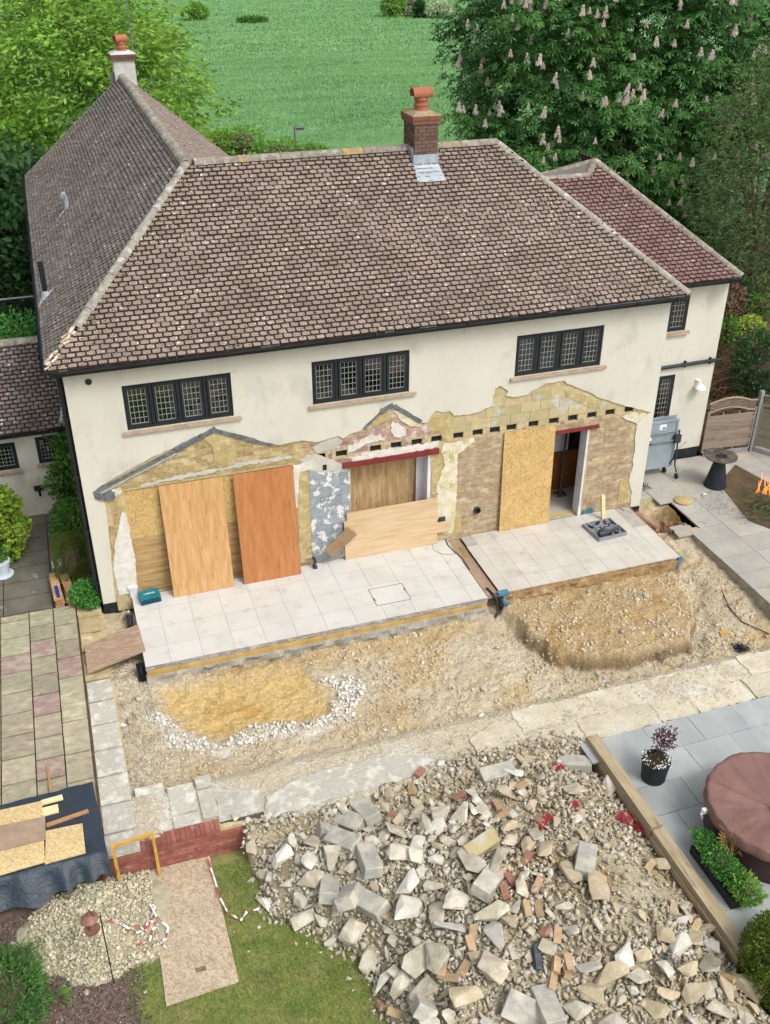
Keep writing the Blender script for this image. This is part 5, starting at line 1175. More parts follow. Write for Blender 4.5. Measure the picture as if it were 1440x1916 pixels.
for (x, y), d, z in zip(ia, dd, zz):
    if d < -.12 or (d < 0 and random.random() < .6): continue
    if vn(x*1.1, y*1.1, 77) > .68 and x > 4.2 and random.random() < .7: continue
    s = random.choice((.02, .025, .03, .035, .045, .055, .065, .08) if x < 5.3 or y < -9.6 else (.015, .02, .025, .03, .04, .055, .07))*random.uniform(.8, 1.3); q = random.random(); t = (la_ if q < .5 else lb_ if q < .5+.38*(x > 4.3) else lc_ if q > .95 else la_)
    t.append((x, y, float(z)+s*.15, s, rr3(), random.randrange(14)))
CH2 = [chunk(300+i, 8+i % 4, (.6, .85, 1.1)[i % 3]) for i in range(14)]
scatter('small_rubble', la_, CH2, K['stone'], kind='stuff', label='small beige stones filling the demolition heap', cat='rubble')
scatter('tan_rubble', lb_, CH2, K['stone_tan'], kind='stuff', label='small tan stones filling the right of the heap', cat='rubble')
scatter('white_rubble', lc_, CH2, K['stone_white'], kind='stuff', label='white plaster bits through the demolition heap', cat='rubble')
for k, (px, py, s) in enumerate([(652, 1832, .06), (660, 1853, .04), (554, 1766, .05), (600, 1782, .04), (697, 1892, .035), (573, 1765, .03), (265, 1829, .03), (272, 1857, .04), (284, 1775, .025), (437, 1745, .03), (465, 1780, .035), (485, 1735, .05), (620, 1790, .04)]):
    p = gz(px, py, ZL); o = put('lawn_stone', (mw if k % 2 else meshes)[k % 8], (p.x, p.y, ZL+s*.3), rr3(.4), 'stray pale stone on the lawn', 'stone', 'stray stones on the lawn', None); o.scale = (s, s, s*.8)
# red netting scraps in the rubble
def crumple(name, p, r_, m, label, cat, n=70, group=None, flat_=.5):
    mb = MB()
    for _ in range(n):
        c = Vector((random.gauss(0, .4), random.gauss(0, .4), abs(random.gauss(0, .3))*flat_))*r_; pts = [Vector(p)+c]
        for q in range(3): pts.append(pts[-1]+Vector((random.uniform(-1, 1), random.uniform(-1, 1), random.uniform(-.5, .5)))*r_*.3)
        mb.tube(pts, .004, 3, False)
    return mb.build(name, m, label=label, cat=cat, group=group)
for k, (px, py, r_, lab) in enumerate([(1045, 1433, .13, 'scrap of red plastic netting at the crest of the heap'), (1095, 1440, .14, 'scrap of red netting by the leaning stones near the sleepers'), (1165, 1530, .22, 'long scrap of red netting draped over rubble by the sleepers'), (1195, 1550, .16, 'scrap of red netting bunched against the sleepers'), (1025, 1530, .1, 'small scrap of red netting beside a red brick'), (1015, 1545, .08, 'tiny scrap of red netting in the middle rubble'), (1075, 1505, .1, 'thin scrap of red netting below the crest')]):
    p = on_heap(px, py, .06); crumple('plastic_netting', p, r_*.8, K['red_net'], lab, 'netting', 90, 'red netting scraps')
p = on_heap(1005, 1790, .1); MB().box(p, (.09, .32, .06), (R(20), R(15), R(-12))).build('slate_strip', K['tarp'], label='dark slate blue strip sticking out of the rubble', cat='strip')
p = on_heap(1253, 1785, .04); crumple('plastic_sheet_scrap', p, .13, K['lead'], 'crumpled dark grey plastic scrap low on the right of the heap', 'sheeting', 40)
# thicker moss where the roof stays damp: along both hips, the ridge end and the eaves
it = []
for _ in range(2600):
    q = random.random(); t = random.random()
    if q < .34: a = t*SL*(RUN/SL)+abs(random.gauss(0, .22))+.1; b_ = t*SL
    elif q < .62: a = (EXR-EXL)-t*RUN-abs(random.gauss(0, .25))-.08; b_ = t*SL
    elif q < .74: a = random.uniform(7.6, 9.4); b_ = SL-abs(random.gauss(0, .35))-.1
    else: a = random.uniform(.2, 12.3); b_ = abs(random.gauss(0, .3))
    if not inpoly(a, b_, [(0.05, 0.01), (EXR-EXL-.05, 0.01), (RXR-EXL, SL-.05), (RXL-EXL, SL-.05)]): continue
    b_ = round(b_/.0995)*.0995+random.uniform(-.03, .02); p = Vector((EXL+a, EY, EZ))+Vector((0, RUN, RZ-EZ)).normalized()*max(.02, b_)+Vector((0, -(RZ-EZ), RUN)).normalized()*.022
    it.append((p.x, p.y, p.z, random.uniform(.012, .035), rr3(), random.randrange(8)))
scatter('moss_cushions', it, SM, K['moss_lump'], parent=front, kind='stuff')
# ================================================================== sleepers
for lay in range(5):
    for e, (y0, y1) in enumerate(((-8.36, -6.3), (-10.62, -8.38))):
        z1 = -.14-lay*.13-(.035 if e else 0); jx = random.uniform(-.008, .008)-(.018 if lay % 2 else 0); w0 = 7.45
        b = MB(); b.bx(w0+jx, w0+.2+jx, y0+random.uniform(0, .02), y1, z1-.112, z1)
        b.build('railway_sleeper', K['sleeper'], label=('top' if lay == 0 else ['', 'second', 'third', 'fourth', 'lowest'][lay])+(' wooden sleeper of the ' if lay else ' pale wooden sleeper of the ')+('near' if e else 'far')+' half of the stacked sleeper edging', cat='sleeper', group='stacked sleepers')
# ================================================================== hot tub and planters
tubc = Vector((9.17, -8.95, ZG)); tub = thing('hot_tub', 'round hot tub under a wrinkled maroon cover on the blue grey patio', 'hot tub', tubc)
MB().lathe([(.98, .0), (1.0, .08), (1.0, .52)], tubc, 48).build('tub_wall', K['maroon_dark'], tub, smooth=True)
V = []; F = []; NR, NA = 26, 96
for i in range(NR+1):
    for j in range(NA):
        w = 2*math.pi*j/NA
        if i <= 20:
            t = i/20; rad = 1.03*t; fold = .034*math.sin(w*9+3*math.sin(w*3)+2*t)*max(0, t-.15)*(1.3-t)*1.6+.05*max(0, math.sin(w*21+2*math.sin(w*4)+1.5*t))**5*max(0, t-.35)*(1.25-t)*2.2
            fold *= .25+1.3*float(vn(w*1.9+7, t*2.2, 4))
            z = .70-.12*(1-t**1.6)*(1 if t < .97 else 1)+.02*math.exp(-(t*8)**2)*-2+fold
        else:
            t = (i-20)/6; rad = 1.03+.035*math.sin(t*math.pi*.6)+.012*math.sin(w*23); z = .70-.17*t
        V.append((tubc.x+rad*math.cos(w), tubc.y+rad*math.sin(w), tubc.z+z))
for i in range(NR):
    for j in range(NA): F.append((i*NA+j, (i+1)*NA+j, (i+1)*NA+(j+1) % NA, i*NA+(j+1) % NA))
npmesh('cover', np.array(V), np.array(F), K['maroon'], tub, smooth=True)
m = MB(); m.bx(tubc.x-1.09, tubc.x-1.0, tubc.y+.28, tubc.y+.34, tubc.z+.5, tubc.z+.58); m.tube([(tubc.x-1.1, tubc.y+.31, tubc.z+.5), (tubc.x-1.06, tubc.y+.31, tubc.z+.38)], .02, 6); m.build('clip', K['white'], tub)
crumple('leaf_puddle', tubc+Vector((.0, -.02, .57)), .16, K['leaf_dead'], 'dark wet leaves pooled in the middle of the maroon cover', 'leaves', 70, None, .08)
def leaves(n, pos, size, up=.4, aspect=.45, droop=0.0, outward=None):
    "n leaf quads (diamonds folded flat) at pos (n,3)"
    d = rng.normal(size=(n, 3)); 
    if outward is not None: d = d*.7+outward
    d /= np.linalg.norm(d, axis=1, keepdims=True)+1e-9
    d[:, 2] = d[:, 2]*(1-droop)-droop*.6; d /= np.linalg.norm(d, axis=1, keepdims=True)+1e-9
    q = rng.normal(size=(n, 3)); q[:, 2] *= .5; s = np.cross(d, q); s /= np.linalg.norm(s, axis=1, keepdims=True)+1e-9
    L = (size*rng.uniform(.6, 1.3, n))[:, None]; A = pos; B = pos+d*L*.5+s*L*aspect*.5; C = pos+d*L; D = pos+d*L*.5-s*L*aspect*.5
    return np.stack([A, B, C, D], 1).reshape(-1, 3), np.arange(4*n).reshape(-1, 4)
def shell(n, c, r, inner=.55, rough=.18, seed=1, sq=2.0, low=-1.0):
    out = []
    while len(out) < n:
        v = rng.normal(size=(n*2, 3)); v /= np.linalg.norm(v, axis=1, keepdims=True)
        v = v[v[:, 2] > low]
        if sq != 2.0: v = v/((np.abs(v)**sq).sum(1)**(1/sq))[:, None]
        k = 1+rough*(fbm(np.arctan2(v[:, 1], v[:, 0])*1.9+v[:, 2]*2.7+seed, v[:, 2]*3.3+seed*1.7, seed, 4)*2)
        rad = (inner+(1-inner)*rng.uniform(0, 1, len(v))**.45)*k
        out += list(v*rad[:, None])
    v = np.array(out[:n]); return v*np.array(r)+np.array(c), v
def shrub(name, label, cat, base, r, n, size, m, sq=2.0, rough=.18, group=None, stems=5, aspect=.45, droop=0, inner=.55, low=-1.0, parent=None, core=True):
    base = Vector(base); t = thing(name, label, cat, base, group) if parent is None else parent
    c = base+Vector((0, 0, r[2]*(.92 if low < -.5 else .1)))
    p, v = shell(n, c, r, inner, rough, random.randrange(99), sq, low); V, F = leaves(n, p, size, outward=v*1.0, aspect=aspect, droop=droop)
    npmesh('foliage', V, F, m, t)
    st = MB()
    for i in range(stems):
        w = 6.28*i/max(1, stems)+random.random(); e = c+Vector((math.cos(w)*r[0]*.55, math.sin(w)*r[1]*.55, r[2]*random.uniform(-.1, .45))); s0 = base+Vector((math.cos(w)*r[0]*.08, math.sin(w)*r[1]*.08, -.01))
        st.tube([s0, s0.lerp(e, .5)+Vector((0, 0, r[2]*.15)), e], [max(.008, r[0]*.03), max(.006, r[0]*.02), .004], 5)
    if stems: st.build('stem', K['bark'], t)
    if core:
        q = MB(); q.lathe([(.05, -.62), (.5, -.45), (.66, 0), (.5, .45), (.05, .62)], (0, 0, 0), 10); q.v = [(c.x+x*r[0]*.85, c.y+y*r[1]*.85, max(c.z+z*r[2]*.95, base.z)) for x, y, z in q.v]; q.build('dark_core', K['bark'], t)  # solid dark core added behind the leaves in place of dim inner twigs
    return t
pc = gz(1221, 1455, ZG); pc.z = ZG
pot = thing('plant_pot', 'black ribbed plant pot beside the sleepers on the grey patio', 'pot', pc)
MB().lathe([(.185, 0), (.2, .03), (.195, .05), (.225, .37), (.235, .37), (.235, .41), (.215, .41), (.21, .35)], pc, 28).build('pot_body', K['pot_black'], pot, smooth=True)
MB().lathe([(.21, .35), (.205, .362)], pc, 20).build('compost', K['compost'], pot)
ac = thing('acer_plant', 'small purple leaved acer growing in the black pot', 'plant', pc+Vector((.04, .03, .29)))
m = MB(); m.tube([pc+Vector((.04, .03, .35)), pc+Vector((.08, .05, .55)), pc+Vector((.14, .08, .78))], [.009, .007, .004], 6)
for k in range(6): m.tube([pc+Vector((.09, .05, .52+.03*k)), pc+Vector((.1+.15*math.cos(k), .06+.15*math.sin(k), .66+.05*k))], [.005, .002], 4)
m.build('stem', K['bark'], ac)
p, v = shell(520, pc+Vector((.15, .08, .74)), (.21, .17, .26), .2, .3, 3); V, F = leaves(520, p, .05, aspect=.5); npmesh('foliage', V, F, K['leaf_purple'], ac)
fw = thing('white_flowers', 'white bedding flowers spilling over the rim of the black pot', 'flowers', pc+Vector((0, 0, .29)))
p, v = shell(160, pc+Vector((0, 0, .41)), (.24, .24, .09), .5, .2, 5); V, F = leaves(160, p, .04); npmesh('foliage', V, F, K['leaf_vine'], fw)
p = np.array([(pc.x+.23*math.cos(w)*q, pc.y+.23*math.sin(w)*q, pc.z+.45+random.uniform(-.03, .05)) for w, q in ((random.uniform(1.7, 6.6), random.uniform(.6, 1.15)) for _ in range(120))]); V, F = leaves(120, p, .03, aspect=.9); npmesh('petals', V, F, K['flower_white'], fw, kind='stuff')
# trough with shrubs in front of the tub
tr = gz(1330, 1640, ZG); b = MB(); b.box((7.9, -9.4, ZG+.08), (.2, 1.05, .16)); trough = b.build('planter_trough', K['pot_black'], label='long black planter trough between the sleepers and the hot tub', cat='planter')
shrub('leafy_bedding', 'bright green leafy plants filling the black trough', 'plant', (7.97, -9.3, ZG+.16), (.19, .55, .15), 2600, .06, K['leaf_mint'], rough=.3, stems=6)
shrub('leafy_bedding', 'lighter green tuft at the near end of the black trough', 'plant', (8.05, -9.85, ZG+.12), (.2, .26, .16), 1400, .06, K['leaf_shrub'], rough=.3, stems=4)
dg = MB()
for k in range(130):
    w = random.uniform(0, 6.28); r_ = random.uniform(0, .1); p0 = Vector((8.2+r_*math.cos(w), -9.2+r_*math.sin(w), ZG+.22)); e = p0+Vector((math.cos(w)*random.uniform(.02, .22), math.sin(w)*random.uniform(.02, .22), random.uniform(.25, .6)))
    dg.tube([p0, p0.lerp(e, .6)+Vector((0, 0, .08)), e+Vector((random.uniform(-.05, .05), 0, -.06))], [.004, .003, .002], 3)
dg.build('dry_grass', K['leaf_dry'], label='tuft of dried brown grass against the hot tub', cat='grass tuft')
shrub('clipped_bush', 'rounded clipped bush with rusty tips at the right edge by the sleepers', 'bush', (7.95, -10.95, -.82), (.62, .66, .74), 17000, .05, K['leaf_box'], rough=.12, stems=6)
# ================================================================== boards and tools against the house
def board(name, bl, br, up, w, h, t, m, label, cat='board', group=None):
    "a sheet: bottom-left corner bl, unit direction br along its foot, unit direction up"
    bl, br, up = Vector(bl), Vector(br).normalized(), Vector(up).normalized(); n = br.cross(up).normalized(); M_ = Matrix((br, n, up)).transposed()
    me = bpy.data.meshes.new(name); b = MB(); b.box((0, 0, h/2), (w, t, h)); me.from_pydata(b.v, [], b.f); me.update(); me.materials.append(m)
    o = bpy.data.objects.new(name, me); COL.objects.link(o); o.matrix_world = Matrix.Translation(bl+br*w/2+n*t/2) @ M_.to_4x4(); WP[o.name] = bl
    return tag(o, label, cat, group)
lean = Vector((0, .27, 2.42)).normalized()
board('osb_sheet', (.72, .06, 1.32), (1, 0, 0), (0, 0, 1), 3.26, 1.1, .018, K['osb'], 'golden flake board across the top of the left opening')
board('plywood_sheet', (.72, .055, .0), (1, 0, 0), (0, 0, 1), 3.26, 1.318, .018, K['ply_rough'], 'wavy grained plywood across the bottom of the left opening')
board('plywood_board', (1.37, -.30, .002), (1, 0, 0), lean, 1.22, 2.44, .018, K['ply_light'], 'honey coloured plywood board leaning on the wall left of the orange one')
board('plywood_board', (2.80, -.30, .002), (1, 0, 0), lean, 1.2, 2.44, .018, K['ply_orange'], 'reddish orange plywood board leaning beside the grey pier')
board('plywood_backing', (5.2, .42, 0), (1, 0, 0), (0, 0, 1), 1.75, 2.25, .018, K['ply_dark'], 'dark grained plywood inside the middle opening')
board('plywood_board', (5.08, -.075, .52), (1, 0, 0), (0, .02, 1), 2.02, .62, .015, K['ply_pale'], 'pale plywood sheet along the top of the low barrier in the middle opening')
board('plywood_board', (5.02, -.11, .002), (1, 0, 0), (0, .05, 1), 2.08, .95, .012, K['ply_pale'], 'wide pale plywood sheet closing the foot of the middle opening')
board('plywood_offcut', (7.0, -.085, .25), (1, 0, 0), (0, .02, 1), .42, .27, .012, K['ply_pale'], 'small plywood offcut at the right end of the low barrier')
a, b_ = Vector((4.60, -.34, .01)), Vector((4.84, -.22, .01))
q = [un(605, 1030, 1, -.27), un(622, 1043, 1, -.29), un(668, 1000, 1, -.15), un(650, 986, 1, -.13)]; nn_ = (q[1]-q[0]).cross(q[3]-q[0]).normalized()*.008; m = MB(); m.add(q+[p+nn_ for p in q], [(3, 2, 1, 0), (4, 5, 6, 7), (0, 1, 5, 4), (1, 2, 6, 5), (2, 3, 7, 6), (3, 0, 4, 7)]); m.build('hardboard_offcut', K['hardboard'], label='brown hardboard offcut tipped diagonally against the pier', cat='board', normals=True)
board('osb_sheet', (8.58, -.09, .002), (1, 0, 0), (0, .03, 1), 1.2, 2.42, .018, K['osb'], 'tall golden flake board standing right of the brown brick panel')
pl = gz(1117, 962, 0); MB().box((pl.x, -.32, .30), (.085, .06, .6), (R(-9), R(-3), 0)).build('timber_post', K['timber_pale'], label='short pale timber post leaning on the brick by the doorway', cat='timber')
# inside the doorway
b = MB(); b.bx(8.6, 10.86, 1.24, 1.25, 1.0, 2.4); sh = b.build('wall_drawing', K['paper'], label='large white plan drawing pinned up inside the doorway', cat='drawing')
l = MB()
for q in ((9.85, 9.88, 1.9, 2.3), (9.85, 10.05, 2.27, 2.29), (10.03, 10.05, 1.9, 2.29), (9.85, 10.05, 1.9, 1.92), (9.85, 10.05, 2.1, 2.115), (9.95, 9.96, 2.1, 2.29), (9.9, 10.0, 1.75, 1.76)): l.bx(q[0]+.45, q[1]+.45, 1.233, 1.239, q[2]-.8, q[3]-.8)
l.build('plan_lines', K['ink'], sh)
m = MB(); m.tube([(10.62, .95, 0), (10.62, .95, 2.6)], .03, 8); m.bx(10.5, 10.75, .85, 1.05, -.012, .03); m.build('steel_prop', K['rust'], label='rusty steel prop standing inside the doorway', cat='prop')
m = MB(); m.bx(9.7, 10.55, 1.08, 1.14, -.012, .05); m.bx(9.7, 10.5, .9, .95, -.012, .04); m.build('floor_batten', K['timber_old'], label='loose floor battens inside the doorway', cat='timber')
# teal tool case
tc = Vector((.90, -.24, 0)); tk = thing('tool_case', 'teal power tool case on the left end of the white terrace', 'tool case', tc)
rot = R(6); mm = Matrix.Rotation(rot, 3, 'Z')
def rbox(c, s, m, name, par, bev=.0):
    b = MB(); b.box(Vector(tc)+mm @ Vector(c), s, mm); return b.build(name, K[m], par)
body = rbox((0, 0, .05), (.40, .27, .1), 'teal_dark', 'case_base', tk); rbox((0, 0, .135), (.40, .27, .068), 'teal', 'case_lid', tk); rbox((0, -.145, .1), (.14, .03, .03), 'teal_dark', 'handle', tk)
for x in (-.13, .13): rbox((x, -.139, .1), (.05, .014, .05), 'teal_dark', 'latch', tk)
def text(txt, size, loc, rot_, m, par, ext=.001):
    cu = bpy.data.curves.new('lettering', 'FONT'); cu.body = txt; cu.size = size; cu.extrude = ext; cu.align_x = 'CENTER'; cu.align_y = 'CENTER'
    to = bpy.data.objects.new('lettering', cu); COL.objects.link(to); dg_ = bpy.context.evaluated_depsgraph_get(); me = bpy.data.meshes.new_from_object(to.evaluated_get(dg_)); bpy.data.objects.remove(to)
    me.materials.append(m); o = bpy.data.objects.new('lettering', me); COL.objects.link(o); o.parent = par; o.location = Vector(loc)-WP[par.name]; o.rotation_euler = rot_; WP[o.name] = Vector(loc); return o
text('makita', .085, tc+mm @ Vector((0, .0, .1702)), (0, 0, rot), K['white'], tk)
# cordless drill standing on its battery
dp = gz(589, 1062, 0); dr = thing('cordless_drill', 'small black cordless drill standing on the terrace by the pier', 'drill', (dp.x, dp.y, 0))
MB().box((dp.x, dp.y, .03), (.075, .12, .06)).build('battery', K['tool_dark'], dr)
MB().box((dp.x, dp.y, .12), (.035, .05, .14), (R(-10), 0, 0)).build('grip', K['tool_dark'], dr)
m = MB(); m.tube([(dp.x, dp.y+.09, .2), (dp.x, dp.y-.05, .2), (dp.x, dp.y-.08, .2), (dp.x, dp.y-.12, .2)], [.03, .034, .024, .014], 12); m.build('motor_housing', K['tool_dark'], dr, smooth=True)
# open grey breaker case
bc = gz(1130, 993, 0); cs = thing('breaker_case', 'open grey plastic case with a breaker hammer inside on the right terrace', 'tool case', (bc.x, bc.y, 0)); rz = R(4); mz = Matrix.Rotation(rz, 3, 'Z')
def tray(cy, name, d=.34, h=.09, L=.72):
    b = MB(); c = Vector((bc.x, bc.y, 0))
    for cc, s in (((0, cy, .008), (L, d, .016)), ((0, cy-d/2+.008, h/2+.008), (L, .016, h-.016)), ((0, cy+d/2-.008, h/2+.008), (L, .016, h-.016)), ((-L/2+.008, cy, h/2+.008), (.016, d-.032, h-.016)), ((L/2-.008, cy, h/2+.008), (.016, d-.032, h-.016))): b.box(c+mz @ Vector(cc), s, mz)
    return b.build(name, K['grey_plastic'], cs)
t1 = tray(-.18, 'case_tray'); t2 = tray(.17, 'case_lid', h=.07)
for k in range(22): b = MB(); b.box(Vector((bc.x, bc.y, 0))+mz @ Vector((random.uniform(-.3, .3), .17+random.uniform(-.12, .12), .045)), (random.uniform(.03, .14), random.uniform(.02, .06), random.uniform(.02, .05)), (0, 0, random.uniform(0, 3))); b.build('case_rib', K['grey_plastic' if k % 3 else 'tool_dark'], t2)
m = MB(); o_ = Vector((bc.x, bc.y, .09)); m.tube([o_+mz @ Vector((-.28, -.2, 0)), o_+mz @ Vector((-.1, -.2, .0)), o_+mz @ Vector((.05, -.18, .0)), o_+mz @ Vector((.3, -.13, .03))], [.06, .065, .04, .02], 10); m.tube([o_+mz @ Vector((-.2, -.12, .02)), o_+mz @ Vector((-.05, -.06, .04))], .025, 8); m.build('breaker_hammer', K['tool_dark'], cs, smooth=True)
for k in range(10): b = MB(); b.box(Vector((bc.x, bc.y, 0))+mz @ Vector((random.uniform(-.05, .32), -.18+random.uniform(-.13, .1), .06)), (.07, .035, .05), (0, 0, random.uniform(0, 3))); b.build('case_fitting', K['grey_plastic' if k % 2 else 'tool_dark'], cs)
# cable on the terrace and down the channel
pts = [gz(*q, .012) for q in ((833, 1008), (838, 1020), (850, 1032), (865, 1045), (875, 1060), (878, 1066))]; m = MB(); m.tube(pts, .011, 6); m.build('cable', K['black_plastic'], label='thick black cable end curling over the white terrace', cat='cable')
pts = [gz(*q, .006) for q in ((812, 1013), (808, 1020), (812, 1030), (825, 1036), (842, 1038), (852, 1036))]; m = MB(); m.tube(pts, .004, 5); m.build('cable', K['table_frame'], label='thin grey cable loop on the white terrace', cat='cable')
m = MB(); m.tube([(7.46, -2.0, 0.01), (7.52, -2.2, -.03), (7.55, -2.32, -.1), (7.56, -2.4, -.3), (7.48, -2.45, -.42)], .025, 8); m.build('cable', K['black_plastic'], label='black cable dropping off the terrace edge between the two terraces', cat='cable')
m = MB(); m.tube([(7.72, -2.25, -.14), (7.72, -2.42, -.18)], .055, 12); m.bx(7.6, 7.83, -2.3, -2.18, -.03, .03); m.build('pipe_end', K['blue_plastic'], label='blue drain pipe end between the two terraces', cat='pipe')
m = MB(); m.box((11.84, -2.26, -.05), (.1, .05, .1)); m.tube([(11.82, -2.28, -.1), (11.78, -2.3, -.26)], .03, 8); m.build('corner_membrane', K['blue_plastic'], label='blue membrane scrap on the right terrace corner', cat='membrane')
m = MB(); m.add([gz(1163, 952, -.0), gz(1180, 960, .0), gz(1196, 972, -.02), gz(1193, 978, -.05), gz(1172, 962, -.01), gz(1158, 948, .02)], [(0, 1, 2, 3, 4, 5)]); m.build('blue_membrane', K['blue_plastic'], label='strip of blue membrane beside the open drain hole', cat='membrane')
m = MB(); m.bx(10.7, 10.95, -.04, -.022, .0, .11); m.build('blue_membrane', K['blue_plastic'], label='strip of blue membrane at the foot of the brick by the doorway', cat='membrane')
# clay pipe and rubble in the drain hole
p0, p1 = gz(1192, 962, -.2), gz(1232, 990, -.2); m = MB(); m.tube([p0, p1], [.075, .075], 14); m.build('clay_pipe', K['pipe_clay'], label='old clay drain pipe beside the dug hole', cat='pipe', smooth=True)
m = MB(); m.tube([gz(1192, 962, -.2), gz(1189, 960, -.2)], [.085, .085], 14); m.build('pipe_collar', K['rust'], label='metal collar at the end of the clay pipe', cat='collar')
for k in range(9): p = gz(1252+random.uniform(-16, 16), 988+random.uniform(-8, 8), -.14); V, Fm = CH[k]; npmesh('broken_clay', V*random.uniform(.05, .09) @ rotm(*rr3()).T+np.array(p), Fm, K['red_clay'], label='broken red clay lump on the slab by the drain hole', cat='clay', group='clay lumps by the drain hole')
dc = gz(1277, 938, ZR); m = MB(); m.lathe([(.2, 0), (.21, .015), (.21, .035), (.19, .05)], (dc.x, dc.y, ZR+.003), 28); m.build('manhole_disc', K['disc_wood'], label='round tan manhole lid lying on the patio', cat='lid', smooth=True)
# hand tools and small things left on the slabs
rg = MB(); V0 = Vector((.33, -1.2, -.12))
board('ramp_board', gz(160, 1215, -.10), (gz(271, 1168, .03)-gz(160, 1215, -.10)), (gz(162, 1258, -.14)-gz(160, 1215, -.10))*-1, 1.0, .45, .018, K['board_weathered'], 'weathered brown board bridging the paving and the terrace corner') if False else None
q = [gz(158, 1207, -.10), gz(258, 1168, .025), gz(272, 1217, .025), gz(164, 1260, -.10)]; m = MB(); m.add(q+[p+Vector((0, 0, -.02)) for p in q], [(3, 2, 1, 0), (4, 5, 6, 7), (0, 1, 5, 4), (1, 2, 6, 5), (2, 3, 7, 6), (3, 0, 4, 7)]); m.build('ramp_board', K['board_weathered'], label='weathered brown board bridging the paving and the terrace corner', cat='board', normals=True)
def sheet_drop(name, pts, w, m, label, cat, n=12):
    b = MB(); P = []
    for i, p in enumerate(pts):
        for j in range(n): t = j/(n-1)-.5; P.append(Vector(p)+Vector((t*w, .03*math.sin(j*2.3+i), .012*math.sin(j*3.7+i*2))))
    b.add(P, [(i*n+j, i*n+j+1, (i+1)*n+j+1, (i+1)*n+j) for i in range(len(pts)-1) for j in range(n-1)]); return b.build(name, K[m], label=label, cat=cat)
sheet_drop('black_membrane', [(.50, -2.1, -.03), (.50, -2.22, -.16), (.5, -2.3, -.36), (.5, -2.45, -.42)], .2, 'black_sheet', 'black plastic membrane hanging at the near left terrace corner', 'membrane')
crumple('black_pipe_bundle', (.46, -.38, -.2), .16, K['black_plastic'], 'tangle of black pipe and cable by the left wall corner', 'pipe', 45); m = MB(); m.tube([(.45, -.5, -.1), (.43, -.75, -.2)], .06, 12); m.build('black_pipe', K['black_plastic'], label='short black pipe end beside the left terrace edge', cat='pipe')
sc_ = gz(1388, 1205, -.3); crumple('black_plastic_scrap', (sc_.x, sc_.y, dz(sc_.x, sc_.y)+.03), .2, K['black_sheet'], 'torn black plastic on the dug ground at the right edge', 'sheeting', 130, None, .3)
sc_ = gz(1133, 1262, -.4); V, Fm = CH[3]; npmesh('plastic_bag', V*.1+np.array((sc_.x, sc_.y, dz(sc_.x, sc_.y)+.05)), Fm, K['pale_blue'], label='pale blue plastic bag scrap beside the path', cat='bag', smooth=True)
p = gz(1240, 1232, -.5); m = MB(); m.tube([(p.x, p.y, -.62), (p.x+.02, p.y, -.34)], .014, 6); m.bx(p.x-.01, p.x+.05, p.y-.012, p.y+.012, -.34, -.29); m.build('marker_peg', K['steel'], label='small metal peg with yellow top in the trench', cat='peg')
for pts, lab in (([(1350, 1100), (1365, 1130), (1390, 1155), (1440, 1180)], 'thin dark cable trailing over the soil at the right edge'),):
    P = [gz(*q, -.3) for q in pts]; P = [(p.x, p.y, dz(p.x, p.y)+.015) for p in P]; m = MB(); m.tube(P, .012, 6); m.build('cable', K['black_plastic'], label=lab, cat='cable')
V, Fm = SM[0]; p = gz(1343, 1180, -.3); MB().box((p.x+.15, p.y, dz(min(p.x, 12.9), p.y)+.03), (.18, .07, .05), (0, 0, R(-12))).build('yellow_block', K['timber_yellow'], label='small yellow block on the soil at the right edge', cat='block')
p = gz(118, 1205, 0)
# ================================================================== left yard
st = thing('timber_stack', 'stack of rough sawn planks beside the yew', 'timber stack', (-.78, .62, ZF))
for k in range(4):
    MB().box((-.86+random.uniform(-.01, .01), .75, ZF+.035+k*.062), (.17, .95-random.uniform(0, .08), .056), (0, 0, R(5+random.uniform(-2, 2)))).build('plank', K['timber_old'], st)
    MB().box((-.64+random.uniform(-.01, .01), .72, ZF+.035+k*.062), (.17, .9-random.uniform(0, .1), .056), (0, 0, R(7+random.uniform(-3, 3)))).build('plank', K['timber_old'], st)
m = MB(); m.box((-.84, .48, ZF+.275), (.065, .40, .03), (0, 0, R(5))); m.build('spirit_level', K['blue_level'], label='dark blue level lying on the plank stack', cat='level')
m = MB(); m.bx(-.92, -.72, 1.78, 1.98, ZF+.0, ZF+.07); m.build('white_tray', K['white'], label='white tray on the dark slabs behind the plank stack', cat='tray')
wpot = gz(8, 1075, ZF); wc = Vector((wpot.x-.02, wpot.y, ZF)); pt = thing('white_pot', 'pale blue grey plant pot on a saucer at the left edge', 'pot', wc)
MB().lathe([(.2, 0), (.22, .01), (.22, .03), (.17, .03)], wc, 28).build('saucer', K['pot_white'], pt, smooth=True)
MB().lathe([(.13, .03), (.155, .2), (.165, .2), (.17, .24), (.185, .32), (.2, .32), (.2, .36), (.17, .36)], wc, 28).build('pot_body', K['pot_white'], pt, smooth=True)
shrub('pot_plant', 'yellow green bush growing in the pale pot at the left edge', 'plant', wc+Vector((-.05, .05, .34)), (.2, .2, .16), 700, .07, K['leaf_vine'], stems=4)
shrub('lime_shrub', 'lime green round leaved shrub at the left edge by the low wing', 'shrub', (-2.0, 2.6, ZF), (.75, .6, .95), 5200, .10, K['leaf_lime'], rough=.25, aspect=.8)
shrub('clipped_yew', 'clipped dark yew block beside the corner of the house', 'shrub', (-.45, 1.25, ZF), (.38, .45, .52), 11000, .035, K['leaf_yew'], sq=4.5, rough=.06, inner=.75)
shrub('mint_clump', 'bright green leafy clump at the foot of the house corner', 'plant', (-.28, .28, ZF-.02), (.34, .3, .26), 2600, .065, K['leaf_mint'], rough=.2, aspect=.7, stems=8)
vine = thing('climbing_vine', 'green vine climbing up between the low wing and the house corner', 'vine', (-.3, 4.0, ZF))
vp = []
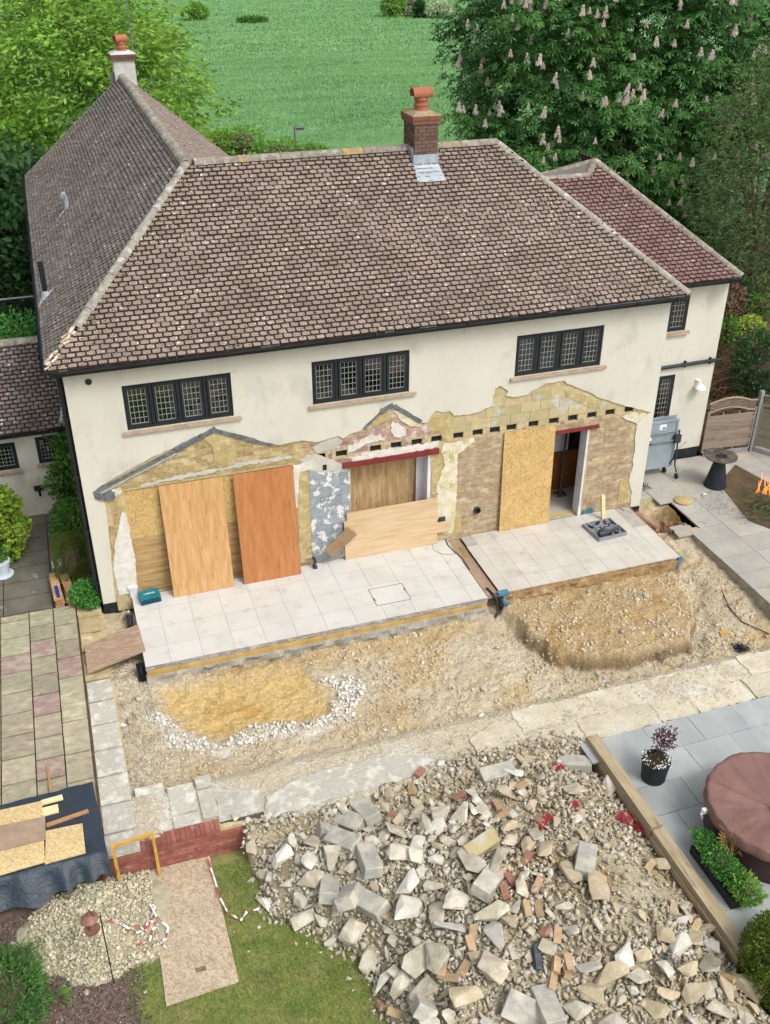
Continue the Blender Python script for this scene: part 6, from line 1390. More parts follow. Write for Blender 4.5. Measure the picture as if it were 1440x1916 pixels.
for k in range(150):
    t = random.random(); c = Vector((-.30-.1*math.sin(t*5)+random.gauss(0, .13), 3.98-abs(random.gauss(0, .07)), ZF+.1+t*1.95)); vp.append(c)
V = []; pos = np.repeat(np.array(vp), 14, 0)+rng.normal(size=(150*14, 3))*np.array((.09, .05, .09)); V, F = leaves(len(pos), pos, .09, aspect=.85); npmesh('foliage', V, F, K['leaf_vine'], vine)
m = MB(); m.tube([(-.25, 4.08, ZF), (-.2, 4.08, .8), (-.32, 4.08, 1.9)], [.02, .015, .008], 6); m.build('stem', K['bark'], vine)
shrub('ivy_bush', 'dark ivy bush between the yew and the low wing', 'shrub', (-.4, 2.6, ZF), (.4, .8, .5), 3600, .075, K['leaf_vine'], rough=.3, aspect=.8)
m = MB(); m.tube([(-1.0, OY-.05, .55), (-.3, OY-.05, .62)], .03, 8); m.tube([(-1.0, OY-.05, .55), (-1.0, OY-.05, .35)], .03, 8); m.bx(-1.1, -.9, OY-.08, OY+.0, .5, .6); m.build('wall_drain', K['black_plastic'], house)
MB().bx(-1.16, -.98, OY-.05, OY+.001, .62, .85).build('meter_box', K['render_grey'], house)
# tarpaulin with boards
tp = [gz(*q, ZF+.02) for q in ((-60, 1520), (60, 1500), (163, 1466), (186, 1600), (60, 1650), (-60, 1680))]
X0, X1 = -2.9, -.56; NXt, NYt = 50, 34; V = []; F = []
for j in range(NYt+1):
    for i in range(NXt+1):
        s = i/NXt; t = j/NYt; x = X0+(X1-X0)*s+.12*(t-.2)*s; y = -4.72-.1*(1-s)-1.85*t+.05*math.sin(s*9)*t
        z = ZF+.03+.02*fbm(x*4, y*4, 3, 3)+.03*float(vn(x*7, y*3, 5))
        drop = max(0, (-6.22-y)); z -= drop*.85; y += drop*.3+.05*math.sin(s*34+2*math.sin(s*7))*min(1, drop*5); z += .03*math.sin(s*27+1)*min(1, drop*6)
        V.append((x, y, float(z)))
for j in range(NYt):
    for i in range(NXt): k = j*(NXt+1)+i; F.append((k+NXt+1, k+NXt+2, k+1, k))
npmesh('tarpaulin', np.array(V), np.array(F), K['tarp'], label='dark blue tarpaulin spread at the lower left under the boards', cat='tarpaulin', smooth=True)
def flatboard(px, z, t, m, name, label, cat='board'):
    q = [gz(a, b_, z) for a, b_ in px]; mb = MB(); mb.add(q+[p-Vector((0, 0, t)) for p in q], [(3, 2, 1, 0), (4, 5, 6, 7), (0, 1, 5, 4), (1, 2, 6, 5), (2, 3, 7, 6), (3, 0, 4, 7)])
    return mb.build(name, K[m], label=label, cat=cat, normals=True)
zt = ZF+.075
flatboard([(-80, 1533), (78, 1498), (82, 1535), (-80, 1580)], zt+.02, .018, 'osb_flat', 'osb_sheet', 'flake board offcut at the far side of the tarpaulin')
flatboard([(-80, 1600), (82, 1568), (84, 1612), (-80, 1660)], zt+.02, .018, 'osb_flat', 'osb_sheet', 'flake board strip at the near side of the tarpaulin')
flatboard([(86, 1554), (154, 1540), (160, 1595), (84, 1616)], zt+.014, .018, 'osb_flat', 'osb_sheet', 'square flake board offcut by the tarpaulin edge')
flatboard([(-80, 1560), (84, 1527), (86, 1570), (-80, 1612)], zt+.035, .006, 'hardboard_pale', 'hardboard_sheet', 'brown hardboard sheet lying over the flake boards')
flatboard([(76, 1497), (116, 1486), (118, 1494), (78, 1505)], zt+.01, .03, 'timber_pale', 'timber_batten', 'pale timber strip at the far edge of the tarpaulin', 'timber')
flatboard([(79, 1511), (108, 1504), (110, 1518), (80, 1526)], zt+.005, .03, 'timber_pale', 'timber_offcut', 'short pale timber offcut on the tarpaulin', 'timber')
flatboard([(86, 1540), (164, 1513), (166, 1518), (87, 1546)], zt+.01, .03, 'timber_red', 'timber_batten', 'long reddish batten across the tarpaulin', 'timber')
a0, a1 = gz(89, 1432, ZF+.02), gz(96, 1484, ZF+.05); d = a1-a0; m = MB(); m.box((a0+a1)/2+Vector((0, 0, .02)), (.035, d.length, .025), (R(4), 0, math.atan2(-d.x, d.y))); m.build('timber_batten', K['timber_red'], label='thin upright batten on the paving above the tarpaulin', cat='timber')
# yellow hurdle frame
hf = thing('yellow_hurdle', 'yellow painted timber frame standing against the red brick wall', 'frame', (.08, -6.4, ZL))
h0, h1 = un(210, 1580, 1, -6.36), un(286, 1563, 1, -6.30)
m = MB(); m.box((h0+h1)/2, ((h1-h0).length+.04, .045, .05), (0, 0, math.atan2((h1-h0).y, (h1-h0).x))); m.build('rail', K['timber_yellow'], hf)
for h_ in (h0, h1): m = MB(); m.box((h_.x, h_.y-.01, (h_.z-.03+ZL)/2), (.045, .045, h_.z-.03-ZL), (0, 0, 0)); m.build('leg', K['timber_yellow'], hf)
# grey flake-board ramp with a rectangular hole
rc = [gz(*q, ZL+.03) for q in ((276, 1616), (390, 1592), (447, 1836), (311, 1882))]; u_ = (rc[1]-rc[0]); v_ = (rc[3]-rc[0])
def bil(s, t): return rc[0]*(1-s)*(1-t)+rc[1]*s*(1-t)+rc[2]*s*t+rc[3]*(1-s)*t
ctr = sum(rc, Vector())/4; e1 = (rc[1]+rc[2]-rc[0]-rc[3]).normalized(); e2 = Vector((0, 0, 1)).cross(e1)
loc2 = lambda p: ((p-ctr).dot(e1), (p-ctr).dot(e2))
hl = [gz(*q, ZL+.03) for q in ((365, 1810), (384, 1806), (385, 1815), (366, 1820))]
me_ = MB(); me_.sheet([loc2(p) for p in (rc[3], rc[2], rc[1], rc[0])], [[loc2(p) for p in (hl[3], hl[2], hl[1], hl[0])]], (ctr, e1, e2, (0, 0, 1)), .018); me_.build('flake_board_ramp', K['osb_grey'], label='large weathered flake board with a rectangular hole on the lawn', cat='board')
q0 = [gz(*q, ZL+.055) for q in ((276, 1613), (386, 1590), (383, 1580), (278, 1603))]; 
flatboard([(277, 1612), (384, 1588), (382, 1600), (280, 1640)], ZL+.05, .015, 'osb_grey', 'flake_board_strip', 'narrow weathered flake board strip at the head of the ramp board')
# red and white barrier tape
def tape(px, z, label, w=.028):
    P = []
    for q in px:
        g = gz(*q, z); g = gz(*q, max(z, float(hz(g.x, g.y))+.06)+random.uniform(0, .05)); P.append(g)
    P2 = []
    for i in range(len(P)-1):
        for t in (0, .25, .5, .75): P2.append(P[i].lerp(P[i+1], t))
    P2.append(P[-1]); root = thing('barrier_tape', label, 'tape', P[0]); red = MB(); wh_ = MB()
    for i in range(len(P2)-1):
        a, b_ = P2[i], P2[i+1]; d = (b_-a).normalized(); s = d.cross(Vector((.3, .2, 1))).normalized()*w*.5; tw = Vector((0, 0, .012*math.sin(i*1.7)))
        (red if (i//2) % 3 == 0 else wh_).add([a-s+tw, a+s-tw, b_+s-tw, b_-s+tw], [(0, 1, 2, 3)])
    red.build('red_stripe', K['red_tape'], root, kind='stuff'); wh_.build('white_stripe', K['white_tape'], root, kind='stuff')
tape([(200, 1722), (230, 1730), (255, 1745), (275, 1738), (290, 1695), (280, 1690), (293, 1715), (315, 1735), (310, 1755), (300, 1765), (312, 1773)], ZL+.06, 'red and white barrier tape tangled beside the ramp board')
tape([(255, 1768), (280, 1760), (285, 1740), (296, 1728), (278, 1722), (270, 1740), (262, 1733), (240, 1728)], ZL+.08, 'knot of red and white barrier tape on the grass left of the ramp board')
tape([(388, 1607), (400, 1640), (412, 1680), (425, 1705), (440, 1715), (450, 1722), (462, 1705), (485, 1700)], ZL+.04, 'red and white barrier tape along the right of the ramp board')
tape([(315, 1606), (335, 1603), (350, 1599)], ZL+.08, 'short strip of barrier tape at the head of the ramp board')
# bird feeder pole
fb = gz(213, 1840, ZL); ft_x = fb.x+.0
pl_ = thing('feeder_pole', 'thin black feeder pole planted at the lawn edge', 'pole', (fb.x, fb.y, ZL))
topz = .75; tp_ = Vector((fb.x-.03, fb.y-.02, topz)); 
# choose the height so that the tip shows where the photo shows it
best = min((abs(pr((fb.x, fb.y, z))[1]-1712)+abs(0), z) for z in np.linspace(-.5, 1.8, 200))[1]; tp_ = Vector((fb.x, fb.y, best)); tip = un(187, 1712, 2, best)
tp_ = Vector((tip.x, tip.y, best)); 
m = MB(); m.tube([(fb.x, fb.y, ZL-.02), tp_], .009, 6); m.build('rod', K['black_steel'], pl_)
arm = tp_+Vector((-.02, 0, -.05)); e = un(165, 1708, 1, tp_.y); m = MB(); m.tube([arm, arm+Vector((-.06, 0, .08)), Vector((e.x+.02, e.y, e.z+.05)), Vector((e.x, e.y, e.z+.02))], .006, 6); m.build('hook', K['black_steel'], pl_)
fc = Vector((e.x, e.y, e.z-.12)); bf = thing('bird_feeder', 'copper coloured bird feeder hanging from the black pole', 'bird feeder', fc-Vector((0, 0, .2)))
MB().lathe([(.115, .0), (.11, .012), (.06, .04), (.02, .06), (.012, .1)], fc, 24).build('roof', K['copper_feeder'], bf, smooth=True)
MB().lathe([(.04, -.2), (.04, .0)], fc, 16).build('seed_tube', K['copper_feeder'], bf, smooth=True)
MB().lathe([(.1, -.22), (.105, -.2), (.09, -.205)], fc, 24).build('tray', K['copper_feeder'], bf, smooth=True)
for q, lab in ((((198, 1612), (196, 1720)), 'left of two thin guy strings from the brick wall'), (((222, 1612), (203, 1718)), 'right of two thin guy strings from the brick wall')):
    a, b_ = gz(*q[0], -.3), gz(*q[1], ZL+.1); m = MB(); m.tube([a, b_], .006, 5); m.build('guy_string', K['tool_dark'], label=lab, cat='string')
shrub('low_conifer', 'low bright green bush at the bottom left corner', 'bush', (-2.1, -7.8, ZL), (.62, .8, .3), 9000, .08, K['leaf_low'], rough=.35, aspect=.22)
shrub('iris_tuft', 'tuft of upright strap leaves beside the low bush', 'plant', (-1.35, -8.0, ZL), (.06, .06, .15), 60, .16, K['leaf_vine'], aspect=.12, stems=0, core=False)
for k, (px, py, s) in enumerate([(22, 1778, .13), (48, 1790, .1), (60, 1755, .12), (55, 1665, .07), (140, 1720, .06), (162, 1858, .06), (65, 1805, .1)]):
    p = gz(px, py, ZL); V, Fm = CH[k+2]; npmesh('bed_stone', V*s @ rotm(*rr3(.4)).T+np.array((p.x, p.y, ZL+s*.35)), Fm, K['stone_tan' if k < 3 or k > 4 else 'stone_white'], label='stone lying on the bark bed at the lower left', cat='stone', group='stones on the bark bed')
# ================================================================== yard right of the house
tt = thing('folded_table', 'folded grey games table on wheels standing against the extension', 'folded table', (13.2, .9, ZR))
ty = 1.15
B0, B1, B2, B3 = [un(a, b_, 1, ty) for a, b_ in ((1206, 872), (1270, 862), (1284, 772), (1222, 782))]
xL, xR_, z0_, z1_ = 12.62, 13.75, .14, 1.42
for k, yy_ in enumerate((1.15, 1.3)):
    MB().bx(xL+.03*k, xR_+.02*k, yy_, yy_+.022, z0_, z1_+.02*k).build('table_top', K['table_grey'], tt)
    m = MB()
    for (a, b_, c, d) in ((xL, xR_, z1_-.05, z1_), (xL, xR_, z0_, z0_+.05), (xL, xL+.05, z0_+.05, z1_-.05), (xR_-.05, xR_, z0_+.05, z1_-.05)): m.bx(a, b_, yy_-.02 if k == 0 else yy_+.022, yy_-.001 if k == 0 else yy_+.04, c, d)
    m.build('edge_frame', K['table_grey'], tt)
m = MB(); m.tube([(xL, 1.09, 1.12), (xR_, 1.09, 1.12)], .018, 6); m.tube([(xL, 1.09, .88), (xR_, 1.09, .88)], .02, 6); m.build('cross_bar', K['steel'], tt)
m = MB(); m.tube([(xL+.25, 1.1, .18), (xL+.25, 1.1, 1.3)], .016, 6); m.build('hinge_bar', K['table_frame'], tt)
m = MB(); m.bx(xR_-.1, xR_+.06, 1.03, 1.12, .82, 1.02); m.build('latch', K['table_frame'], tt)
m = MB(); m.tube([(xR_-.0, 1.07, 1.15), (xR_+.03, 1.07, .2), (xR_+.03, .95, .05)], .022, 6); m.tube([(xR_+.05, 1.1, .5), (xR_-.1, 1.15, .12)], .018, 6); m.build('leg_frame', K['table_frame'], tt)
m = MB(); m.tube([(xR_+.01, .93, ZR+.075), (xR_+.05, .93, ZR+.075)], .07, 14); m.build('caster', K['black_plastic'], tt)
m = MB(); m.tube([(xL+.1, 1.2, ZR+.075), (xL+.14, 1.2, ZR+.075)], .07, 14); m.tube([(xR_-.1, 1.3, ZR+.075), (xR_-.06, 1.3, ZR+.075)], .07, 14); m.tube([(xL+.12, 1.2, ZR+.08), (xL+.12, 1.2, .2)], .02, 6); m.tube([(xR_-.08, 1.3, ZR+.08), (xR_-.08, 1.3, .2)], .02, 6); m.build('caster', K['black_plastic'], tt)
MB().bx(xL+.62, xL+.8, 1.145, 1.149, 1.18, 1.32).build('sticker', K['paper'], tt); MB().bx(xL+.7, xL+.78, 1.1435, 1.1448, 1.2, 1.24).build('sticker_print', K['ink'], tt)
MB().bx(xL+.26, xL+.44, 1.145, 1.149, .93, 1.02).build('sticker', K['paper'], tt); MB().bx(xL+.2, xL+.42, 1.065, 1.07, .86, .9).build('sticker', K['blue_level'], tt)
crumple('hose_coil', (12.75, .75, ZR+.06), .2, K['black_sheet'], 'coil of black hose under the folded table', 'hose', 50, None, .4)
fp = gz(1337, 908, ZR); fp.z = ZR; fpt = thing('fire_pit', 'black conical fire pit with a round grill plate on the patio', 'fire pit', fp)
MB().lathe([(.27, 0), (.27, .015), (.13, .68), (.3, .78)], fp, 32).build('cone_base', K['black_steel'], fpt, smooth=True)
V = MB(); k0 = 40; P = []
for r_, z in ((.14, .78), (.36, .79), (.39, .80), (.39, .825), (.36, .83), (.15, .815), (.14, .78)): P.append((r_, z))
NA = 40
for r_, z in P:
    for j in range(NA): w = 2*math.pi*j/NA; V.v.append((fp.x+r_*math.cos(w), fp.y+r_*math.sin(w), fp.z+z))
for i in range(len(P)-1):
    for j in range(NA): V.f.append((i*NA+j, i*NA+(j+1) % NA, (i+1)*NA+(j+1) % NA, (i+1)*NA+j))
V.build('grill_plate', K['rust'], fpt, smooth=True)
m = MB(); m.tube([fp+Vector((.15*math.cos(w), .15*math.sin(w), .9)) for w in np.linspace(.5, 2.7, 9)], .012, 6); m.build('grill_ring', K['black_steel'], fpt)
# fence panels with lattice tops
def fence_panel(A, B, zb, h, m, label, nb=9, arch=.16):
    A, B = Vector((A[0], A[1], zb)), Vector((B[0], B[1], zb)); d = B-A; L = d.length; ux = d.normalized(); nrm = Vector((ux.y, -ux.x, 0)); t = thing('garden_fence', label, 'fence', A, 'arched lattice fence panels'); ang = math.atan2(ux.y, ux.x)
    bh = (h-.12)/nb
    for i in range(nb):
        c = A+ux*L/2+Vector((0, 0, .06+bh*(i+.5)))+nrm*(.012 if i % 2 else -.004); b = MB(); b.box(c, (L-.06, .012, bh*1.12), (R(6), 0, ang)); b.build('slat', K[m], t)
    fr_ = MB()
    for s in (0.02, L-.02): fr_.box(A+ux*s+Vector((0, 0, h/2+.02)), (.045, .05, h+.1), (0, 0, ang))
    for xx in (L*.33, L*.66): fr_.box(A+ux*xx+Vector((0, 0, h/2))-nrm*.02, (.03, .02, h), (0, 0, ang))
    fr_.build('frame', K[m], t)
    def top_(s): return h+.02+arch*.8*math.sin(math.pi*min(1, s/L*1.15))
    for off, rad in ((0, .022), (.26, .026)):
        q = MB(); q.tube([A+ux*(L*k/14)+Vector((0, 0, top_(L*k/14)+off)) for k in range(15)], rad, 6); q.build('arched_rail', K[m], t)
    lat = 0
    for sgn in (-1, 1):
        for k in range(-4, 30):
            P = []
            for q in np.linspace(0, 1, 7):
                s = k*.075+sgn*(q-.5)*.26
                if 0.02 < s < L-.02: P.append(A+ux*s+Vector((0, 0, top_(s)+.26*q))+nrm*(.006*sgn))
            if len(P) > 2: b = MB(); b.tube(P, .009, 4); b.build('lattice_lath', K[m], t)
    return t
pA = gz(1308, 862, -.15); pB = gz(1388, 868, -.15); 
fA = (15.02, 1.75); fB = (16.35, 1.62)
fence_panel(fA, fB, ZR+.12, 1.05, 'fence_brown', 'brown arched fence panel between the extension and the concrete post')
fC = (16.46, 1.58); fD = (17.5, -.1)
fence_panel(fC, fD, ZR+.12, 1.15, 'fence_grey', 'greenish grey arched fence panel right of the concrete post')
m = MB(); m.box((16.42, 1.62, .68), (.1, .1, 1.75), None, .97); m.build('fence_post', K['concrete_post'], label='square concrete fence post between the two fence panels', cat='post')
m = MB(); m.box(((fA[0]+fB[0])/2, 1.66, ZR+.05), (1.25, .05, .14), (0, 0, math.atan2(fB[1]-fA[1], fB[0]-fA[0]))); m.build('gravel_board', K['concrete_post'], label='concrete gravel board under the brown fence panel', cat='board')
m = MB(); m.box(((fC[0]+fD[0])/2, (fC[1]+fD[1])/2, ZR+.05), (1.95, .05, .14), (0, 0, math.atan2(fD[1]-fC[1], fD[0]-fC[0]))); m.build('gravel_board', K['concrete_post'], label='concrete gravel board under the greenish fence panel', cat='board')
soilp = gp([(1345, 905), (1375, 870), (1440, 905), (1500, 960), (1440, 990), (1400, 975)], ZR); MB().sheet(soilp[::-1], (), ((0, 0, ZR+.012), (1, 0, 0), (0, 1, 0), (0, 0, 1)), .05).build('soil_bed', K['hedge_soil'], kind='structure')
on = gz(1428, 925, ZR); fl = thing('bonfire', 'small bonfire with orange flames in the brush at the right edge', 'fire', on)
for k in range(12):
    p = on+Vector((random.gauss(.12, .13), random.gauss(0, .1), 0)); P = [p]; d = Vector((random.gauss(0, .02), 0, .09)); n_ = random.randrange(3, 6)
    for q in range(n_): d = d+Vector((random.gauss(0, .028), random.gauss(0, .02), random.uniform(-.02, .02))); P.append(P[-1]+d)
    m = MB(); m.tube(P, [.02*(1-q/(n_+.3))**.7 for q in range(n_+1)], 6); m.build('flame', K['flame'], fl, smooth=True)
tw = MB(); bp0 = gz(1425, 960, ZR)
for k in range(420):
    c = bp0+Vector((random.gauss(.35, .5), random.gauss(0, .32), random.uniform(.01, .3))); d = Vector((random.uniform(-1, 1), random.uniform(-1, 1), random.uniform(-.3, .4)))*.22; tw.tube([c, c+d*.5+Vector((0, 0, .02)), c+d], [.006, .004, .002], 3)
br_ = thing('brush_pile', 'heap of cut twigs and greenery at the right edge', 'brush pile', bp0); tw.build('twigs', K['twig'], br_, kind='stuff')
pos = np.array([(bp0.x+random.gauss(.4, .45), bp0.y+random.gauss(0, .28), ZR+random.uniform(.02, .3)) for _ in range(1800)]); V, F = leaves(1800, pos, .08, aspect=.25); npmesh('cut_foliage', V, F, K['leaf_conifer'], br_)
pos = np.array([(g.x+random.gauss(0, .25), g.y+random.gauss(0, .12), ZR+random.uniform(.005, .02)) for g in [gz(random.uniform(1310, 1400), random.uniform(915, 950), ZR) for _ in range(260)]]); V, F = leaves(len(pos), pos, .05, aspect=.2); npmesh('leaf_litter', V, F, K['twig'], kind='stuff', label='twiggy litter on the patio slabs', cat='litter')
V, Fm = SM[2]; p = gz(1317, 927, ZR); npmesh('white_scrap', V*.07+np.array((p.x, p.y, ZR+.03)), Fm, K['white'], label='crumpled white scrap on the patio slabs', cat='litter')
# ================================================================== trees, hedges, field edge
def tree(name, label, base, crown_c, crown_r, m, clusters, per, leaf, limbs=16, trunk=.35, rough=.25, aspect=.45, droop=.2, flat_=.55, cl=.7, palm=False, low=-.85, group=None, inner=.45):
    base = Vector(base); cc = Vector(crown_c); t = thing(name, label, 'tree', base, group)
    tk = MB(); mid = base.lerp(cc, .55); tk.tube([base, base.lerp(cc, .3)+Vector((.1, .05, 0)), mid, cc+Vector((0, 0, crown_r[2]*.35))], [trunk, trunk*.8, trunk*.6, trunk*.15], 9); tk.build('trunk', K['bark'], t, smooth=True)
    cp, cv = shell(clusters, cc, crown_r, inner, rough, random.randrange(99), 2.0, low)
    lb = MB()
    for i in range(limbs):
        e = Vector(cp[random.randrange(clusters)]); s = base.lerp(cc, random.uniform(.45, 1.0)); mm_ = s.lerp(e, .5)+Vector((0, 0, .05*(e-s).length)); lb.tube([s, mm_, e], [trunk*.28, trunk*.15, trunk*.04], 5)
    lb.build('limb', K['bark'], t)
    pos = np.repeat(cp, per, 0)+rng.normal(size=(clusters*per, 3))*np.array((cl, cl, cl*flat_)); out = np.repeat(cv, per, 0)*.8; n = len(pos)
    if not palm: V, F = leaves(n, pos, leaf, outward=out, aspect=aspect, droop=droop); npmesh('crown', V, F, m, t)
    else:
        # palmate leaves: a fan of seven leaflets, mostly facing up and out
        up = np.array((0, 0, 1.0))+out*.8+rng.normal(size=(n, 3))*.35; up /= np.linalg.norm(up, axis=1, keepdims=True); a = np.cross(up, rng.normal(size=(n, 3))); a /= np.linalg.norm(a, axis=1, keepdims=True); b = np.cross(up, a); Vs = []
        L = leaf*rng.uniform(.65, 1.2, n)
        for k in range(6):
            w = k/6*5.4-2.7; d = a*math.cos(w)+b*math.sin(w)-up*.35; s = np.cross(up, d); l_ = L*(1-.12*abs(w)/2.7); lk = l_[:, None]
            Vs.append(np.stack([pos, pos+d*lk*.62+s*lk*.17, pos+d*lk-up*lk*.12, pos+d*lk*.62-s*lk*.17], 1))
        V = np.stack(Vs, 1).reshape(-1, 3); npmesh('crown', V, np.arange(len(V)).reshape(-1, 4), m, t)
    return t, cp, cv
G = -.95
# ash behind the wing
c = un(155, 190, 1, 24.0)
tree('ash_tree', 'fresh lime green ash tree rising behind the far chimney', (c.x, 24, G), (c.x, 24.0, c.z-.3), (4.3, 3.4, 5.6), K['leaf_ash'], 520, 85, .27, trunk=.4, rough=.4, aspect=.34, droop=.5, cl=.36, flat_=.7, inner=.35)
# trees on the left; shade on the first two is put into dark leaves
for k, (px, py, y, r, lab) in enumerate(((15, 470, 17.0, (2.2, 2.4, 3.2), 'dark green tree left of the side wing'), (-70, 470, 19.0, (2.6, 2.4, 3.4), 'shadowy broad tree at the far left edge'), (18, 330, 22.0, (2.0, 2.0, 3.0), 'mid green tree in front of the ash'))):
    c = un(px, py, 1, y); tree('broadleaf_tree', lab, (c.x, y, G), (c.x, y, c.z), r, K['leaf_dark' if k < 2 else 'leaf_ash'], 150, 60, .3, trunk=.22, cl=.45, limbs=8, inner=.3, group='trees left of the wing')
# flowering horse chestnut
cc_ = un(1165, 150, 1, 15.5); ct, cp, cv = tree('horse_chestnut', 'large dark horse chestnut covered in upright pale flower spikes', (cc_.x, 15.5, G), (cc_.x+.3, 15.5, cc_.z-.4), (6.3, 5.2, 6.6), K['leaf_chestnut'], 900, 44, .21, trunk=.5, palm=True, rough=.22, cl=.42, flat_=.55, low=-.95, inner=.5, limbs=24)
sp = MB(); prof = [(.006, 0), (.075, .03), (.085, .08), (.06, .17), (.035, .25), (.01, .31)]
rr = random.Random(3)
for i in range(90):
    z = rr.random()**1.2*.3; rad = .1*(1-z/.33)+.012; w = rr.uniform(0, 6.28); p0 = Vector((rad*math.cos(w), rad*math.sin(w), z)); s = .028
    d1 = Vector((-math.sin(w), math.cos(w), rr.uniform(-.4, .4)))*s; d2 = Vector((math.cos(w)*.5, math.sin(w)*.5, 1))*s
    sp.add([p0-d1, p0-d2, p0+d1, p0+d2], [(0, 1, 2, 3)])
sme = bpy.data.meshes.new('flower_spike'); sme.from_pydata(sp.v, [], sp.f); sme.update(); sme.materials.append(K['blossom'])
fc_ = 0
order = [i for i in rng.permutation(len(cv)) if np.linalg.norm(cv[i]) > .74]; order = order+order
for i in order:
    if fc_ >= 295: break
    v = Vector(cv[i])
    if v.y > .25 or v.x > .75: continue
    for q in range(1):
        p = Vector(cp[i])+Vector((v.x*.5+rr.gauss(0, .35), v.y*.6-.6+rr.gauss(-.15, .15), .4+rr.uniform(0, .25)))
        o = bpy.data.objects.new('flower_spike', sme); COL.objects.link(o); o.parent = ct; o.location = p-WP[ct.name]; o.rotation_euler = (rr.gauss(0, .12), rr.gauss(0, .12), rr.uniform(0, 6)); s = rr.uniform(.65, 1.0); o.scale = (s, s, s*1.1); fc_ += 1
V0, F0 = np.array(sp.v), np.array(sp.f); it = []
for i in order[::-1][:620]:
    v = Vector(cv[i])
    if v.y > .25: continue
    p = Vector(cp[i])+Vector((v.x*.5+rr.gauss(0, .4), v.y*.5-.45+rr.gauss(-.1, .2), .35+rr.uniform(0, .25))); it.append((p.x, p.y, p.z, rr.uniform(.55, .85), (0, 0, rr.uniform(0, 6)), 0))
scatter('more_flower_spikes', it, [(V0, F0)], K['blossom'], parent=ct, kind='stuff')
# conifer on the right and the dark undergrowth below
c = un(1418, 370, 1, 8.2); tree('conifer', 'feathery grey green conifer at the right edge', (c.x+.3, 8.2, G), (c.x+.3, 8.2, c.z-.2), (2.0, 1.9, 4.4), K['leaf_conifer'], 260, 110, .17, trunk=.25, aspect=.16, droop=.35, cl=.3, flat_=.8, inner=.45, rough=.3)
c = un(1300, 440, 1, 13.0); shrub('laurel_hedge', 'dark evergreen undergrowth beneath the chestnut', 'hedge', (c.x+1.0, 12.0, G), (4.2, 1.6, 2.1), 16000, .2, K['leaf_dark'], rough=.3, stems=10)
bk = []
NXb, NYb = 60, 40; V = []; F = []
for j in range(NYb+1):
    for i in range(NXb+1):
        x = 15.1+i/NXb*8; y = 2.1+j/NYb*9; z = -.4+min(1.6, (y-1.9)*.55)+.5*float(fbm(x*.8, y*.8, 3, 4)); V.append((x, y, z))
for j in range(NYb):
    for i in range(NXb): k = j*(NXb+1)+i; F.append((k, k+1, k+NXb+2, k+NXb+1))
npmesh('earth_bank', np.array(V), np.array(F), K['hedge_soil'], kind='structure', smooth=True)
def bz(x, y): return -.4+min(1.6, (y-1.9)*.55)+.5*float(fbm(x*.8, y*.8, 3, 4))
tw = MB()
for k in range(2600):
    x, y = random.uniform(15.2, 18.5), random.uniform(2.2, 8.0); c = Vector((x, y, bz(x, y)+random.uniform(.0, .55))); d = Vector((random.gauss(0, .5), random.gauss(-.2, .5), random.uniform(-.35, .5)))
    tw.tube([c, c+d*.5+Vector((0, 0, random.uniform(0, .1))), c+d], [.012, .008, .003], 3)
tw.build('dead_brushwood', K['leaf_dead'], kind='stuff', label='tangle of dead stems on the bank behind the fence', cat='brushwood')
for px, py, y, r, mt, n, lab, sz in ((1425, 680, 3.0, (.75, .6, .95), 'leaf_dark', 3200, 'dark ivy mass above the right fence panel', .12), (1400, 610, 4.6, (.45, .4, .25), 'leaf_lime', 700, 'yellow green shrub on the bank behind the fence', .1), (1370, 560, 7.0, (.7, .6, .7), 'leaf_dark', 1800, 'dark bush at the foot of the conifer', .12), (1430, 570, 6.2, (.5, .4, .3), 'leaf_vine', 800, 'light green shrub below the conifer', .1), (1363, 615, 4.2, (.22, .2, .4), 'leaf_vine', 500, 'small leafy sapling beside the extension corner', .1), (1360, 560, 5.5, (.5, .5, .5), 'leaf_dead', 900, 'loose grey green shrub beside the extension', .14)):
    c = un(px, py, 1, y); shrub('bank_shrub', lab, 'shrub', (c.x, y, c.z-r[2]), r, n, sz, K[mt], rough=.35, stems=5, group='shrubs on the bank')
# behind the house: hedge line, field bushes, footpath sign
for px, py, y, r, mt, lab in ((452, 268, 27.5, (1.1, .9, .75), 'leaf_shrub', 'bright field edge bush behind the roof valley'), (520, 283, 27.0, (1.2, .8, .5), 'leaf_shrub', 'low field edge bush right of the first'), (410, 270, 28.0, (.9, .9, .55), 'leaf_lime', 'pale field edge bush nearest the wing'), (585, 287, 27.0, (.8, .6, .35), 'leaf_shrub', 'small field edge bush beyond the signpost')):
    c = un(px, py, 1, y); shrub('hedge_bush', lab, 'bush', (c.x, y, c.z-r[2]), r, 1600, .16, K[mt], rough=.35, group='bushes at the field edge')
for px, py, rx, rz, mt, lab in ((735, 18, 1.6, 1.5, 'leaf_shrub', 'olive green bush out in the crop field'), (763, 16, 2.4, 1.7, 'hawthorn', 'white blossomed hawthorn out in the crop field'), (822, 20, 1.9, .9, 'hawthorn', 'small greyish bush in the field beside the chestnut'), (367, 24, 1.6, 1.0, 'leaf_shrub', 'lone small bush in the field right of the ash'), (473, 28, 1.8, .22, 'leaf_vine', 'low dull tuft in the crop field'), (785, 20, .7, 1.0, 'leaf_dark', 'thin dark shrub right of the hawthorn')):
    c = un(px, py+14, 2, -.93); shrub('field_bush', lab, 'bush', (c.x, c.y, -.93), (rx, rx*.7, rz), 1400, .45, K[mt], rough=.35, group='bushes in the field')
c = un(552, 272, 1, 27.0); sgn = thing('footpath_sign', 'footpath fingerpost at the edge of the field', 'signpost', (c.x, 27.0, G)); tpz = un(552, 237, 1, 27.0).z
m = MB(); m.tube([(c.x, 27, G), (c.x, 27, tpz)], .035, 8); m.build('post', K['steel'], sgn)
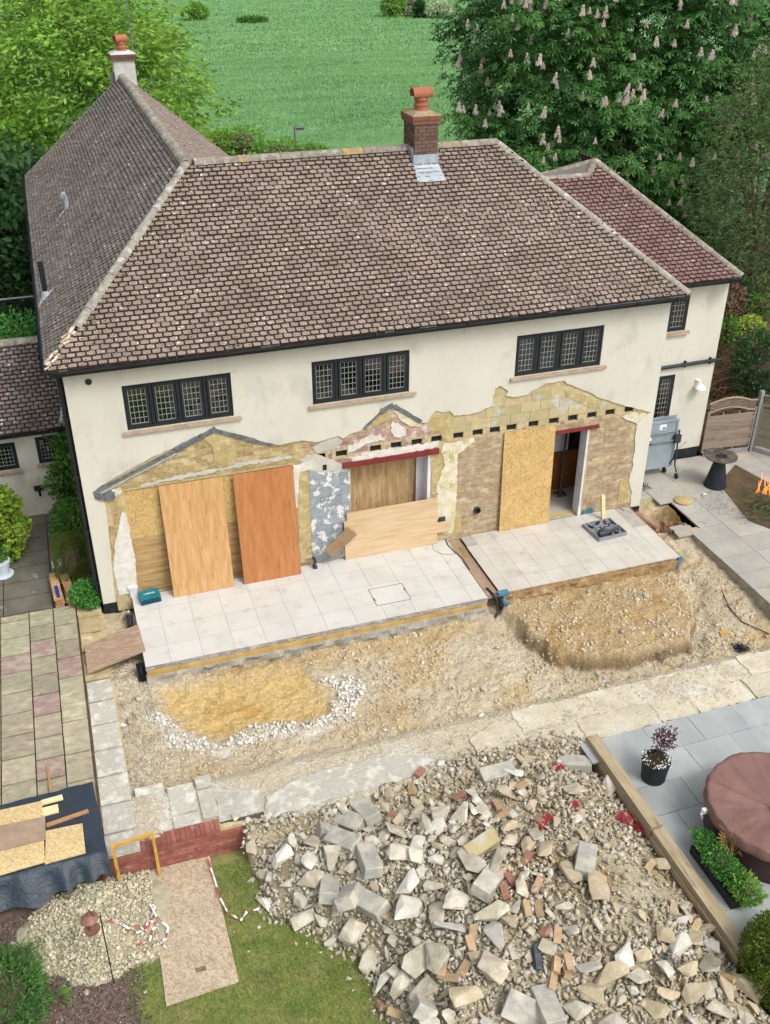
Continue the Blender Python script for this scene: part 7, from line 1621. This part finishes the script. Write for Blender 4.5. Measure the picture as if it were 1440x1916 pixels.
m = MB(); m.box((c.x+.22, 27, tpz-.1), (.42, .03, .16)); m.add([(c.x+.43, 26.985, tpz-.02), (c.x+.52, 27, tpz-.1), (c.x+.43, 26.985, tpz-.18), (c.x+.43, 27.015, tpz-.02), (c.x+.43, 27.015, tpz-.18)], [(0, 1, 2), (3, 4, 1), (3, 1, 0)]); m.build('finger', K['concrete_post'], sgn)
m = MB(); m.bx(c.x+.06, c.x+.4, 26.98, 26.984, tpz-.135, tpz-.07); m.build('finger_lettering', K['ink'], sgn)
# yard behind the low wing: lit hedge, wire fence with pale rail
shrub('rounded_hedge', 'rounded bright green hedge behind the low wing roof', 'hedge', (-.95, 7.9, G), (1.35, .8, 2.25), 9000, .11, K['leaf_mint'], rough=.15, sq=2.6)
shrub('tall_hedge', 'dark tall hedge behind the wire fence', 'hedge', (-3.4, 15.4, G), (2.6, 1.2, 2.4), 14000, .16, K['leaf_dark'], rough=.2, sq=2.8)
a, b_ = un(0, 561, 1, 11.8), un(70, 553, 1, 11.8); wf = thing('wire_fence', 'wire fence with a pale top rail left of the wing', 'fence', (a.x, 11.8, G)); m = MB(); m.tube([(a.x-4, 11.8, a.z), (-.3, 11.8, a.z)], .03, 8); m.build('top_rail', K['steel'], wf)
for x in (-6, -4, -2.2, -.5): m = MB(); m.tube([(x, 11.8, G), (x, 11.8, a.z)], .03, 8); m.build('fence_post', K['steel'], wf)
m = MB()
for k in range(70): x = a.x-2+k*.06; m.box((x, 11.8, (G+a.z)/2), (.006, .006, a.z-G))
for k in range(14): m.box((-2.2, 11.8, G+.1+k*.12), (4.2, .006, .006))
m.build('wire_mesh', K['table_frame'], wf)

# the young crop itself, blade tufts over the part of the field in view
Vc = []
for (y0, y1, n, h0, w0) in ((27.2, 50, 130000, .11, .018), (50, 90, 110000, .15, .035), (90, 190, 80000, .2, .08)):
    yy_ = rng.uniform(y0, y1, n); xx_ = rng.uniform(-.02, .62, n)*(yy_+17)+rng.normal(size=n)*.3-4; ang = rng.uniform(0, 6.28, n); hh_ = h0*rng.uniform(.5, 1.2, n)*(.75+.5*vn(xx_*.25, yy_*.6, 9)); la = rng.uniform(0, 6.28, n)
    A = np.stack([xx_-np.cos(ang)*w0, yy_-np.sin(ang)*w0, np.full(n, -.93)], 1); B = np.stack([xx_+np.cos(ang)*w0, yy_+np.sin(ang)*w0, np.full(n, -.93)], 1); C = np.stack([xx_+np.cos(la)*hh_*.6, yy_+np.sin(la)*hh_*.6, -.93+hh_], 1); Vc.append(np.stack([A, B, C], 1).reshape(-1, 3))
Vc = np.vstack(Vc); npmesh('standing_crop', Vc, np.arange(len(Vc)).reshape(-1, 3), K['crop'], kind='stuff', label='young green cereal crop covering the field', cat='crop')
